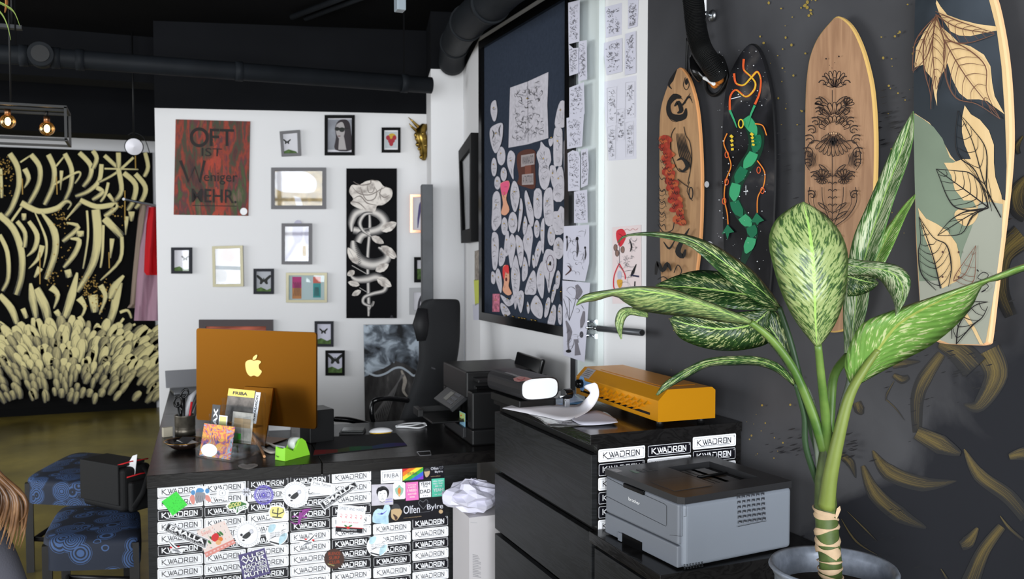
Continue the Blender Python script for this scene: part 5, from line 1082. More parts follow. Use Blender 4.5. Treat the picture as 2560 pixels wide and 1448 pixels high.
for x0, x1, yc, seq in COLS:
    for i, ch in enumerate(seq):
        L = fp(x0, yc+4+i*28.6); R_ = fp(x1, yc-4+i*28.2); p = (L+R_)/2; p.z = fp((x0+x1)/2, yc).z-i*.0455
        if p.z < .08: break
        put_sticker(panel, me_w if ch == 'W' else me_b, p, DA, ((R_-L).length/.178, 1.06))
for x0, x1, yc, seq in ((932, 1027, 1320, 'WWBBWBW'), (1030, 1121, 1306, 'BWBWBWBW')):
    for i, ch in enumerate(seq):
        L = fp(x0, yc); R_ = fp(x1, yc-6); p = (L+R_)/2; p.z = fp((x0+x1)/2, yc).z-i*.0455
        put_sticker(panel, me_w if ch == 'W' else me_b, p, DA, ((R_-L).length/.178, 1.06))
# the other stickers, each with its own print
cl = lambda n_, c_, **k: mat('sticker_'+n_, c_, .4, **k)
s_green = cl('green', (70, 226, 76)); s_dgreen = cl('leafgreen', (60, 120, 60)); s_pink = cl('pink', (232, 120, 190)); s_mint = cl('mint', (92, 204, 174)); s_violet = cl('violet', (92, 84, 130)); s_lilac = cl('lilac', (122, 110, 210)); s_purple = cl('purple', (150, 70, 150)); s_red = cl('red', (214, 56, 60)); s_peach = cl('peach', (228, 150, 140)); s_cream = cl('cream', (240, 222, 216)); s_blue = cl('blue', (90, 150, 204)); s_grey = cl('grey', (150, 152, 160)); s_brown = cl('brown', (70, 50, 44)); s_rust = cl('rust', (150, 66, 44)); s_yel = cl('yellow', (240, 232, 150)); s_skin = cl('skin', (196, 168, 130)); s_holo = cl('holo', (190, 220, 232), var=.15, scale=60); s_pale = cl('pale', (226, 226, 236)); s_teal = cl('teal', (150, 190, 170)); s_or = cl('orange', (228, 130, 60)); s_tblack = black_s
S5 = (370, 1150, 4.858); S6 = (780, 1150, 4.858)
zc = [0]
def stick(zoom, fn, name='sticker', label=None):
    zc[0] += 1; a = Art(SP, SN, MB(), .00012, .0028+.0004*(zc[0] % 3), zoom); fn(a); o = a.mb.build(name, desk)
    o.parent = panel
    if label: o['label'] = label
def quadpoly(a, q, m, rim=None):
    if rim: a.poly(q, rim); q = inset(q, .03, .04, .97, .96)
    a.poly(q, m); return q
def f_diamond(a):
    q = [(345, 380), (480, 545), (300, 675), (165, 505)]; a.poly(q, s_green); rs = random.Random(2)
    for i in range(46):
        u, v = rs.uniform(.06, .94), rs.uniform(.06, .94); p = inset(q, u, v, u, v)[0]; an = math.atan2(p[1]-528, p[0]-322)+rs.uniform(-.3, .3); L = rs.uniform(6, 20); pp = [p, (p[0]+L*math.cos(an), p[1]+L*math.sin(an))]; a.stroke(pp, 4, cl('greenink', (24, 120, 40)), 0, lift=False)
stick(S5, f_diamond, label='bright green diamond sticker with maze lines')
def f_beard(a):
    a.poly([(500, 480), (520, 400), (560, 340), (700, 320), (760, 440), (770, 500), (740, 510), (700, 470), (640, 520), (560, 500), (545, 545)], white_s, 3); 
    a.poly([(505, 470), (530, 420), (560, 430), (570, 500), (545, 540)], s_peach, 3); a.poly([(690, 430), (735, 430), (765, 490), (750, 510), (700, 480)], s_peach, 3)
    a.poly([(580, 400), (600, 345), (660, 345), (680, 380), (640, 395)], s_blue, 3); a.ell(548, 395, 26, 30, s_blue); a.ell(720, 375, 26, 30, s_blue); a.poly([(570, 430), (585, 395), (640, 392), (690, 400), (695, 460), (660, 505), (610, 515), (575, 490)], s_grey, 3)
    for i in range(4): a.stroke([(590+i*22, 430), (600+i*20, 470), (590+i*22, 500)], 3, ink, 3)
stick(S5, f_beard, label='sticker of a bearded figure in a blue cap')
def f_white(a):
    q = [(840, 340), (985, 365), (970, 490), (825, 470)]; a.poly(q, white_s); a.ring(903, 400, 40, 38, 3, s_grey); a.stroke([(870, 455), (935, 463)], 3, s_grey, 0); a.ell(903, 402, 6, 12, s_grey)
stick(S5, f_white)
def f_bae(a):
    a.ell(1196, 388, 52, 52, s_pale)
    for i in range(8): t = i*PI/4; a.stroke([(1196+28*math.cos(t), 388+28*math.sin(t)), (1196+54*math.cos(t), 388+54*math.sin(t))], 4, ink, 0); a.ell(1196+40*math.cos(t), 388+40*math.sin(t), 5, 5, ink)
    a.text('BAE', [(1168, 374), (1226, 374), (1226, 402), (1168, 402)], inkdark, .02)
stick(S5, f_bae)
def f_mandala(a):
    for r_ in (118, 96, 74, 52, 30, 14): a.ring(1405, 425, r_, r_, 5, s_lilac)
    for i in range(24):
        t = i*PI/12; a.stroke([(1405+14*math.cos(t), 425+14*math.sin(t)), (1405+116*math.cos(t), 425+116*math.sin(t))], 4, s_lilac, 0, lift=i == 0); a.ell(1405+106*math.cos(t+.13), 425+106*math.sin(t+.13), 9, 9, s_lilac, 8)
stick(S5, f_mandala, label='round violet mandala sticker')
def f_gv(a):
    a.poly([(940, 560), (1000, 500), (1060, 485), (1140, 500), (1200, 500), (1230, 540), (1210, 590), (1130, 620), (1075, 665), (1040, 610), (975, 600)], white_s); a.poly([(965, 560), (1010, 510), (1130, 505), (1195, 530), (1200, 580), (1110, 610), (1078, 645), (1050, 600), (985, 590)], s_dgreen)
    a.text('GOOD', [(975, 535), (1130, 500), (1130, 548), (985, 590)], s_yel, .03); a.text('VIBES', [(1030, 580), (1215, 535), (1215, 590), (1050, 640)], white_s, .03)
stick(S5, f_gv)
def f_circ(cx, cy, r_):
    def f(a):
        a.ell(cx, cy, r_, r_, white_s, 32); a.ring(cx, cy, r_*.78, r_*.78, 2.5, s_grey, 30); rs = random.Random(4)
        for i in range(30):
            t = i*2*PI/30
            if 12 <= i <= 14 or 0 <= i <= 1: continue
            a.stroke([(cx+r_*.82*math.cos(t), cy+r_*.82*math.sin(t)), (cx+r_*.93*math.cos(t), cy+r_*.93*math.sin(t))], 4, s_grey, 0, lift=False)
        a.poly([(cx-r_*.4, cy+r_*.2), (cx+r_*.1, cy-r_*.2), (cx+r_*.25, cy+r_*.05), (cx-r_*.1, cy+r_*.35)], darkgrey, 3); a.poly([(cx+r_*.1, cy-r_*.3), (cx+r_*.4, cy-r_*.4), (cx+r_*.45, cy-r_*.1), (cx+r_*.25, cy)], s_pale); a.ring(cx+r_*.28, cy-r_*.2, r_*.14, r_*.14, 3, darkgrey, 12)
        a.ell(cx-r_*.45, cy+r_*.05, r_*.1, r_*.1, ink); a.ell(cx-r_*.3, cy+r_*.45, r_*.1, r_*.06, ink)
    return f
stick(S5, f_circ(1790, 420, 160)); stick(S5, f_circ(1208, 900, 162))
def f_yel(a):
    a.poly([(1490, 560), (1660, 575), (1640, 720), (1475, 700)], white_s, 2); a.poly([(1500, 572), (1650, 588), (1630, 708), (1488, 690)], s_yel, 2)
    for p in ([(1520, 600), (1510, 640), (1590, 655), (1645, 630), (1640, 600)], [(1580, 580), (1572, 650)], [(1575, 655), (1568, 690)], [(1510, 690), (1620, 700)]): a.stroke(p, 13, darkgrey, 0)
stick(S5, f_yel)
def f_dagger(a):
    a.stroke([(1975, 590), (1880, 640), (1850, 690), (1830, 770)], [4, 80, 40, 26], s_purple, 4); a.stroke([(1750, 690), (1800, 680), (1850, 690), (1930, 700)], [22, 12, 12, 24], s_purple, 4); a.stroke([(1725, 740), (1780, 775), (1860, 770)], [4, 16, 8], s_purple, 4); a.ell(1860, 625, 12, 10, s_tblack)
    a.stroke([(1960, 600), (1890, 640), (1870, 670)], 3, s_tblack, 3)
stick(S5, f_dagger, label='violet dagger shaped sticker')
def emalla(q):
    def f(a):
        a.poly(q, white_s); a.poly(inset(q, .015, .07, .985, .93), black_s); a.poly(inset(q, .025, .12, .975, .88), white_s); a.poly(inset(q, .03, .15, .97, .85), black_s)
        a.text('EMALLA', inset(q, .09, .17, .93, .62), white_s, .03); a.poly(inset(q, .0, 1.02, .0, 1.02), white_s) if 0 else a.text('YOUR TATTOO CARE', inset(q, .06, .68, .95, .82), white_s)
    return f
stick(S5, emalla([(245, 752), (735, 960), (700, 1080), (185, 860)]))
stick(S6, emalla([(80, 515), (520, 250), (565, 325), (150, 612)]))
def f_sparrow(ox, oy, fl):
    def f(a):
        X = lambda x: ox+x*fl
        a.poly([(X(0), oy), (X(60), oy+30), (X(110), oy+80), (X(200), oy+70), (X(260), oy+100), (X(190), oy+130), (X(170), oy+170), (X(120), oy+150), (X(60), oy+160), (X(40), oy+90)], white_s, 3)
        a.stroke([(X(5), oy+5), (X(60), oy+70), (X(110), oy+110)], [2, 14, 8], s_tblack, 4); a.stroke([(X(110), oy+110), (X(190), oy+95), (X(255), oy+102)], [10, 14, 2], s_tblack, 4)
        a.stroke([(X(60), oy+120), (X(110), oy+130), (X(170), oy+160)], [12, 26, 3], s_grey, 4); a.ell(X(40), oy+92, 16, 12, s_red); a.ell(X(130), oy+80, 16, 10, s_red)
        for i in range(5): a.stroke([(X(60+i*14), oy+100), (X(50+i*24), oy+150)], 2.5, s_tblack, 0)
    return f
stick(S5, f_sparrow(240, 970, 1)); stick(S5, f_sparrow(2045, 880, -1))
def f_fruit(a):
    q = [(590, 860), (930, 735), (1065, 1010), (705, 1185)]; a.poly(q, s_cream); a.poly([q[3], inset(q, 0, .82, 1, .82)[0], inset(q, 0, .82, 1, .82)[1], q[2]], s_peach); rs = random.Random(8)
    for i in range(26): u, v = rs.uniform(.05, .95), rs.uniform(.05, .75); p = inset(q, u, v, u, v)[0]; a.stroke([p, (p[0]+6, p[1]+16)], 6, rs.choice([s_grey, s_teal, s_peach]), 0, lift=False)
    a.text('Sweet', inset(q, .12, .08, .45, .24), s_peach); a.text('Home', inset(q, .5, .1, .85, .26), s_peach) if 0 else None
    for x, y in ((745, 995), (770, 950), (890, 890), (860, 900)): a.ell(x, y, 34, 14, s_dgreen, 10, .8)
    a.poly([(770, 930), (810, 890), (850, 895), (860, 950), (820, 990), (780, 975)], s_red, 3); a.ell(880, 960, 30, 28, s_or); a.ell(855, 1000, 34, 30, cl('apricot', (238, 180, 130)))
    a.text('* * * * * * * *', inset(q, .03, .87, .97, .94), white_s)
stick(S5, f_fruit, label='square pinkish sticker with red fruit and green leaves')
def f_cloud(cx, cy, sc):
    def f(a):
        a.ell(cx, cy, 135*sc, 130*sc, white_s, 26); a.poly([(cx-90*sc, cy-110*sc), (cx-10*sc, cy-120*sc), (cx-40*sc, cy-40*sc), (cx-100*sc, cy-30*sc)], s_holo, 3); a.poly([(cx+40*sc, cy+20*sc), (cx+120*sc, cy-20*sc), (cx+110*sc, cy+60*sc), (cx+30*sc, cy+120*sc)], s_holo, 3)
        for i in range(4): y = cy-30*sc+i*22*sc; a.text('NO RAIN NO', [(cx-80*sc, y+8*sc), (cx+100*sc, y-14*sc), (cx+100*sc, y+2*sc), (cx-80*sc, y+24*sc)], ink) if i < 3 else None
        a.stroke([(cx-95*sc, cy+60*sc), (cx-10*sc, cy+15*sc)], [2, 12*sc], ink, 0); a.stroke([(cx+60*sc, cy-50*sc), (cx+118*sc, cy-70*sc)], [9*sc, 2], ink, 0)
        a.poly([(cx-85*sc, cy+75*sc), (cx+30*sc, cy+105*sc), (cx+28*sc, cy+125*sc), (cx-88*sc, cy+92*sc)], darkgrey)
    return f
stick(S5, f_cloud(1562, 905, 1)); stick(S6, f_cloud(790, 1045, .95))
def f_mutti(a):
    q = [(1095, 1155), (1415, 1068), (1490, 1375), (1160, 1470)]; a.poly(q, s_violet)
    for i, tx in enumerate(('ALLES', 'WIR', 'MISCHEN', 'NICHT DEINE', 'MUTTI!')):
        v = .08+i*.17; qq = inset(q, .06+.03*(i % 2), v, .95, v+.15); a.text(tx, qq, black_s, .06); a.text(tx, qq, white_s, .01)
stick(S5, f_mutti, label='violet square sticker with white block lettering')
def f_card(a):
    q = [(1985, 245), (2250, 290), (2230, 430), (1960, 385)]; a.poly(q, white_s); a.text('Friba Tattoo', inset(q, .1, .08, .9, .3), ink); a.stroke([inset(q, .05, .38, .05, .38)[0], inset(q, .95, .38, .95, .38)[0]], 3, s_grey, 0); a.stroke([inset(q, .1, .6, .1, .6)[0], inset(q, .5, .5, .5, .5)[0], inset(q, .9, .75, .9, .75)[0]], 5, s_pale, 4)
stick(S5, f_card)
def f_sweet(a):
    q = [(318, 540), (655, 572), (608, 885), (280, 868)]; a.poly(q, white_s); a.poly(inset(q, 0, .83, 1, 1), black_s); a.stroke([inset(q, 0, .82, 0, .82)[0], inset(q, 1, .82, 1, .82)[0]], 8, s_red, 0)
    a.text('SWEET AND HARD', inset(q, .06, .06, .94, .18), s_grey, .01); a.text('JUST LIKE YOU!', inset(q, .2, .6, .8, .67), s_red, .01); a.text('STRAWBERRYTATTOO', inset(q, .22, .88, .78, .95), white_s)
    for i in range(5): p = inset(q, .14+.18*i, .38, 0, 0)[0]; a.ring(p[0], p[1], 13, 16, 4, s_red, 12, -2.5, 1.8); a.stroke([(p[0]-8, p[1]+12), (p[0]+4, p[1]+26), (p[0]+2, p[1]+38)], [8, 5, 2], s_red, 3)
    p = inset(q, .45, .8, 0, 0)[0]; a.ell(p[0]-28, p[1]-12, 24, 10, s_dgreen, 10, .6); a.ell(p[0]+28, p[1]-12, 26, 10, s_dgreen, 10, -.4); a.ell(p[0], p[1]+8, 20, 16, s_red)
stick(S6, f_sweet, label='white card sticker with five red swirls above a red berry')
def f_brown(a):
    a.ell(268, 1198, 122, 122, s_brown, 30)
    for i, tx in enumerate(('GOOD', 'VIDEO', 'SHOP')): a.text(('BUENOS', 'SURF', 'CLUB')[i], [(200+i*6, 1120+i*52), (340-i*4, 1110+i*52), (344-i*4, 1150+i*52), (196+i*6, 1160+i*52)], s_rust, .02)
    a.text('TATTOO', [(190, 1255), (270, 1275), (268, 1290), (190, 1270)], s_yel); 
stick(S6, f_brown)
def f_face(a):
    q = [(722, 300), (985, 290), (985, 540), (722, 556)]; a.poly(q, cl('print', (204, 200, 210), var=.12, scale=30)); a.ell(860, 400, 74, 84, darkgrey, 20); a.ell(855, 425, 56, 82, white_s, 20)
    a.poly([(785, 420), (780, 370), (810, 330), (835, 345), (850, 325), (880, 340), (920, 350), (935, 390), (925, 430), (905, 380), (870, 365), (830, 380), (805, 380)], s_tblack, 2)
    a.stroke([(820, 410), (840, 404)], 6, s_tblack, 0); a.stroke([(868, 402), (890, 404)], 6, s_tblack, 0); a.stroke([(852, 420), (846, 450), (858, 458)], 3, ink, 3); a.stroke([(840, 476), (858, 470), (872, 478)], 6, s_tblack, 3); a.stroke([(820, 500), (850, 512), (885, 495)], 5, ink, 3)
    a.stroke([(890, 480), (970, 470)], 6, s_lilac, 0); a.stroke([(885, 510), (975, 500)], 6, s_lilac, 0)
stick(S6, f_face, label='square sticker with a black and white drawn face')
def f_hamsa(a):
    a.poly([(985, 292), (1000, 275), (1115, 268), (1130, 285), (1132, 458), (1118, 472), (1000, 480), (985, 465)], white_s); a.poly([(1058, 300), (1085, 330), (1110, 345), (1100, 400), (1075, 430), (1058, 450), (1040, 430), (1015, 400), (1005, 350), (1035, 330)], s_teal, 3); a.ell(1058, 375, 20, 40, s_or); a.ell(1058, 425, 14, 16, cl('apricot', (1, 1, 1)))
stick(S6, f_hamsa)
def tcard(q, m, lines, tm, rim=None):
    def f(a):
        a.poly(q, rim or m)
        if rim: a.poly(inset(q, .03, .03, .97, .97), m)
        for tx, v0, v1, u0, u1 in lines: a.text(tx, inset(q, u0, v0, u1, v1), tm, .02)
    return f
stick(S6, tcard([(1135, 275), (1285, 262), (1295, 482), (1138, 495)], s_pink, [('TATTOOS', .12, .2, .15, .85), ('& MORE', .24, .32, .2, .8), ('I NEED', .38, .52, .12, .85), ('ANOTHER', .6, .7, .15, .85), ('one', .78, .86, .3, .7)], s_cream), label='pink card sticker')
stick(S6, tcard([(1300, 262), (1445, 250), (1448, 452), (1303, 466)], white_s, [('YEAH', .05, .25, .1, .88), ('THE', .28, .38, .3, .7), ('DAD', .5, .72, .06, .92), ('* * *', .84, .9, .3, .7)], s_tblack, darkgrey))
stick(S6, tcard([(1450, 230), (1605, 217), (1610, 436), (1455, 448)], s_mint, [('HELL YEAH', .1, .18, .1, .9), ('TELL THE', .24, .32, .1, .85), ('BEE HE', .38, .46, .25, .8), ('YEAH!', .54, .72, .1, .92), ('or nah', .84, .9, .2, .8)], s_pale), label='mint green card sticker')
def f_friba(a):
    q = [(833, 125), (1093, 106), (1095, 270), (835, 286)]; a.poly(q, white_s); qi = inset(q, .08, .16, .92, .84); 
    for i in range(4): a.stroke([qi[i], qi[(i+1) % 4]], 3, ink, 0)
    a.text('FRIBA', inset(q, .16, .3, .84, .6), ink); a.text('TATTOO', inset(q, .4, .66, .6, .72), ink)
stick(S6, f_friba)
def f_rain(a):
    q = [(1098, 102), (1348, 86), (1350, 232), (1100, 252)]
    cols = [(206, 40, 50), (232, 120, 40), (240, 216, 60), (60, 170, 70), (60, 100, 210), (130, 60, 190)]
    for i, c_ in enumerate(cols):
        # diagonal bands from lower left to upper right
        def band(t): return [(u, v) for u, v in ((t, 0), (0, t))]
        t0, t1 = i/6*2, (i+1)/6*2; P = []
        def edge(t): return ((min(t, 1), max(0, t-1)), (max(0, t-1), min(t, 1)))
        (a0, b0), (a1, b1) = edge(t0), edge(t1); L = [a0, a1]
        if t0 < 1 < t1: L.append((1, 0)) if False else None
        pts = [a0, a1, b1, b0]; a.poly([inset(q, u, v, 0, 0)[0] for u, v in pts], cl('rainbow%s' % 'abcdef'[i], c_, var=.15, scale=80)) if len(set(pts)) > 2 else None
    a.text('FRIBA', inset(q, .25, .35, .7, .6), ink); a.poly([inset(q, .8, 1, 0, 0)[0], inset(q, 1, .8, 0, 0)[0], q[2]], cl('rainbowf', (1, 1, 1)))
stick(S6, f_rain, label='rainbow coloured card sticker')
def script(q, big):
    def f(a):
        a.poly(q, black_s)
        if big:
            a.poly([(965, 590), (1000, 540), (1050, 550), (1075, 600), (1090, 620), (1080, 660), (1030, 730), (990, 725), (960, 690)], s_skin, 3); a.poly([(960, 600), (990, 535), (1045, 540), (1070, 590), (1010, 590)], darkgrey, 3); a.stroke([(985, 660), (1020, 700), (1010, 725)], [10, 40, 20], s_brown, 3)
            tx = 'Ohren'; a.text('Olfen', [(1110, 560), (1305, 545), (1308, 640), (1110, 655)], s_pale); a.text('Bylre', [(1395, 540), (1588, 525), (1590, 605), (1398, 620)], s_pale)
            a.stroke([(1350, 595), (1295, 530), (1310, 490), (1345, 510), (1385, 480), (1405, 520), (1350, 595)], 3, s_grey, 4); a.stroke([(1280, 640), (1430, 622)], 2, s_grey, 0); a.text('tattoo and piercing studio', [(1110, 700), (1325, 675), (1327, 690), (1110, 712)], s_skin); a.ell(1562, 625, 26, 26, s_skin, 8)
        else:
            a.poly([(1360, 130), (1385, 105), (1420, 115), (1428, 160), (1400, 205), (1375, 200)], s_skin, 3); a.poly([(1358, 140), (1375, 105), (1415, 105), (1425, 130)], darkgrey, 2); a.text('Olfen', [(1440, 88), (1530, 80), (1532, 115), (1442, 122)], s_pale); a.text('Bylre', [(1490, 130), (1585, 122), (1588, 155), (1492, 163)], s_pale)
            a.stroke([(1562, 112), (1542, 92), (1552, 78), (1565, 88), (1580, 74), (1588, 90), (1562, 112)], 3, s_grey, 3); a.text('studio', [(1440, 193), (1555, 184), (1555, 196), (1440, 204)], s_skin)
    return f
stick(S6, script([(1352, 85), (1598, 66), (1602, 218), (1355, 232)], False), label='small black card sticker with white script')
stick(S6, script([(945, 520), (1612, 462), (1618, 690), (960, 750)], True), label='large black banner sticker with white script')
def f_holo(a):
    a.poly([(745, 640), (800, 590), (860, 600), (880, 545), (930, 540), (950, 600), (925, 680), (930, 760), (900, 780), (830, 770), (735, 755)], s_holo, 2); a.stroke([(790, 650), (850, 655), (910, 610)], [3, 14, 3], s_lilac, 4); a.ell(845, 652, 16, 12, cl('holoblue', (70, 80, 170)))
    for i in range(8): a.stroke([(745+i*4, 690+i*10), (820, 680+i*12), (900, 690+i*9)], 2, s_blue, 3)
stick(S6, f_holo)
# heart decal on the worktop edge and bits
b = MB(); a = Art((0, 0, .75), (0, 0, 1), b, .0001, .0004, (400, 930, 5.793)); a.poly([(1128, 1362), (1150, 1345), (1200, 1335), (1260, 1345), (1300, 1335), (1370, 1332), (1415, 1345), (1415, 1365), (1350, 1395), (1280, 1414), (1200, 1400), (1150, 1385)], mat('heart_silver', (176, 170, 168), .35, .3)); 
for i in range(4): a.stroke([(1160+i*8, 1355+i*10), (1270, 1350+i*12), (1390-i*16, 1350+i*10)], 4, darkgrey, 3)
o = b.build('sticker', desk); o['label'] = 'silver heart sticker on the tabletop'
b = MB(); a = Art((0, 0, .75), (0, 0, 1), b, .0001, .0004, None); a.stroke([(1042, 1130), (1075, 1128), (1078, 1138), (1050, 1140), (1042, 1130)], 1.6, mat('ring_line', (190, 190, 194), .4), 0); b.build('sticker', desk)

# ================================================================ computer, seen from behind
orange = NT('anodised_orange', .40, .9); orange.b.inputs['Base Color'].default_value = lin((104, 64, 9)); n1 = orange.noise(orange.tc.outputs['Object'], 900, 2); orange.bump(n1, .05, .0005); orange = orange.m
TL = at(488, 820, 4.12); TR = at(787, 832, 3.90); BR = at(793, 1075, 3.90); BL = at(494, 1049, 4.12)
zt_ = (TL.z+TR.z)/2; zb_ = (BR.z+BL.z)/2
ux = (TR-TL); ux.z = 0; W_ = ux.length; ux.normalize(); nrm = Vector((ux.y, -ux.x, 0)); nrm = nrm if nrm.y < 0 else -nrm
cen = (TL+TR+BR+BL)/4
imac = thing('desktop_computer', 'big golden orange all-in-one computer turned with its back to the viewer', 'computer', (cen.x, cen.y, .75), math.atan2(ux.y, ux.x))
tiltv = (BR-TR).normalized(); uz = Vector((0, 0, 1))+nrm*-.02; uz.normalize()
H_ = zt_-zb_
def pc(u, v, d=0.): return cen+ux*(u*W_)+uz*(v*H_)+nrm*d
def rrect(r_, n=6):
    out = []
    for su, sv, a0 in ((1, 1, 0), (-1, 1, 90), (-1, -1, 180), (1, -1, 270)):
        for i in range(n+1):
            t = math.radians(a0+i*90/n); out.append((su*(.5-r_/W_)+r_/W_*math.cos(t), sv*(.5-r_/H_)+r_/H_*math.sin(t)))
    return out
b = MB(); b.prism([pc(u, v, -.0115) for u, v in rrect(.012)], nrm*.0115, orange); b.build('casing', imac, bevel=.0012)
b = MB(); b.prism([pc(u*.985, v*.985, -.0125) for u, v in rrect(.012)], nrm*.001, blackgloss); b.build('screen', imac)
a = Art(cen+nrm*.0002, nrm, MB(), .0001, .0004, (400, 740, 2.896)); pale_o = mat('logo_pale_gold', (248, 216, 128), .25, .3)
a.poly([(655, 462), (622, 478), (620, 520), (632, 560), (655, 582), (680, 576), (708, 584), (728, 566), (737, 545), (720, 528), (716, 500), (732, 478), (712, 466), (690, 468), (678, 470)], pale_o, 4); a.poly([(672, 463), (675, 445), (690, 430), (704, 427), (702, 444), (690, 460)], pale_o, 3); a.mb.build('logo', imac)
a = Art(cen+nrm*.0002, nrm, MB(), .0001, .0004, (400, 740, 2.896)); a.ring(1086, 914, 10, 11, 2, steel); a.ell(1086, 914, 7, 8, blackgloss); a.mb.build('power_port', imac)
# stand: bent plate
f0 = at(650, 1110, 4.06); f0.z = .753; sx_ = cen+ux*.02
b = MB(); wS = .075
Pz = [Vector((0, 0, .26)), Vector((0, 0, .02)), Vector((0, 0, .006))]
def sp_(u, d, z): q = cen+ux*u+nrm*d; return Vector((q.x, q.y, z))
for u0, u1 in ((-wS+.03, wS+.03),):
    prof = [(.012, 1.0), (.075, .766), (.078, .757), (.06, .752), (-.10, .752), (-.10, .7555), (.055, .7565), (.070, .766), (.0005, 1.0)]
    b.prism([sp_(u0, d, z) for d, z in prof], ux*(u1-u0), orange)
b.build('stand', imac, bevel=.001)
b = MB(); q = sp_(.03, .012, .93); b.tube([q, q+nrm*.012], .011, mat('plug_grey', (210, 190, 140), .4), 16); b.build('power_plug', imac)
# power cables between stand and tape dispenser
cw = mat('cable_white', (214, 206, 196), .5); co = mat('cable_orange', (214, 158, 110), .5)
for pts, m, lab in (([(600, 1055), (625, 1080), (650, 1115), (660, 1140)], co, 'thick beige cord running down beside the brochure stand'), ([(660, 1105), (680, 1112), (700, 1122), (678, 1132), (650, 1118), (640, 1100)], cw, 'white cord coiled between monitor stand and tape dispenser'), ([(655, 1118), (672, 1128), (690, 1130)], cw, 'short white cord end beside the green tape dispenser')):
    W = [hz(x, y, .757) for x, y in pts]
    if m is co: W = [at(600, 1050, 4.0), at(625, 1080, 3.95), hz(650, 1118, .76), hz(661, 1142, .757)]
    b = MB(); b.tube([Vector(p) for p in cr([tuple(p) for p in W], 6)], .0055 if m is co else .0045, m, 8); tag(b.build('power_cord'), lab, 'cable')
# black box behind the monitor
b = MB(); q = at(797, 1108, 3.97); c1 = hz(795, 1110, .7505); bx = Matrix.Translation(zp(c1, .7505)) @ Matrix.Rotation(DA+.25, 4, 'Z')
b.box2((-.03, .02, 0), (.085, .15, .145), blackplastic, bx); tag(b.build('speaker_box', bevel=.004), 'matt black box standing behind the right edge of the monitor', 'box')
b = MB(); c1 = hz(612, 1092, .7505); bx = Matrix.Translation(zp(c1+Vector((.12, .1, 0)), .7505)) @ Matrix.Rotation(-.2, 4, 'Z'); b.box2((0, 0, 0), (.10, .07, .05), white, bx); b.box2((-.01, -.002, .0505), (.13, .08, .056), darkgrey, bx); tag(b.build('white_box'), 'small white box under the monitor between stand and tape dispenser', 'box')
kb = hz(760, 1062, .7505)
b = MB(); bx = Matrix.Translation(zp(kb+Vector((-.08, .05, 0)), .7505)) @ Matrix.Rotation(-.45, 4, 'Z'); b.box2((-.2, 0, 0), (.2, .11, .006), mat('keyboard_base', (190, 176, 150), .4), bx)
kr = thing('keyboard', 'pale keyboard lying behind the monitor', 'keyboard', bx.translation, -.45); b.build('base', kr, bevel=.001)
b = MB()
for i in range(13):
    for j in range(5): b.box((-.186+i*.031, .012+j*.0205, .0075), (.027, .017, .003), white, bx)
b.build('keys', kr)

# ================================================================ tape dispenser
lime = mat('lime_plastic', (150, 226, 60), .35)
t0 = hz(686, 1150, .7505); t1 = hz(712, 1154, .7505); t2 = hz(775, 1137, .7505)
ex = (t2-t1); Ld = ex.length; ex.normalize(); ey = Vector((-ex.y, ex.x, 0)); ey = ey if ey.y > 0 else -ey
wd_ = .055
tape = thing('tape_dispenser', 'lime green tape dispenser with a roll of clear tape', 'tape dispenser', t1, math.atan2(ex.y, ex.x))
def tp(u, w_, z): return t1+ex*u+ey*w_+Vector((0, 0, z))
prof = [(0, 0), (Ld, 0), (Ld, .008), (Ld*.78, .078), (Ld*.66, .082), (Ld*.62, .075), (Ld*.34, .026), (Ld*.20, .034), (0, .062), (-.002, .056)]
prof = [(0, 0), (Ld, 0), (Ld-.004, .012), (Ld*.83, .062), (Ld*.68, .078), (Ld*.6, .075), (Ld*.38, .030), (.004, .055)]
b = MB(); b.prism([tp(u, 0, z) for u, z in prof], ey*.010, lime); b.prism([tp(u, wd_-.010, z) for u, z in prof], ey*.010, lime); b.prism([tp(u, .010, z) for u, z in ((0, 0), (Ld, 0), (Ld-.004, .012), (Ld*.8, .03), (Ld*.4, .014), (.004, .05))], ey*(wd_-.02), lime); b.build('body', tape, bevel=.0015)
b = MB(); RR = Matrix.Rotation(math.atan2(ex.y, ex.x), 4, 'Z') @ Matrix.Rotation(PI/2, 4, 'X'); b.lathe(tp(Ld*.60, .045, .055), [(.012, 0), (.026, 0), (.026, .034), (.012, .034), (.012, 0)], mat('tape_clear', (214, 220, 214), .2), 28, RR.to_3x3()); b.build('tape_roll', tape)
b = MB(); b.box2((0, 0, 0), (.003, wd_, .006), steel, Matrix.Translation(tp(.002, 0, .055)) @ Matrix.Rotation(math.atan2(ex.y, ex.x), 4, 'Z')); b.build('cutter', tape)
a = Art(tp(0, -.0003, .0), -ey, MB(), .0001, .0004, (400, 740, 2.896)); a.text('tesa', [(835, 1150), (872, 1155), (872, 1174), (835, 1168)], mat('lime_dark', (60, 90, 30), .5)); a.mb.build('lettering', tape) if 0 else None
a = Art(tp(-.001, 0, 0), -ex, MB(), .0001, .0004, (400, 930, 5.793)); a.text('Tesa', [(1678, 1205), (1722, 1212), (1720, 1240), (1676, 1232)], mat('lime_dark', (60, 90, 30), .5), .02); a.mb.build('lettering', tape)

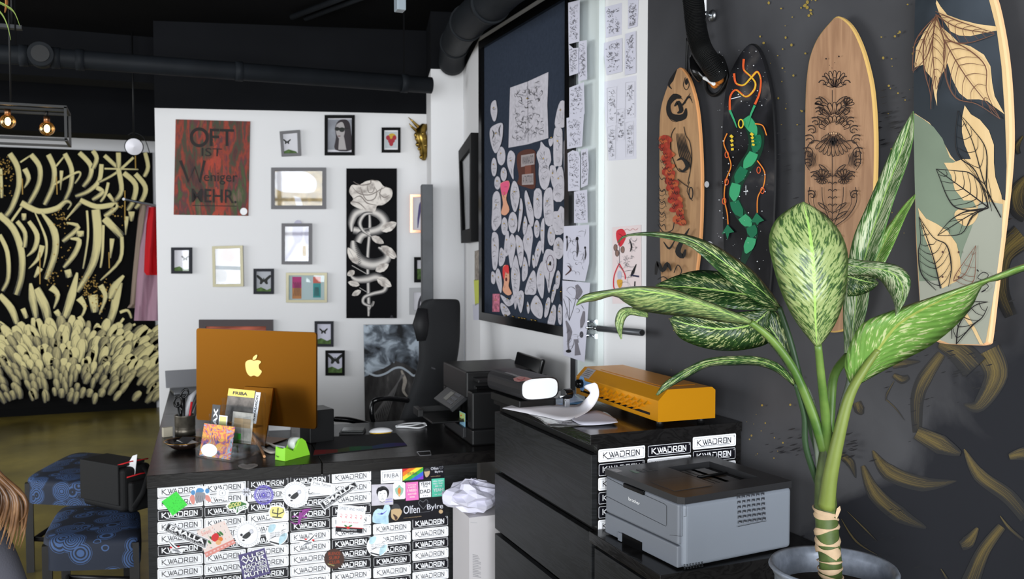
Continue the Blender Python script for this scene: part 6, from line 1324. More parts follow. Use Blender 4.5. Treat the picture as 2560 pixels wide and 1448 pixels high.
# ================================================================ brochure stand of clear acrylic with cards
fr0 = hz(488, 1143, .7505); fr1 = hz(575, 1156, .7505); ex = (fr1-fr0); Wd = ex.length; ex.normalize(); ey = Vector((-ex.y, ex.x, 0)); ey = ey if ey.y > 0 else -ey
def rk(u, d, z): return fr0+ex*u+ey*d+Vector((0, 0, z))
Ry = math.atan2(ex.y, ex.x); RK = Matrix.Translation(fr0) @ Matrix.Rotation(Ry, 4, 'Z')
rack = thing('brochure_stand', 'clear acrylic three tier brochure stand full of flyers', 'brochure stand', fr0, Ry)
b = MB(); th_ = .003
D = .22
b.box2((0, 0, 0), (Wd, D, th_), acryl, RK)
for k in range(3):
    y0 = .002+k*.072; z0 = .004+k*.055
    b.box2((0, y0, z0 if k else .003), (Wd, y0+th_, z0+.085), acryl, RK)                           # front lip of the tier
    b.box2((0, y0+.058, .003), (Wd, y0+.061, z0+.14), acryl, RK)
    for u in (0, Wd-th_): b.box2((u, y0+th_, .003), (u+th_, y0+.045, z0+.11), acryl, RK)
    b.box2((th_, y0+th_, z0-.001), (Wd-th_, y0+.045, z0+.002), acryl, RK) if k else None
b.build('holder', rack)
def flyer(u0, u1, d, z0, z1, m, label, art=None, lean=.02):
    b = MB(); P = [rk(u0, d, z0), rk(u1, d, z0), rk(u1, d+lean, z1), rk(u0, d+lean, z1)]
    b.prism(P, ey*.0015, m)
    def pt(u, v, o=.0006): p = P[0]+(P[1]-P[0])*u+(P[3]-P[0])*v; return p-ey*o
    if art: art(b, pt)
    return tag(b.build('flyer'), label, 'flyer', 'flyers in the clear stand')
def fq(b, pt, u0, v0, u1, v1, m, o=.0006): b.add([pt(u0, v0, o), pt(u1, v0, o), pt(u1, v1, o), pt(u0, v1, o)], [(0, 1, 2, 3)], m)
def ftext(b, pt, tx, u0, v0, u1, v1, m, rot=0, o=.0012):
    vs, fs = textmesh(tx, .03)
    if rot: b.add([pt(u0+(u1-u0)*(v), v0+(v1-v0)*(u), o) for u, v in vs], fs, m)
    else: b.add([pt(u0+(u1-u0)*u, v1-(v1-v0)*v, o) for u, v in vs], fs, m)
psy = NT('psychedelic_print', .4); n1 = psy.noise(psy.tc.outputs['Object'], 22, 3, 1.6); psy.base(psy.ramp(n1, [(.30, (28, 26, 36)), (.38, (96, 60, 150)), (.44, (226, 110, 50)), (.5, (240, 190, 60)), (.55, (216, 60, 70)), (.62, (150, 190, 214)), (.7, (36, 34, 44))])); psy = psy.m
flyer(.01, Wd-.012, .012, .006, .135, psy, 'multicoloured print flyer in the lowest tier of the clear stand', lambda b, pt: [b.add([pt(.3+.26*math.cos(t)*1, .2+.2*math.sin(t), .001) for t in [2*PI*i/20 for i in range(20)]], [list(range(20))], mat('disc_silver', (160, 170, 160), .2, .7))], .03)
flyer(.0, .046, .078, .06, .205, black_s, 'black upright flyer with white and orange sideways lettering in the clear stand', lambda b, pt: ftext(b, pt, 'EPAX', .25, .1, .78, .9, white_s, 1), .02)
flyer(.048, .095, .078, .08, .165, white_s, 'small white card with black lettering in the middle of the clear stand', lambda b, pt: (fq(b, pt, .1, .5, .9, .95, s_yel), ftext(b, pt, 'EL', .2, .1, .8, .45, black_s)), .01)
flyer(.006, Wd-.034, .155, .125, .262, mat('flyer_photo', (120, 112, 106), .5, var=.7, scale=22), 'tall photo flyer with a golden top strip in the upper tier', lambda b, pt: (fq(b, pt, 0, .78, .97, 1, mat('flyer_gold', (196, 176, 84), .35, .4)), ftext(b, pt, 'FRIBA', .18, .83, .72, .93, darkgrey)), .03)
flyer(Wd-.032, Wd-.006, .153, .13, .257, white_s, 'narrow white flyer with black letters at the right of the upper tier', lambda b, pt: ftext(b, pt, 'KWADRON', .2, .1, .7, .9, black_s, 1), .03)
flyer(.075, Wd-.004, .12, .05, .175, mat('flyer_pale', (206, 200, 190), .5, var=.3, scale=30), 'pale flyer with small print in the middle tier of the clear stand', lambda b, pt: (fq(b, pt, .1, .1, .5, .3, s_green), fq(b, pt, .1, .5, .9, .8, s_skin)), .02)
# tin of pens
tc_ = hz(463, 1085, .7505)
tin_m = mat('tin_zinc', (112, 106, 96), .4, .8, var=.25, scale=40); r = thing('pen_tin', 'ribbed zinc tin crammed with scissors and pens', 'tin', tc_)
b = MB(); R_ = .046; b.lathe(tc_, [(0, 0), (R_, 0), (R_, .02), (R_-.002, .024), (R_, .028), (R_-.002, .034), (R_, .038), (R_, .086), (R_+.002, .09), (R_-.002, .09), (R_-.003, .01), (0, .01)], tin_m, 32); b.build('can', r)
def pen(dx, dy, lx, ly, h, m, rr=.004, lab=None, name='pen', cat='pen'):
    b = MB(); b.tube([tc_+Vector((dx, dy, .012)), tc_+Vector((dx+lx, dy+ly, h))], rr, m, 10); tag(b.build(name), lab, cat, 'tools in the zinc tin')
pen(-.02, 0, -.01, .01, .15, black, .005, 'black marker pen leaning left in the zinc tin'); pen(.01, -.01, .02, 0, .15, mat('red_plastic', (200, 40, 50), .4), .005, 'red capped pen in the zinc tin'); pen(.0, .02, .0, .01, .16, steel, .004, 'steel pen at the back of the zinc tin'); pen(.025, .01, .03, 0, .13, darkgrey, .006, 'dark grey pen leaning right in the zinc tin'); pen(-.01, -.02, .005, -.005, .14, black, .005, 'black pen at the front of the zinc tin')
r = thing('scissors', 'black handled scissors standing handles up in the zinc tin', 'scissors', tc_+Vector((-.015, -.012, .012)))
def ringtube(c, ra, rb, M_, rr, m, b): b.tube([c+M_ @ Vector((ra*math.cos(t), 0, rb*math.sin(t))) for t in [2*PI*i/20 for i in range(21)]], rr, m, 8, cap=False)
cs = tc_+Vector((-.03, -.012, .155)); RX = Matrix.Rotation(-.2, 3, 'Z') @ Matrix.Rotation(.25, 3, 'Y')
b = MB(); ringtube(cs, .016, .024, RX, .005, blackgloss, b); ringtube(cs+Vector((.03, .01, .035)), .013, .022, Matrix.Rotation(.5, 3, 'Y'), .005, blackgloss, b); b.tube([cs+Vector((.012, 0, -.015)), tc_+Vector((-.01, -.012, .09))], .006, blackgloss, 8); b.tube([cs+Vector((.028, .01, .012)), tc_+Vector((-.006, -.012, .09))], .006, blackgloss, 8); b.build('handles', r)
b = MB(); b.tube([tc_+Vector((-.01, -.012, .1)), tc_+Vector((-.012, -.012, .014))], .005, steel, 8, flat=.3); b.build('blades', r)
b = MB(); gc = mat('cutter_grey', (176, 176, 180), .35)
b.tube([tc_+Vector((.0, .0, .05)), tc_+Vector((.012, 0, .12)), tc_+Vector((.03, .005, .17)), tc_+Vector((.055, .01, .20))], [.010, .014, .014, .006], gc, 10); b.tube([tc_+Vector((.008, .0, .06)), tc_+Vector((.03, 0, .12)), tc_+Vector((.05, .005, .165)), tc_+Vector((.065, .01, .19))], [.008, .010, .010, .004], darkgrey, 10); tag(b.build('cutter_knife'), 'big grey pliers shaped cutter leaning right in the zinc tin', 'tool', 'tools in the zinc tin')
# bowl with cards
bc = hz(462, 1122, .7505); r = thing('shallow_bowl', 'dark shallow bowl with a golden rim in front of the zinc tin', 'bowl', bc)
b = MB(); b.lathe(bc, [(0, .001), (.03, .0), (.05, .006), (.085, .034), (.082, .034), (.048, .010), (0, .006)], mat('bowl_dark', (40, 30, 26), .15, .5), 40); b.build('bowl', r)
b = MB(); b.lathe(bc, [(.0825, .0345), (.086, .0345), (.085, .0365), (.0825, .0345)], gold, 40); b.build('rim', r)
b = MB(); b.box((0, 0, 0), (.055, .085, .001), white, Matrix.Translation(bc+Vector((.012, .0, .030))) @ Matrix.Rotation(.5, 4, 'Z') @ Matrix.Rotation(.1, 4, 'X')); tag(b.build('card'), 'white card lying in the dark shallow bowl', 'card')
b = MB(); b.box((0, 0, 0), (.06, .085, .001), darkgrey, Matrix.Translation(bc+Vector((.0, .012, .034))) @ Matrix.Rotation(-.5, 4, 'Z') @ Matrix.Rotation(.15, 4, 'X')); tag(b.build('card'), 'dark grey card behind the white one in the shallow bowl', 'card')
q = hz(420, 1092, .7505); b = MB(); b.box2((-.025, -.01, 0), (.02, .01, .045), mat('block_ivory', (176, 168, 150), .5), Matrix.Translation(q) @ Matrix.Rotation(.3, 4, 'Z')); tag(b.build('small_block', bevel=.003), 'small ivory block left of the zinc tin', 'block')
# laptop far left on the counter
q = hz(475, 985, .7505); lp = Matrix.Translation(q) @ Matrix.Rotation(.1, 4, 'Z'); r = thing('laptop', 'grey laptop half hidden behind the tin at the far end of the counter', 'laptop', q, .1)
b = MB(); b.box2((-.09, 0, 0), (.2, .2, .014), steel, lp); b.build('base', r, bevel=.002)
b = MB(); b.box2((-.11, .0, .002), (.2, .006, .11), mat('laptop_lid', (140, 140, 144), .4, .4), lp @ Matrix.Translation((0, .2, .014)) @ Matrix.Rotation(-.3, 4, 'X')); b.build('lid', r, bevel=.002)

# mouse pad, drive, mouse, cable
b = MB(); a = Art((0, 0, .7505), (0, 0, 1), b, .0002, .001, None); Pm = [hz(x, y, .7505) for x, y in ((783, 1140), (1018, 1115), (990, 1083), (795, 1095))]
b.prism(Pm, (0, 0, .0018), mat('pad_dark', (24, 24, 27), .8))
cols = [(120, 20, 24), (110, 34, 24), (60, 70, 30), (24, 84, 44), (24, 74, 60), (30, 54, 92), (40, 44, 100), (52, 38, 96)]
for i, c_ in enumerate(cols):
    t0_, t1_ = i/8, (i+1)/8; l = lambda t, o: Pm[0].lerp(Pm[1], t)+(Pm[3].lerp(Pm[2], t)-Pm[0].lerp(Pm[1], t))*o+Vector((0, 0, .0021))
    b.add([l(t0_, .02), l(t1_, .02), l(t1_, .24-.05*math.sin(i*2.)), l(t0_, .24-.05*math.sin(i*2.-2.))], [(0, 1, 2, 3)], mat('pad_%s' % 'abcdefgh'[i], c_, .8))
tag(b.build('desk_pad'), 'dark desk pad with a faint rainbow edge', 'desk pad')
def on(px, py, rz): return Matrix.Translation(hz(px, py, .7505)) @ Matrix.Rotation(rz, 4, 'Z')
M_ = on(880, 1083, -.35); r = thing('external_drive', 'silver topped black external drive behind the desk pad', 'drive', M_.translation, -.35)
b = MB(); b.box2((-.055, -.04, 0), (.06, .05, .010), black, M_); b.build('base', r, bevel=.002); b = MB(); b.box2((-.045, -.035, .0105), (.055, .05, .018), mat('alu_dark', (110, 112, 112), .2, .9), M_); b.build('shell', r, bevel=.002)
M_ = on(952, 1083, -.15); r = thing('computer_mouse', 'white computer mouse with a yellow underside', 'mouse', M_.translation, -.15)
b = MB(); b.ball((0, 0, 0), (.056, .03, .02), white, 20, 14, M_.to_3x3()); 
for v in b.v: v.z = max(v.z, .001); v += M_.translation+Vector((0, 0, .006))
b.build('shell', r); b = MB(); b.prism([M_ @ Vector((.05*math.cos(t), .025*math.sin(t), .001)) for t in [2*PI*i/24 for i in range(24)]], (0, 0, .007), mat('mouse_yellow', (226, 180, 50), .3, .4)); b.build('underside', r)
W = [hz(x, y, .755) for x, y in ((990, 1066), (1012, 1060), (1050, 1058), (1064, 1063), (1048, 1070), (1012, 1068), (990, 1068))]; b = MB(); b.tube([Vector(p) for p in cr([tuple(p) for p in W], 6)], .004, white, 8)
W = [hz(x, y, .760) for x, y in ((995, 1066), (1030, 1064), (1060, 1058), (1066, 1064))]; b.tube([Vector(p) for p in cr([tuple(p) for p in W], 6)], .003, white, 8); tag(b.build('charging_cable'), 'loose white charging cable beside the black printer', 'cable')
# ================================================================ black multifunction printer on the desk
mo = hz(1180, 1116, .7505); MR = -.06
MM = Matrix.Translation(mo) @ Matrix.Rotation(MR, 4, 'Z')
mfp = thing('multifunction_printer', 'black office inkjet printer with a tilted keypad standing on the desk', 'printer', mo, MR)
bp_ = blackplastic
b = MB(); b.box2((.0, .0, .0), (.36, .50, .07), bp_, MM); b.box2((.08, .07, .07), (.36, .50, .19), bp_, MM); b.box2((0, .0, .07), (.36, .075, .235), bp_, MM); b.box2((0, .46, .07), (.36, .50, .20), bp_, MM)
b.build('body', mfp, bevel=.008, seg=3)
b = MB(); b.box2((.0, .09, .195), (.35, .50, .315), bp_, MM); b.build('scanner_unit', mfp, bevel=.008, seg=3)
b = MB(); b.box2((.04, .075, .235), (.35, .20, .25), blackgloss, MM); b.box2((.03, .0, .275), (.35, .16, .29), bp_, MM); b.box2((.03, .15, .24), (.05, .17, .29), bp_, MM); b.box2((.32, .0, .235), (.35, .09, .30), bp_, MM); b.build('document_feeder', mfp, bevel=.003)
b = MB(); T = MM @ Matrix.Translation((.02, .13, .20)) @ Matrix.Rotation(math.radians(-38), 4, 'Y'); b.box2((-.10, 0, -.012), (.0, .30, .012), mat('panel_black', (44, 44, 46), .35), T); b.build('control_panel', mfp, bevel=.004)
b = MB(); b.box2((-.075, .135, .0125), (-.025, .19, .014), mat('lcd_grey', (112, 110, 102), .3), T); b.build('screen', mfp)
b = MB()
for i in range(3):
    for j in range(4): b.box2((-.080+i*.024, .035+j*.022, .0125), (-.066+i*.024, .049+j*.022, .015), mat('key_grey', (84, 84, 88), .4), T)
b.build('keys', mfp)
b = MB(); b.box2((-.15, .12, .085), (.06, .40, .093), bp_, MM); b.box2((-.17, .30, .085), (-.145, .41, .12), bp_, MM); b.box2((-.15, .395, .09), (.06, .405, .12), bp_, MM); b.build('output_tray', mfp, bevel=.003)
b = MB(); b.box2((-.015, .09, .02), (.002, .44, .065), mat('cassette_black', (36, 36, 38), .4), MM); b.build('paper_cassette', mfp, bevel=.003)
a = Art(mo, MM.to_3x3() @ Vector((-1, 0, 0)), MB(), .0002, .0006, (1020, 860, 5.3625))
a.poly([(692, 898), (770, 935), (772, 1195), (698, 1160)], mat('label_aqua', (150, 200, 226), .5)); a.poly([(694, 905), (766, 940), (766, 1050), (696, 1015)], mat('label_lime', (190, 212, 130), .5))
for x, y, c_ in ((715, 960, s_or), (742, 1010, darkgrey), (715, 1110, s_red), (742, 1150, darkgrey)): a.ell(x, y, 11, 12, c_, 8)
a.rect(725, 1215, 770, 1262, darkgrey); a.mb.build('ink_label', mfp)
a = Art(mo, MM.to_3x3() @ Vector((-1, 0, 0)), MB(), .0002, .0006, (1020, 860, 5.3625)); a.text('brother', [(318, 305), (370, 325), (370, 348), (318, 328)], mat('logo_grey', (120, 120, 124), .4)); a.mb.build('logo', mfp)
b = MB(); R0 = MM @ Matrix.Translation((.30, -.02, .30)); b.box2((.0, .0, .0), (.02, .34, .075), blackgloss, R0 @ Matrix.Rotation(.25, 4, 'Y')); b.build('rear_paper_support', mfp, bevel=.006)

# ================================================================ tall chest of drawers
X0 = 1.236; YA = 2.392; YB = 3.20; ZT = 1.05
chest = thing('chest_of_drawers', 'tall black-brown chest of drawers carrying the golden laminator', 'chest of drawers', (X0+.27, (YA+YB)/2, 0))
b = MB(); b.box2((X0, YA, ZT-.031), (XW-.004, YB, ZT), wood_y, None); b.build('top_panel', chest, bevel=.0015)
b = MB(); b.box2((X0+.025, YA+.004, 0), (XW-.006, YA+.026, ZT-.0315), wood_y); b.build('side_panel', chest)
b = MB(); b.box2((X0+.025, YB-.026, 0), (XW-.006, YB-.004, ZT-.0315), wood_y); b.build('side_panel', chest)
b = MB(); b.box2((X0+.03, YA+.027, 0), (X0+.04, YB-.027, ZT-.032), black); b.build('carcass', chest)
b = MB(); b.box2((XW-.02, YA+.027, .02), (XW-.008, YB-.027, ZT-.032), black); b.build('back_panel', chest)
for z0, z1 in ((.770, .988), (.535, .750), (.30, .515), (.06, .28)):
    b = MB(); b.box2((X0+.004, YA+.002, z0), (X0+.024, YB-.002, z1), wood_f); b.build('drawer', chest, bevel=.0015)
sidep = [o for o in C.objects if o.name.startswith('side_panel') and o.parent == chest][0]
for c0, c1, yt, seq in ((1495, 1613, 1135, 'WBWBBW'), (1618, 1728, 1124, 'BWBWW'), (1731, 1840, 1104, 'WBWBW')):
    a0, a1 = hy(c0, yt, YA+.004), hy(c1, yt, YA+.004); Wk = a1.x-a0.x; p = (a0+a1)/2; hgt = .0405*Wk/.176*1.06
    for i, ch in enumerate(seq): put_sticker(sidep, me_w if ch == 'W' else me_b, Vector((p.x, YA+.004, p.z-i*hgt*1.08)), 0, (Wk/.178, Wk/.178*1.06))
# ================================================================ lower cabinet
low = thing('low_cabinet', 'low black-brown cabinet carrying the grey laser printer', 'cabinet', (X0+.27, 2.18, 0)); ZL_ = .76; YC = 1.985
b = MB(); b.box2((X0-.006, YC, ZL_-.032), (XW-.004, YA-.003, ZL_), wood_y); b.build('top_panel', low, bevel=.0015)
b = MB(); b.box2((X0+.02, YC+.004, 0), (XW-.006, YC+.024, ZL_-.0325), wood_y); b.build('side_panel', low)
b = MB(); b.box2((X0+.02, YA-.026, 0), (XW-.006, YA-.006, ZL_-.0325), wood_y); b.build('side_panel', low)
for z0, z1 in ((.40, .715), (.06, .385)): b = MB(); b.box2((X0, YC+.026, z0), (X0+.018, YA-.028, z1), wood_f); b.build('drawer', low, bevel=.0015)
b = MB(); b.box2((X0+.019, YC+.025, .02), (X0+.03, YA-.027, ZL_-.033), black); b.build('carcass', low)
# ================================================================ grey laser printer
PR = math.radians(5.0); po = hz(1705, 1428, ZL_+.0005); PM = Matrix.Translation(po) @ Matrix.Rotation(PR, 4, 'Z')
lp_ = thing('laser_printer', 'grey laser printer with a black lid on the low cabinet', 'printer', po, PR)
pg = mat('printer_grey', (128, 134, 144), .42, bump=.1, bscale=900); pgd = mat('printer_grey_front', (112, 116, 124), .4, bump=.1, bscale=900); pb_ = mat('printer_lid', (44, 44, 46), .38, bump=.08, bscale=700)
PX, PYd, PH = .385, .362, .176
b = MB(); b.box2((0.006, 0, .004), (PX, PYd, PH), pg, PM); b.build('body', lp_, bevel=.012, seg=4)
b = MB(); b.box2((-.004, .012, .065), (.02, PYd-.002, PH-.002), pgd, PM); b.build('front_cover', lp_, bevel=.006, seg=3)
b = MB(); b.box2((-.006, .012, .004), (.02, PYd-.002, .0625), pgd, PM); b.build('paper_tray', lp_, bevel=.004, seg=3)
b = MB(); b.box2((-.0075, .17, .0), (.004, .27, .028), blackgloss, PM); b.box2((-.010, .268, .002), (-.004, .285, .026), pgd, PM); b.build('tray_grip', lp_)
Nf = PM.to_3x3() @ Vector((-1, 0, 0)); Ns = PM.to_3x3() @ Vector((0, -1, 0)); F0 = PM @ Vector((-.0045, .1, .1)); S0 = PM @ Vector((.1, -.0003, .1))
KZ = (1440, 1080, 3.879); groove = mat('groove', (46, 48, 52), .6)
a = Art(F0, Nf, MB(), .0001, .0006, KZ); a.stroke([(300, 442), (290, 445), (290, 620), (600, 780), (870, 915), (880, 905), (880, 720), (860, 700), (660, 610)], 4, groove, 0); a.stroke([(300, 442), (470, 530)], 4, groove, 0); a.mb.build('cover_seam', lp_)
a = Art(F0, Nf, MB(), .0001, .0010, KZ); a.text('brother', [(512, 628), (622, 680), (622, 712), (512, 662)], white, .01); a.mb.build('logo', lp_)
b = MB(); g0 = PM.inverted() @ hit(*( (1440+470/3.879, 1080+520/3.879) ), F0, Nf); g1 = PM.inverted() @ hit(*((1440+668/3.879, 1080+615/3.879)), F0, Nf); b.box2((-.010, g1.y, g1.z-.0), (-.003, g0.y, g1.z+.012), blackgloss, PM); b.build('cover_handle', lp_, bevel=.002)
a = Art(S0, Ns, MB(), .0001, .0008, KZ); vent = mat('vent_dark', (52, 54, 60), .6)
for r_ in range(6):
    for c_ in range(6):
        x = 1562+c_*46; y = 622+r_*47-c_*6.5; a.poly([(x, y), (x+30, y-4), (x+30, y+26), (x, y+30)], vent if not (r_ > 3 and c_ in (0,)) else groove); a.poly([(x+4, y+12), (x+30, y+20), (x+30, y+26), (x, y+30)], mat('vent_light', (122, 126, 136), .5))
a.stroke([(1550, 600), (1830, 570)], 5, groove, 0); a.stroke([(1548, 912), (1826, 856)], 5, groove, 0); a.mb.build('side_vent', lp_)
a = Art(S0, Ns, MB(), .0001, .0008, KZ)
for r_ in range(4):
    for c_ in range(7): x = 1040+c_*28; y = 1288+r_*12-c_*4.6; a.poly([(x, y), (x+18, y-3), (x+18, y+4), (x, y+7)], groove)
a.mb.build('lower_vent', lp_)
a = Art(S0, Ns, MB(), .0001, .0008, KZ); a.stroke([(1030, 690), (1030, 1010)], 3, groove, 0); a.stroke([(1040, 712), (1066, 714), (1066, 820), (1040, 824)], 3, groove, 0); a.stroke([(905, 1000), (1030, 1012)], 3, groove, 0); a.mb.build('side_seam', lp_)
# lid with a sunken output well
b = MB(); z0, z1 = PH+.0005, PH+.019
wx0, wx1, wy0, wy1 = .17, .33, .075, .29
def lidpoly(pts): b.prism([PM @ Vector((x, y, z0)) for x, y in pts], PM.to_3x3() @ Vector((0, 0, z1-z0)), pb_)
lidpoly([(-.006, .015), (.006, -.002), (wx0, -.002), (wx0, PYd), (-.006, PYd)]); lidpoly([(wx1, -.002), (PX-.004, -.002), (PX, .01), (PX, PYd), (wx1, PYd)]); lidpoly([(wx0, -.002), (wx1, -.002), (wx1, wy0), (wx0, wy0)]); lidpoly([(wx0, wy1), (wx1, wy1), (wx1, PYd), (wx0, PYd)])
b.build('lid', lp_)
b = MB(); b.box2((wx0-.002, wy0-.002, PH-.03), (wx1+.002, wy1+.002, PH+.0002), blackgloss, PM)
for i in range(3): b.box2((wx0+.04+i*.038, wy0+.02, PH+.0002), (wx0+.026+i*.018, wy1-.03, PH+.010), mat('roller_dark', (20, 20, 22), .4), PM)
b.tube([PM @ Vector((wx0+.02, wy0+.1, PH+.013)), PM @ Vector((wx1-.03, wy0+.1, PH+.013))], .003, black, 8); b.build('output_well', lp_)
b = MB()
b.box2((.02, .06, z1), (.15, .17, z1+.0012), mat('lid_flap', (50, 49, 50), .3), PM); b.build('lid_flap', lp_)
b = MB()
for i in range(4): b.box2((.045+i*.022, .275, z1), (.058+i*.022, .305, z1+.0012), mat('button_green', (90, 110, 96), .4) if i == 0 else darkgrey, PM)
b.box2((.0, .31, z1), (.022, .342, z1+.0008), mat('label_silver', (150, 146, 148), .4), PM); b.build('buttons', lp_)
b = MB(); W = [PM @ Vector(p) for p in ((PX, .30, .08), (PX+.02, .29, .10), (PX+.045, .28, .085), (PX+.03, .27, .06), (PX, .27, .05))]; b.tube([Vector(p) for p in cr([tuple(p) for p in W], 5)], .004, black, 8); b.build('power_cord', lp_)

# ================================================================ golden laminator
LR = math.radians(-1.5); lo_ = hz(1645, 1056, ZT+.022); LM = Matrix.Translation(lo_) @ Matrix.Rotation(LR, 4, 'Z')
gl_m = NT('gold_paint', .34, .55); gl_m.b.inputs['Base Color'].default_value = lin((232, 158, 22)); gl_m.bump(gl_m.noise(gl_m.tc.outputs['Object'], 700, 2), .05, .0005); gl_m = gl_m.m
lam = thing('laminator', 'golden yellow metal laminator with rows of louvres on the tall chest', 'laminator', (lo_.x, lo_.y, ZT), LR)
LL = .60
b = MB(); prof = [(0, 0), (0, .066), (.034, .100), (.195, .100), (.207, .090), (.207, 0)]
b.prism([LM @ Vector((x, 0, z)) for x, z in prof], LM.to_3x3() @ Vector((0, LL, 0)), gl_m); b.build('housing', lam, bevel=.002)
b = MB(); b.box2((-.0012, .05, .014), (.001, LL-.04, .022), blackgloss, LM); b.build('feed_slot', lam)
for r_, (y0, n) in enumerate(((.065, 9), (.10, 8), (.135, 7))):
    for i in range(n):
        b = MB(); y = y0+i*.043; z = .052-r_*.013; vs = [Vector(p) for p in ((0, y, z+.006), (0, y-.010, z-.004), (0, y+.010, z-.004), (-.014, y-.007, z-.006), (-.014, y+.007, z-.006))]
        b.add([LM @ v for v in vs], [(0, 3, 1), (0, 4, 3), (0, 2, 4), (1, 3, 4, 2)], gl_m); b.build('louvre', lam)
b = MB(); b.box2((.05, .06, .1002), (.17, LL-.1, .1014), gl_m, LM); b.build('lid_panel', lam, bevel=.0005)
for x, y in ((.03, .04), (.18, .04), (.03, LL-.04), (.18, LL-.04)): b = MB(); q = LM @ Vector((x, y, 0)); b.tube([zp(q, ZT+.0004), zp(q, lo_.z+.001)], .012, black, 14); b.build('foot', lam)
kk = LM @ Vector((0, LL-.05, .045)); dX = LM.to_3x3() @ Vector((-1, 0, 0)); b = MB(); b.tube([kk, kk+dX*.02], .016, blackgloss, 20); b.tube([kk+dX*.02, kk+dX*.024], .012, blackgloss, 20); b.build('dial', lam)
b = MB()
Pz = [kk+dX*.0006+LM.to_3x3() @ Vector((0, .026*math.cos(t)*(1+.14*(i % 2)), .026*math.sin(t)*(1+.14*(i % 2)))) for i, t in enumerate([2*PI*i/16 for i in range(16)])]; b.prism(Pz, dX*.0008, mat('dial_blue', (120, 160, 206), .5)); b.box2((-.0012, LL-.13, .03), (0, LL-.07, .058), mat('dial_blue'), LM); b.build('dial_plate', lam)
b = MB(); sl = [LM @ Vector(p) for p in ((.002, LL-.03, .0685), (.002, LL-.10, .0685), (.032, LL-.10, .0985), (.032, LL-.03, .0985))]; nn = (LM.to_3x3() @ Vector((-1, 0, 1))).normalized(); b.prism([p+nn*.0005 for p in sl], nn*.0005, mat('label_silver')); 
for i in range(4):
    t = .2+i*.18; p = sl[0].lerp(sl[3], t); q = sl[1].lerp(sl[2], t); b.add([p.lerp(q, .1)+nn*.0013, p.lerp(q, .85)+nn*.0013, (p+nn*.0013).lerp(q+nn*.0013, .85)+(sl[3]-sl[0])*.05, (p+nn*.0013).lerp(q+nn*.0013, .1)+(sl[3]-sl[0])*.05], [(0, 1, 2, 3)], darkgrey)
b.build('rating_label', lam)
# ================================================================ stencil copier with a white end
cA = hz(1300, 1004, ZT+.03); CR_ = math.radians(4); CM = Matrix.Translation(zp(cA, ZT)) @ Matrix.Rotation(CR_, 4, 'Z')
cop = thing('stencil_printer', 'small rounded black device with a white end cap on the tall chest', 'copier', zp(cA, ZT), CR_)
gun = mat('gunmetal', (40, 40, 43), .38, .25)
def cprof(s, y, z0=.030, w_=.155, h_=.080):
    out = []
    for i in range(28):
        t = 2*PI*i/28; cx = w_/2+(w_/2*s)*math.copysign(abs(math.cos(t))**.5, math.cos(t)); cz = z0+h_/2+(h_/2*s)*math.copysign(abs(math.sin(t))**.62, math.sin(t)); out.append(CM @ Vector((cx, y, cz)))
    return out
yy = CM.to_3x3() @ Vector((0, 1, 0)); CL = YB-.015-cA.y; CL = max(.14, min(.26, CL)) 
CL = .27
b = MB(); b.prism(cprof(1, 0), yy*CL, gun); b.build('body', cop, bevel=.003)
b = MB(); b.prism(cprof(.90, -.004), yy*.0035, mat('cap_white', (236, 238, 240), .35)); b.build('end_cap', cop)
b = MB(); b.box2((.004, .012, .002), (.15, CL-.02, .029), black, CM); b.build('base', cop, bevel=.003)
a = Art(CM @ Vector((0, 0, .1112)), (0, 0, 1), MB(), .0001, .0006, (1020, 860, 5.3625)); a.poly([(1410, 465), (1500, 435), (1580, 445), (1660, 470), (1590, 495), (1480, 512), (1425, 500)], s_peach); a.stroke([(1460, 470), (1520, 490), (1570, 460)], 14, s_red, 4)
a.text('DRAGONHAWK', [(1290, 385), (1330, 380), (1530, 440), (1480, 452)], white); a.mb.build('top_sticker', cop)
q = CM @ Vector((.165, -.035, .05)); r = thing('metal_clamp', 'shiny black and chrome clamp beside the white end cap', 'clamp', zp(q, ZT))
b = MB(); b.tube([q+Vector((-.012, 0, .0)), q+Vector((.02, .005, .0))], .018, blackgloss, 16); b.box((q.x, q.y, ZT+.018), (.02, .02, .034), chrome); b.build('head', r, bevel=.002)
b = MB(); b.tube([q+Vector((-.03, -.005, -.01)), q+Vector((.01, 0, .0))], .004, chrome, 8); b.tube([q+Vector((-.01, -.01, -.022)), q+Vector((.005, .012, -.01))], .003, chrome, 8); b.build('screw', r)
# loose sheets on the chest
def sheet(strips, m, label, name='paper_sheet', cat='paper', th=.0008):
    """strips: list of ((xa,ya),(xb,yb),z) ; z None keeps the previous distance"""
    rows = []; Zd = None
    for pa_, pb2, z in strips:
        if isinstance(z, tuple): A_ = at(pa_[0], pa_[1], z[1]); B_ = at(pb2[0], pb2[1], z[1]+z[2])
        else: A_ = hz(pa_[0], pa_[1], z); B_ = hz(pb2[0], pb2[1], z)
        rows.append((A_, B_))
    P = cr([tuple(a_)+tuple(b_) for a_, b_ in rows], 5); vs = []; N = len(P); K = 5
    for p in P:
        a_, b_ = Vector(p[:3]), Vector(p[3:])
        for k in range(K): vs.append(a_.lerp(b_, k/(K-1)))
    fs = [(i*K+k, i*K+k+1, (i+1)*K+k+1, (i+1)*K+k) for i in range(N-1) for k in range(K-1)]
    b = MB(); b.add(vs, fs, m, None, True); o = b.build(name); s = o.modifiers.new('thickness', 'SOLIDIFY'); s.thickness = th; s.offset = 0
    return tag(o, label, cat)
ZS = ZT+.0035
foil = mat('foil_pouch', (150, 150, 150), .12, .8, bump=.8, bscale=30); film = mat('film_blue', (96, 140, 180), .15, .4, bump=.6, bscale=30)
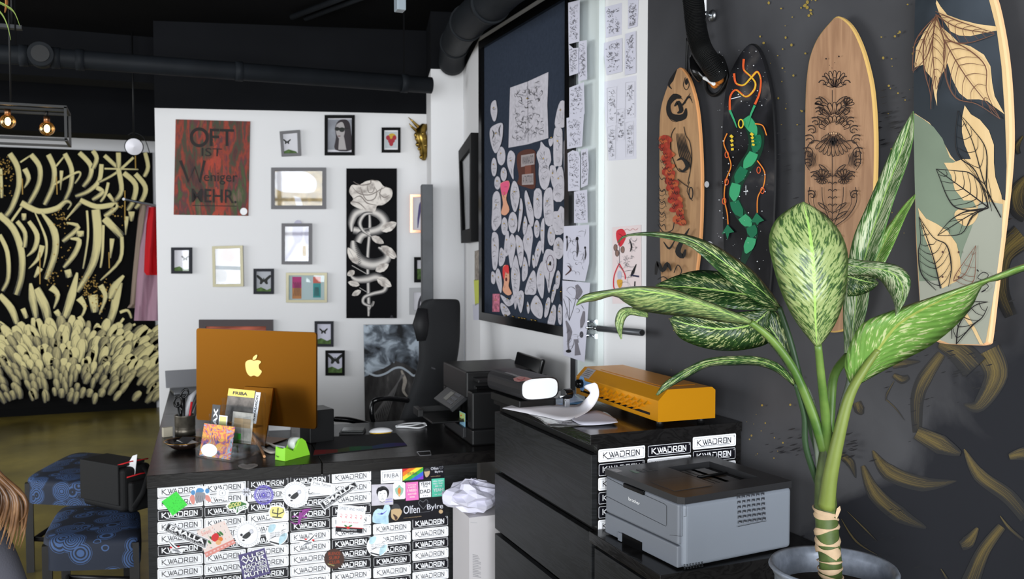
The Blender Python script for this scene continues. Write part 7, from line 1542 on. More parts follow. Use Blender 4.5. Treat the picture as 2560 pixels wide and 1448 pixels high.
sheet([((1268, 1004), (1292, 1024), ZT+.0015), ((1340, 1000), (1350, 1022), ZT+.0016), ((1400, 994), (1420, 1012), ZT+.0016), ((1432, 982), (1470, 1008), ZT+.0015)], film, 'crumpled blue film pouch under the white sheet', 'film_pouch', 'pouch')
sheet([((1322, 1036), (1320, 1030), ZT+.0022), ((1350, 1050), (1400, 1030), ZT+.0022), ((1380, 1067), (1470, 1036), ZT+.0022), ((1470, 1064), (1510, 1030), ZT+.0022), ((1530, 1060), (1535, 1046), ZT+.0022)], foil, 'shiny clear foil pouch lying under the papers at the chest edge', 'foil_pouch', 'pouch')
zd = (hz(1465, 1030, ZS)-CO).dot(_F)
sheet([((1256, 1021), (1260, 1019), ZS+.001), ((1300, 1030), (1358, 996), ZS+.002), ((1360, 1042), (1385, 1010), ZS+.001), ((1410, 1052), (1432, 1013), ZS+.001), ((1455, 1038), (1452, 1008), ZS+.006), ((1482, 1018), (1465, 997), ('d', zd-.01, .02)), ((1497, 990), (1475, 982), ('d', zd-.015, .02)), ((1494, 964), (1461, 969), ('d', zd-.02, .03)), ((1486, 957), (1464, 963), ('d', zd-.02, .03))], paper, 'big off white sheet with one end curling up in front of the laminator')
sheet([((1430, 1050), (1432, 1046), ZS+.003), ((1455, 1062), (1470, 1030), ZS+.003), ((1500, 1062), (1500, 1028), ZS+.004), ((1545, 1056), (1540, 1048), ZS+.006)], paper2, 'torn bluish white paper scrap with curled corners near the laminator', 'paper_scrap')

# ================================================================ carton and crumpled paper between desk and chest
b = MB(); cM = Matrix.Translation(Vector((hy(1173, 1380, 3.30).x, 3.30, 0))) @ Matrix.Rotation(-.03, 4, 'Z'); bxs = mat('carton_white', (196, 192, 194), .7)
b.box2((0, 0, 0), (.26, .22, .555), bxs, cM)
a = Art(cM @ Vector((0, -.0002, 0)), (0, -1, 0), b, .0001, .0006, (780, 1150, 4.858)); a.stroke([(2055, 860), (2055, 1180)], 4, s_grey, 0); a.stroke([(1925, 760), (2105, 770)], 3, s_grey, 0)
for i in range(14): a.stroke([(1950, 1150+i*20), (2050 if i % 3 else 2020, 1165+i*20)], 8, mat('print_grey2', (150, 148, 152), .7), 0)
tag(b.build('carton'), 'white printed carton standing between the desk and the tall chest', 'box')
b = MB(); rp = random.Random(12); c = cM @ Vector((.045, .09, .615)); vs = []; nu, nv = 18, 12
for j in range(nv+1):
    for k in range(nu):
        ph = PI*j/nv; th2 = 2*PI*k/nu; rr = 1+rp.uniform(-.22, .2); vs.append(c+Vector((.11*math.sin(ph)*math.cos(th2)*rr, .10*math.sin(ph)*math.sin(th2)*rr, .06*math.cos(ph)*rr)))
for v in vs: v.z = max(v.z, .558)
b.add(vs, [(j*nu+k, (j+1)*nu+k, (j+1)*nu+(k+1) % nu, j*nu+(k+1) % nu) for j in range(nv) for k in range(nu)], mat('crumple_white', (214, 212, 228), .6)); tag(b.build('crumpled_paper'), 'crumpled white packing paper on top of the carton', 'paper')

# ================================================================ office chair
mesh_b = mat('chair_mesh', (30, 31, 33), .7, bump=.4, bscale=900); ch = thing('office_chair', 'black high backed office chair behind the desk', 'office chair', (1.33, 4.95, 0))
rows = [(748, 1082, 1134, 4.86), (752, 1064, 1144, 4.85), (766, 1052, 1148, 4.84), (800, 1050, 1148, 4.82), (850, 1049, 1147, 4.80), (900, 1049, 1140, 4.78), (940, 1040, 1128, 4.76), (985, 1025, 1112, 4.74), (1030, 1008, 1096, 4.72), (1075, 994, 1080, 4.70), (1120, 985, 1066, 4.68)]
P = cr(rows, 3); b = MB(); vs = []; N = len(P); K = 16
for (y, xa, xb, Z) in P:
    A_ = at(xa, y, Z-.05); B_ = at(xb, y, Z+.10); ax = (B_-A_)/2; c = (A_+B_)/2; n_ = Vector((ax.y, -ax.x, 0)).normalized()
    for k in range(K): t = 2*PI*k/K; vs.append(c+ax*math.copysign(abs(math.cos(t))**.6, math.cos(t))+n_*.035*math.copysign(abs(math.sin(t))**.7, math.sin(t)))
b.add(vs, [(i*K+k, i*K+(k+1) % K, (i+1)*K+(k+1) % K, (i+1)*K+k) for i in range(N-1) for k in range(K)]+[list(range(K))[::-1], [(N-1)*K+k for k in range(K)]], mesh_b, None, True); b.build('backrest', ch)
b = MB(); 
for (y0, y1_) in ((775, 850),): b.tube([at(1056, 772, 4.76), at(1052, 810, 4.75), at(1055, 852, 4.75)], [.02, .032, .02], mat('chair_pad', (24, 24, 26), .6), 12, flat=1.4)
b.build('headrest', ch)
b = MB(); b.tube([Vector(p) for p in cr([tuple(at(x, y, Z)) for x, y, Z in ((936, 1062, 4.62), (930, 1040, 4.60), (930, 1012, 4.60), (942, 1000, 4.60), (980, 997, 4.64), (1035, 1008, 4.70), (1050, 1040, 4.72))], 5)], .013, blackgloss, 10); b.build('armrest', ch)
b = MB(); b.tube([Vector(p) for p in cr([tuple(at(x, y, Z)) for x, y, Z in ((838, 1048, 4.95), (870, 1050, 4.92), (905, 1058, 4.9), (940, 1070, 4.9), (960, 1100, 4.9))], 5)], .016, blackgloss, 10); b.build('armrest', ch)
sc_ = Vector((1.22, 4.85, .50)); b = MB(); b.box(sc_, (.46, .46, .08), mat('chair_pad'), Matrix.Identity(4)); b.build('seat', ch, bevel=.03, seg=4)
b = MB(); b.tube([zp(sc_, .46), zp(sc_, .1)], .03, steel, 16); b.build('gas_column', ch)
for i in range(5):
    t = 2*PI*i/5+.3; e = sc_+Vector((.28*math.cos(t), .28*math.sin(t), 0)); b = MB(); b.tube([zp(sc_, .11), zp(e, .075)], [.025, .016], black, 10); b.build('base_arm', ch)
    b = MB(); b.tube([zp(e, .03)+Vector((-.015, 0, 0)), zp(e, .03)+Vector((.015, 0, 0))], .029, black, 16); b.tube([zp(e, .03), zp(e, .08)], .006, black, 8); b.build('caster', ch)

# ================================================================ two upholstered stools and the camera bag
pais = NT('blue_paisley', .7); vo = pais.n('TexVoronoi', i_Vector=pais.tc.outputs['Object'], i_Scale=12.); d_ = vo.outputs['Distance']
rg = pais.math('SINE', pais.math('MULTIPLY', d_, 62.)); n1 = pais.noise(pais.tc.outputs['Object'], 45, 3); lim = pais.math('LESS_THAN', d_, .62); f = pais.math('MULTIPLY', pais.math('GREATER_THAN', pais.math('ADD', rg, pais.math('MULTIPLY', n1, 1.2)), .45), lim)
f = pais.math('MULTIPLY', f, .8); pais.base(pais.mix(f, (36, 42, 56), (70, 98, 146))); pais = pais.m
def stool(label, corners, z=.47, skirt=.115, rz=0):
    """corners on the seat plane: front-left, front-right, back-right, back-left"""
    c = sum(corners, Vector())/4; r = thing('upholstered_stool', label, 'stool', zp(c, 0), rz, 'stools beside the desk')
    b = MB(); n = 4; P = []
    # rounded, slightly domed seat with a hanging cover
    N = 40; ring_ = []
    for i in range(N):
        t = 2*PI*i/N; u = math.copysign(abs(math.cos(t))**.35, math.cos(t)); v = math.copysign(abs(math.sin(t))**.35, math.sin(t)); u = (u+1)/2; v = (v+1)/2
        p = corners[0].lerp(corners[1], u).lerp(corners[3].lerp(corners[2], u), v); ring_.append(p)
    L = [(.30, .012), (.7, .010), (.93, .004), (.99, -.008), (1.0, -.025), (1.0, -.07), (1.005, -skirt)]
    vs = [zp(c, z+.013)]
    for s, dz in L: vs += [zp(c+(p-c)*s*(1+(.006*math.sin(i*1.9) if dz < -.05 else 0)), z+dz) for i, p in enumerate(ring_)]
    fs = [(0, 1+i, 1+(i+1) % N) for i in range(N)]
    for k in range(len(L)-1): fs += [(1+k*N+i, 1+(k+1)*N+i, 1+(k+1)*N+(i+1) % N, 1+k*N+(i+1) % N) for i in range(N)]
    b.add(vs, fs, pais, None, True); b.build('seat_cover', r)
    for p in corners:
        q = c+(p-c)*.86; b = MB(); b.box((q.x, q.y, (z-.02)/2), (.035, .035, z-.02), mat('stool_leg', (22, 20, 20), .4)); b.build('leg', r)
    for i in range(4):
        p, q = c+(corners[i]-c)*.8, c+(corners[(i+1) % 4]-c)*.8; b = MB(); b.tube([zp(p, .16), zp(q, .16)], .012, mat('stool_leg'), 8); b.build('stretcher', r)
    return r
C1 = [hz(96, 1358, .47), hz(352, 1348, .47), hz(362, 1266, .47), hz(150, 1262, .47)]
for p in C1: p.x = min(p.x, -.025)
stool('blue paisley covered stool carrying the black camera bag, nearer one', C1)
C2 = [hz(45, 1202, .47), hz(330, 1212, .47), hz(345, 1142, .47), hz(185, 1128, .47)]
for p in C2: p.x = min(p.x, -.03)
stool('dark blue paisley covered stool behind the camera bag, farther one', C2)
bagm = mat('bag_nylon', (18, 18, 19), .7, bump=.3, bscale=400); bo = hz(205, 1262, .485); b1_ = hz(308, 1284, .485); ex = (b1_-bo); Lb = ex.length; ex.normalize(); BZ = math.atan2(ex.y, ex.x); BM = Matrix.Translation(bo) @ Matrix.Rotation(BZ, 4, 'Z')
bag = thing('camera_bag', 'black nylon camera bag with red piping and a white sheet inside, on the nearer stool', 'bag', bo, BZ)
b = MB(); b.box2((-.0, .0, .0), (Lb, .15, .19), bagm, BM); b.build('body', bag, bevel=.02, seg=4)
b = MB(); b.box2((.0, -.008, .03), (Lb-.02, .0, .20), bagm, BM); b.box2((0, -.008, .192), (Lb-.02, .13, .205), bagm, BM); b.build('flap', bag, bevel=.006, seg=3)
b = MB(); b.box2((Lb, .02, .0), (Lb+.03, .14, .13), bagm, BM); b.build('side_pocket', bag, bevel=.012, seg=3)
b = MB(); b.tube([BM @ Vector(p) for p in ((Lb-.03, .0, .203), (Lb-.01, .05, .212), (Lb, .13, .21))], .003, red, 8); b.tube([BM @ Vector(p) for p in ((Lb, .02, .15), (Lb+.01, .08, .155), (Lb+.005, .14, .15))], .003, red, 8); b.build('piping', bag)
b = MB(); b.prism([BM @ Vector(p) for p in ((Lb-.05, .03, .15), (Lb+.0, .06, .15), (Lb+.005, .07, .24), (Lb-.01, .06, .235))], BM.to_3x3() @ Vector((0, .002, 0)), white); tag(b.build('paper_sheet'), 'white sheet sticking out of the camera bag', 'paper')
b = MB(); b.tube([BM @ Vector(p) for p in ((Lb, .1, .19), (Lb+.04, .1, .15), (Lb+.05, .06, .08), (Lb+.03, .03, .02))], .012, bagm, 8, flat=.4); b.build('strap', bag)

# ================================================================ dumb cane plant in a zinc planter
def leafmat(name, dark, mid, cream, amt, rib=(150, 186, 96), sx_=1.0, rim=None):
    a = NT(name, .33, spec=.45); u, v = a.uv(); s = a.math('MULTIPLY', a.math('ABSOLUTE', a.math('SUBTRACT', v, .5)), 2.); sg = a.math('GREATER_THAN', v, .5)
    p = a.math('SUBTRACT', u, a.math('MULTIPLY', s, .26)); vv = a.vec(a.math('MULTIPLY', p, 26.*sx_), a.math('ADD', a.math('MULTIPLY', s, 3.2), a.math('MULTIPLY', sg, 9.)))
    n1 = a.noise(vv, 1., 5, .5); vv2 = a.vec(a.math('MULTIPLY', p, 60.*sx_), a.math('ADD', a.math('MULTIPLY', s, 9.), a.math('MULTIPLY', sg, 5.))); n2 = a.noise(vv2, 1., 4, .4); n = a.math('ADD', a.math('MULTIPLY', n1, .55), a.math('MULTIPLY', n2, .45))
    c = a.ramp(n, [(amt-.075, dark), (amt-.015, mid), (amt+.02, cream)])
    edge = a.math('GREATER_THAN', s, .93); c = a.mix(edge, c, mid); ribf = a.math('LESS_THAN', s, .045); c = a.mix(ribf, c, rib); a.base(c)
    h = a.math('SINE', a.math('MULTIPLY', p, 130.)); a.bump(h, .22, .002)
    tl = a.t.nodes.new('ShaderNodeBsdfTranslucent'); mx = a.t.nodes.new('ShaderNodeMixShader'); mx.inputs[0].default_value = .12; a.t.links.new(c, tl.inputs[0]); out = [x for x in a.t.nodes if x.type == 'OUTPUT_MATERIAL'][0]
    a.t.links.new(a.b.outputs[0], mx.inputs[1]); a.t.links.new(tl.outputs[0], mx.inputs[2]); a.t.links.new(mx.outputs[0], out.inputs[0]); return a.m
LMg = leafmat('leaf_bright', (50, 74, 42), (90, 116, 60), (144, 158, 103), .49)
LMd = leafmat('leaf_dark', (30, 57, 28), (49, 81, 35), (164, 171, 120), .55)
LMu = leafmat('leaf_under', (67, 91, 60), (99, 124, 73), (148, 163, 105), .51)
LMr = leafmat('leaf_fresh', (94, 134, 60), (108, 145, 68), (171, 180, 131), .555, (140, 152, 76))
LMw = leafmat('leaf_white', (51, 88, 41), (88, 121, 67), (172, 180, 146), .505)
plant = thing('dumb_cane_plant', 'tall variegated dumb cane plant with big green and cream leaves', 'plant', (1.231, 1.361, .96))
def resamp(P, n):
    P = [Vector(p+(0,)) if len(p) == 2 else Vector(p) for p in cr([tuple(p) for p in P], 6)]; d = [0]
    for i in range(1, len(P)): d.append(d[-1]+(P[i]-P[i-1]).length)
    out = []
    for k in range(n):
        t = d[-1]*k/(n-1); i = 0
        while i < len(d)-2 and d[i+1] < t: i += 1
        f = (t-d[i])/((d[i+1]-d[i]) or 1); out.append(P[i].lerp(P[i+1], min(1, max(0, f))))
    return out
ZP = 1.74
def leaf(L, M_, R_, Zs, eL, eR, m, label=None, bulge=.008, n=30):
    """three outlines from base to tip in photo pixels; Zs distances along the midrib; eL/eR distance offsets of the margins"""
    l, mm, r_ = resamp(L, n), resamp(M_, n), resamp(R_, n); vs = []; uvs = []; K = 4
    for i in range(n):
        t = i/(n-1); q = t*(len(Zs)-1); k = min(int(q), len(Zs)-2); Z = Zs[k]+(Zs[k+1]-Zs[k])*(q-k); w_ = math.sin(PI*min(1, t*1.02))**.6 if t < .98 else .3
        for side, e_, P_ in ((-1, eL, l), (1, eR, r_)):
            for j in range(K+1):
                if side == 1 and j == 0: continue
                s = j/K; x = mm[i].x+(P_[i].x-mm[i].x)*s; y = mm[i].y+(P_[i].y-mm[i].y)*s; dz = e_*w_*(s**1.4)-bulge*w_*math.sin(PI*s)+.004*w_*s*math.sin(t*22+side)
                if side == -1: vs.append((j, at(x, y, Z+dz), (t, .5-.5*s)))
                else: vs.append((j+100, at(x, y, Z+dz), (t, .5+.5*s)))
    row = 2*K+1; V = []; U = []
    for i in range(n):
        seg_ = vs[i*row:(i+1)*row]; left = [x for x in seg_ if x[0] < 100][::-1]; right = [x for x in seg_ if x[0] >= 100]
        for x in left+right: V.append(x[1]); U.append(x[2])
    b = MB(); b.add(V, [(i*row+k, i*row+k+1, (i+1)*row+k+1, (i+1)*row+k) for i in range(n-1) for k in range(row-1)], m, U, True)
    o = b.build('leaf', plant); s = o.modifiers.new('thickness', 'SOLIDIFY'); s.thickness = .0012; s.offset = 0
    if label: o['label'] = label
    return o
stalk = NT('stalk_green', .35); n1 = stalk.noise(stalk.tc.outputs['Object'], 14, 4); stalk.base(stalk.ramp(n1, [(.35, (57, 89, 36)), (.7, (101, 126, 61))])); stalk = stalk.m
stalk_y = mat('stalk_yellow', (103, 116, 55), .35, var=.15, scale=14); stalk_d = mat('stalk_dark', (41, 62, 39), .4, var=.2, scale=20); stalk_w = mat('stalk_pale', (103, 112, 99), .5, var=.2, scale=30)
def petiole(P, r0, r1, m, Z0=ZP, Z1=ZP):
    Q = cr(P, 5); n = len(Q); b = MB(); b.tube([at(x, y, Z0+(Z1-Z0)*i/(n-1)) for i, (x, y) in enumerate(Q)], [r0+(r1-r0)*i/(n-1) for i in range(n)], m, 10, flat=.8); b.build('petiole', plant)
# far leaves first
leaf([(2112, 900), (2108, 760), (2120, 660), (2135, 590), (2165, 520), (2200, 440), (2240, 350), (2282, 278)], [(2125, 900), (2140, 760), (2152, 690), (2175, 600), (2215, 480), (2255, 370), (2283, 278)], [(2135, 900), (2168, 770), (2178, 690), (2205, 600), (2235, 500), (2268, 410), (2284, 340), (2284, 278)], [1.82, 1.84, 1.86, 1.9], .01, -.05, LMw, 'tall narrow leaf pointing up')
leaf([(2150, 730), (2165, 665), (2195, 600), (2235, 545), (2262, 510), (2287, 486)], [(2155, 730), (2180, 675), (2215, 600), (2250, 535), (2287, 487)], [(2160, 730), (2200, 680), (2235, 610), (2265, 540), (2286, 500), (2288, 486)], [1.86, 1.88, 1.92], .01, -.03, LMr, 'small half rolled leaf behind the tall one')
leaf([(1955, 772), (1905, 705), (1830, 684), (1750, 676), (1690, 690), (1640, 712)], [(1955, 775), (1900, 745), (1820, 730), (1740, 720), (1680, 716), (1638, 714)], [(1955, 778), (1900, 775), (1830, 772), (1750, 752), (1690, 730), (1640, 716)], [1.80, 1.86, 1.92], .02, -.03, LMd, 'dark leaf at the back left')
leaf([(1925, 770), (1860, 780), (1780, 785), (1710, 782), (1674, 796)], [(1925, 772), (1880, 810), (1810, 822), (1730, 812), (1675, 798)], [(1925, 776), (1930, 850), (1850, 876), (1770, 872), (1700, 845), (1674, 800)], [1.80, 1.83, 1.86], .0, .02, LMd, 'broad dark leaf hanging low behind the left one')
leaf([(2012, 985), (1990, 880), (1960, 800), (1915, 765), (1890, 770)], [(2008, 985), (1975, 900), (1940, 840), (1905, 795), (1888, 775)], [(2002, 985), (1955, 900), (1915, 850), (1895, 810), (1886, 780)], [1.78, 1.80, 1.82], .0, .0, LMd, 'narrow dark leaf between the stalks')
leaf([(1620, 782), (1590, 772), (1565, 768), (1545, 780), (1538, 810), (1552, 848)], [(1620, 788), (1592, 780), (1568, 778), (1553, 790), (1547, 815), (1553, 848)], [(1620, 794), (1595, 790), (1574, 788), (1562, 800), (1556, 825), (1554, 848)], [1.72, 1.70, 1.70], .0, .0, LMu, 'curled leaf tip hanging below the left leaf')
leaf([(1950, 764), (1930, 735), (1885, 680), (1830, 640), (1785, 612), (1735, 592), (1680, 582), (1620, 580), (1562, 588), (1544, 606)], [(1949, 768), (1925, 745), (1870, 700), (1815, 660), (1770, 628), (1725, 602), (1675, 590), (1618, 585), (1564, 590), (1544, 607)], [(1946, 774), (1905, 762), (1855, 728), (1800, 682), (1755, 640), (1720, 614), (1672, 598), (1617, 590), (1566, 592), (1545, 607)], [1.77, 1.74, 1.72, 1.70, 1.70], .02, -.02, LMd, 'long arching leaf reaching up left')
leaf([(1880, 800), (1840, 782), (1760, 750), (1690, 726), (1640, 718), (1590, 716), (1528, 724), (1470, 734), (1450, 746), (1440, 763)], [(1880, 806), (1835, 790), (1750, 758), (1680, 738), (1620, 728), (1580, 724), (1530, 732), (1480, 744), (1455, 752), (1440, 763)], [(1880, 810), (1810, 806), (1740, 794), (1660, 786), (1600, 776), (1565, 758), (1535, 740), (1490, 752), (1460, 756), (1441, 764)], [1.72, 1.68, 1.64, 1.62, 1.62], .02, .05, LMu, 'big leaf reaching far left with a folded tip')
leaf([(1990, 960), (1955, 915), (1900, 893), (1835, 890), (1765, 898), (1710, 924), (1660, 958), (1640, 988)], [(1988, 963), (1950, 924), (1895, 902), (1830, 901), (1768, 908), (1716, 932), (1668, 964), (1642, 988)], [(1984, 965), (1940, 930), (1890, 914), (1825, 914), (1770, 918), (1722, 942), (1675, 968), (1644, 989)], [1.74, 1.70, 1.66, 1.64], .0, .02, LMd, 'slender leaf drooping over the golden laminator')
leaf([(2118, 645), (2160, 652), (2200, 655), (2245, 665), (2272, 688), (2276, 715), (2262, 755), (2240, 788)], [(2116, 660), (2150, 668), (2195, 672), (2232, 684), (2252, 705), (2258, 730), (2252, 760), (2240, 788)], [(2112, 690), (2140, 690), (2170, 690), (2200, 700), (2222, 730), (2234, 755), (2238, 772), (2239, 790)], [1.74, 1.68, 1.64, 1.60], .0, .03, LMw, 'curling leaf right of the centre, tip hanging down')
leaf([(2118, 650), (2150, 668), (2180, 690), (2196, 706)], [(2118, 690), (2150, 700), (2175, 706), (2196, 708)], [(2118, 742), (2150, 738), (2180, 725), (2196, 710)], [1.77, 1.76, 1.74], .0, .0, LMd, 'dark underside of the curling leaf')
leaf([(2128, 965), (2113, 930), (2112, 900), (2130, 850), (2160, 806), (2245, 772), (2345, 738), (2420, 712), (2475, 692), (2560, 660), (2660, 640)], [(2130, 968), (2160, 925), (2195, 875), (2240, 815), (2300, 775), (2370, 742), (2430, 716), (2480, 698), (2560, 668), (2660, 644)], [(2136, 968), (2200, 932), (2260, 900), (2325, 865), (2385, 818), (2430, 765), (2458, 712), (2500, 700), (2565, 676), (2660, 648)], [1.70, 1.64, 1.58, 1.53, 1.50], .02, .05, LMr, 'large bright leaf reaching right across the frame')
leaf([(2040, 868), (1990, 805), (1955, 735), (1932, 660), (1922, 600), (1940, 550), (1985, 515), (2006, 506)], [(2042, 868), (2038, 790), (2036, 710), (2032, 640), (2024, 575), (2014, 530), (2008, 505)], [(2048, 868), (2088, 810), (2112, 740), (2120, 660), (2114, 612), (2090, 566), (2050, 528), (2012, 506)], [1.66, 1.62, 1.62, 1.66], .04, .03, LMg, 'largest leaf standing upright in the centre')
petiole([(2076, 1190), (2066, 1060), (2055, 960), (2045, 862)], .012, .0075, stalk, 1.75, 1.66)
petiole([(2062, 1130), (2030, 1030), (1985, 925), (1930, 850), (1876, 806)], .012, .007, stalk, 1.74, 1.72)
petiole([(2060, 1180), (2015, 1020), (2000, 950), (1975, 850), (1948, 768)], .009, .006, stalk_d, 1.78, 1.77)
petiole([(2052, 1230), (2015, 1120), (2010, 1040), (1988, 958)], .008, .005, stalk_d, 1.77, 1.74)
petiole([(2056, 1110), (2035, 1020), (2016, 970)], .008, .005, stalk_w, 1.76, 1.78)
petiole([(2070, 1120), (2076, 1030), (2085, 940), (2120, 890)], .011, .010, stalk, 1.78, 1.82)
petiole([(2085, 1110), (2105, 1020), (2122, 960), (2130, 900)], .008, .007, stalk_w, 1.78, 1.82)
petiole([(2066, 1268), (2076, 1190), (2096, 1095), (2124, 990), (2160, 925), (2195, 875)], .0182, .006, stalk_y, 1.72, 1.655)
petiole([(2050, 1180), (2035, 1050), (2030, 1000)], .007, .006, stalk_w, 1.75, 1.77)
# trunk: sheath, ring scars and peeling bark
b = MB(); b.tube([at(x, y, 1.74) for x, y in ((2078, 1470), (2076, 1400), (2068, 1330), (2064, 1260), (2062, 1200), (2066, 1130), (2070, 1080))], [.021, .021, .0215, .021, .0185, .013, .010], stalk_y if 0 else mat('trunk_green', (62, 76, 36), .5, var=.45, scale=34), 20); b.build('trunk', plant)
bark = mat('bark_peel', (168, 144, 116), .7, var=.18, scale=35)
rb_ = random.Random(31)
for i, (y, x, hgt, tl) in enumerate(((1275, 2063, 9, .25), (1292, 2065, 10, -.3), (1322, 2067, 15, .3), (1350, 2069, 12, -.22), (1375, 2070, 16, .2), (1402, 2074, 5, -.1), (1420, 2075, 8, .15), (1438, 2077, 5, -.12))):
    c = at(x, y, 1.74); vs = []; N = 24; hh = hgt*1.74/2250/2*(1.7+.5*math.sin(i*2.1))
    for j in range(3):
        for k in range(N):
            t = 2*PI*k/N; rr = .0222+.0018*j*(1 if j < 2 else -.2)+rb_.uniform(0, .0008); z = (j-1)*hh*(.6+.4*math.sin(t*2+i))+tl*.022*math.sin(t+i*1.3)
            vs.append(c+Vector((rr*math.cos(t), rr*math.sin(t), z)))
    b = MB(); b.add(vs, [(j*N+k, j*N+(k+1) % N, (j+1)*N+(k+1) % N, (j+1)*N+k) for j in (0, 1) for k in range(N)], bark, None, True); b.build('bark_ring', plant)
b = MB(); b.add([at(2092, 1272, 1.72), at(2100, 1265, 1.72), at(2102, 1275, 1.72), at(2096, 1290, 1.72), at(2090, 1300, 1.72), at(2088, 1290, 1.72)], [(0, 1, 2, 3), (0, 3, 4, 5)], bark); b.build('peeling_bark', plant)
pc_ = at(2083, 1404, 1.76); zr = at(2080, 1404, 1.88).z
pot = thing('planter', 'grey zinc planter with a rolled rim holding the dumb cane', 'planter', (pc_.x, pc_.y, 0))
zrim = at(2080, 1430, 1.74).z; zinc = mat('zinc_grey', (128, 134, 146), .42, .35, var=.2, scale=60)
RP = .122
b = MB(); b.lathe((pc_.x, pc_.y, 0), [(0, 0), (.085, 0), (.088, .02), (RP-.012, zrim-.02), (RP-.004, zrim-.004), (RP, zrim), (RP-.003, zrim+.006), (RP-.010, zrim+.004), (RP-.016, zrim-.012), (RP-.02, zrim-.06)], zinc, 48); b.build('bucket', pot)
b = MB(); b.lathe((pc_.x, pc_.y, 0), [(RP-.018, zrim-.045), (.0, zrim-.04)], mat('soil', (42, 34, 28), .95, bump=1., bscale=60), 32); b.build('soil', pot)

# ================================================================ hanging plant, top left
hp = at(-90, -170, 2.6); r = thing('hanging_plant', 'hanging plant whose thin leaves dip into the top left corner', 'plant', hp)
b = MB(); b.lathe(zp(hp, hp.z-.06), [(0, 0), (.06, 0), (.085, .12), (.08, .12), (.058, .01), (0, .01)], white, 24); b.tube([hp+Vector((0, 0, .06)), zp(hp, CEIL)], .003, black, 6); b.build('pot', r)
hl = mat('hang_leaf', (110, 130, 60), .5, var=.3, scale=20)
for P in ([(-90, -140), (-40, -20), (10, 12), (35, 30), (50, 66)], [(-90, -140), (-40, 0), (0, 30), (18, 62), (27, 100)], [(-90, -150), (-10, -30), (14, -4), (16, 12), (12, 32)], [(-90, -150), (-60, -20), (-20, 40), (-8, 80)]):
    Q = cr(P, 5); n = len(Q); b = MB(); b.tube([at(x, y, 2.6-.0*i) for i, (x, y) in enumerate(Q)], [.002+.006*math.sin(PI*min(1, i/(n-1)*1.0)) for i in range(n)], hl if P[2] != (14, -4) else mat('dry_leaf', (150, 96, 50), .7), 8, flat=.25); b.build('leaf', r)

# ================================================================ person at the left edge, sitting with the back to the viewer
HC = at(-205, 1075, 1.9); rt = _R.copy(); fw = Vector((_F.x, _F.y, 0)).normalized()
per = thing('person', 'person with long light brown hair and a dark grey sweater seated at the left edge', 'person', zp(HC, 0))
sweater = mat('sweater_grey', (66, 66, 74), .9, bump=.4, bscale=300); skin = mat('skin', (206, 160, 136), .5); jeans = mat('jeans', (40, 46, 60), .85)
me = bpy.data.meshes.new('body'); bm_v = []; bm_e = []; rad = []
def V(dx, df, z, r0, r1=None): bm_v.append(HC+rt*dx+fw*df+Vector((0, 0, z-HC.z))); rad.append((r0, r1 or r0)); return len(bm_v)-1
pel = V(0, .0, .56, .15, .13); sp1 = V(0, .02, .72, .13, .10); chst = V(0, .04, .90, .12, .10); nk0 = V(0, .04, 1.05, .07); nk1 = V(0, .03, 1.13, .05); hd0 = V(0, .03, 1.19, .075, .085); hd1 = V(0, .02, 1.27, .085, .09)
bm_e += [(pel, sp1), (sp1, chst), (chst, nk0), (nk0, nk1), (nk1, hd0), (hd0, hd1)]
for s in (-1, 1):
    sh = V(s*.125, .04, .975, .05); el = V(s*.15, .10, .76, .042); wr = V(s*.12, .30, .70, .028); pm = V(s*.10, .37, .70, .026, .014); bm_e += [(chst, sh), (sh, el), (el, wr), (wr, pm)]
    for k in range(4): f1 = V(s*(.10+(k-1.5)*.017), .42, .70-.003*k, .0085); f2 = V(s*(.10+(k-1.5)*.018), .455, .69, .0075); bm_e += [(pm, f1), (f1, f2)]
    th_2 = V(s*.065, .36, .70, .009); bm_e += [(wr, th_2)]
    hip = V(s*.09, .02, .54, .085); kn = V(s*.12, .42, .53, .06); an_ = V(s*.12, .44, .10, .038); to = V(s*.12, .58, .04, .03); bm_e += [(pel, hip), (hip, kn), (kn, an_), (an_, to)]
W0 = RM[per.name]; I = W0.inverted(); me.from_pydata([tuple(I @ v) for v in bm_v], bm_e, []); body = bpy.data.objects.new('body', me); C.objects.link(body); body.parent = per; RM[body.name] = W0
sk_ = body.modifiers.new('skin', 'SKIN'); sk_.use_smooth_shade = True
for i, sv in enumerate(me.skin_vertices[0].data): sv.radius = rad[i]; sv.use_root = (i == pel)
su = body.modifiers.new('sub', 'SUBSURF'); su.levels = 1; su.render_levels = 2
a = NT('figure_cloth', .85); o = a.obj(); a.b.inputs['Base Color'].default_value = lin((66, 66, 74))
zc_ = a.math('GREATER_THAN', o[2], 1.075); zl = a.math('LESS_THAN', o[2], .60); c = a.mix(zc_, (66, 66, 74), (206, 160, 136)); c = a.mix(zl, c, (40, 46, 60)); a.base(c); a.bump(a.noise(a.tc.outputs['Object'], 260, 3), .3, .002)
me.materials.append(a.m)
hm = NT('hair_brown', .35); n1 = hm.noise(hm.tc.outputs['UV'], 9, 3); n2 = hm.noise(hm.tc.outputs['Object'], 16, 4); hm.base(hm.ramp(n2, [(.35, (59, 38, 24)), (.55, (99, 70, 46)), (.72, (136, 105, 74))])); hm.b.inputs['Anisotropic'].default_value = .5
b = MB(); b.ball(HC+fw*.0+Vector((0, 0, .03+HC.z-HC.z)), (.105, .115, .125), hm.m, 24, 16)
rh = random.Random(17)
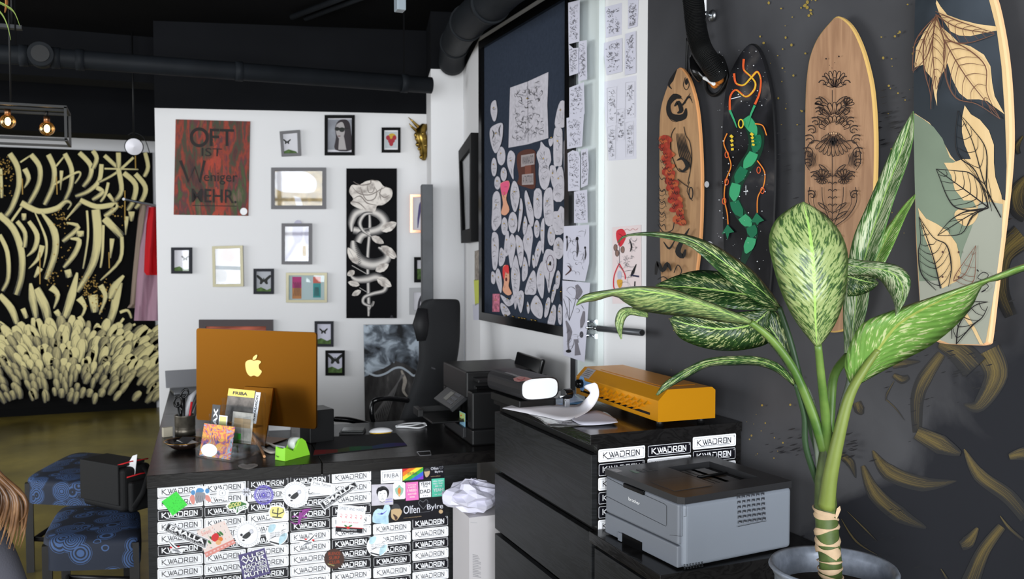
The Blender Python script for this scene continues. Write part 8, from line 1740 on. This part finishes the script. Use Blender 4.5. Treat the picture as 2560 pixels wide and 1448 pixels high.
for i in range(90):
    t = rh.uniform(-.3, 1.0); endx = -60+t*112; endy = 1290+rh.uniform(-10, 70)+25*t; x0 = -150+t*80; bulge = rh.uniform(-5, 8)
    P = [(x0-60, 985), (x0+0+t*10, 1080), (-62+t*50+bulge*.5, 1175+(1-t)*-10), (-22+t*76+bulge, 1240), (endx+12+bulge*.5, (1235+endy)/2+14), (endx, endy)]
    zb2 = 1.80+rh.uniform(-.03, .03); Q = cr(P, 4); n = len(Q); b.tube([at(x, y, zb2-.01+.0*k) for k, (x, y) in enumerate(Q)], [max(.0008, .0055*(1-(k/(n-1))**3)) for k in range(n)], hm.m, 6, cap=False)
for i in range(150):                                              # strands over crown, back and far side of the head
    an = rh.uniform(-2.9, .5); c0 = HC+Vector((0, 0, .03)); dr_ = rt*math.cos(an)+fw*math.sin(an); L_ = rh.uniform(.26, .36)
    P = [c0+dr_*.02+Vector((0, 0, .128)), c0+dr_*.085+Vector((0, 0, .09)), c0+dr_*.122+Vector((0, 0, .0)), c0+dr_*.118+Vector((0, 0, -.10)), c0+dr_*(.10+rh.uniform(-.02, .02))+Vector((0, 0, -L_*.75)), c0+dr_*(.11+rh.uniform(-.03, .02))+Vector((0, 0, -L_))]
    Q = cr([tuple(p) for p in P], 3); n = len(Q); b.tube([Vector(p) for p in Q], [max(.001, .0075*(1-(k/(n-1))**3)) for k in range(n)], hm.m, 5, cap=False)
b.build('hair', per)
b = MB(); eyem = mat('eye_white', (236, 236, 236), .2)
hd_ = HC+Vector((0, 0, 1.24-HC.z))+fw*.02
for s in (-1, 1): b.ball(hd_+fw*.085+rt*s*.03, .012, eyem, 10, 8); b.ball(hd_+fw*.096+rt*s*.03, .005, inkdark, 8, 6)
b.build('eyes', per)
st_ = thing('chair', 'dark chair under the seated person, hidden past the left edge', 'chair', zp(HC, 0))
b = MB(); b.box((HC.x, HC.y, .43), (.44, .42, .05), black); b.build('seat', st_, bevel=.01)
for sx2 in (-.19, .19):
    for sy2 in (-.18, .18): b = MB(); b.box((HC.x+sx2, HC.y+sy2, .2025), (.035, .035, .405), black); b.build('leg', st_)
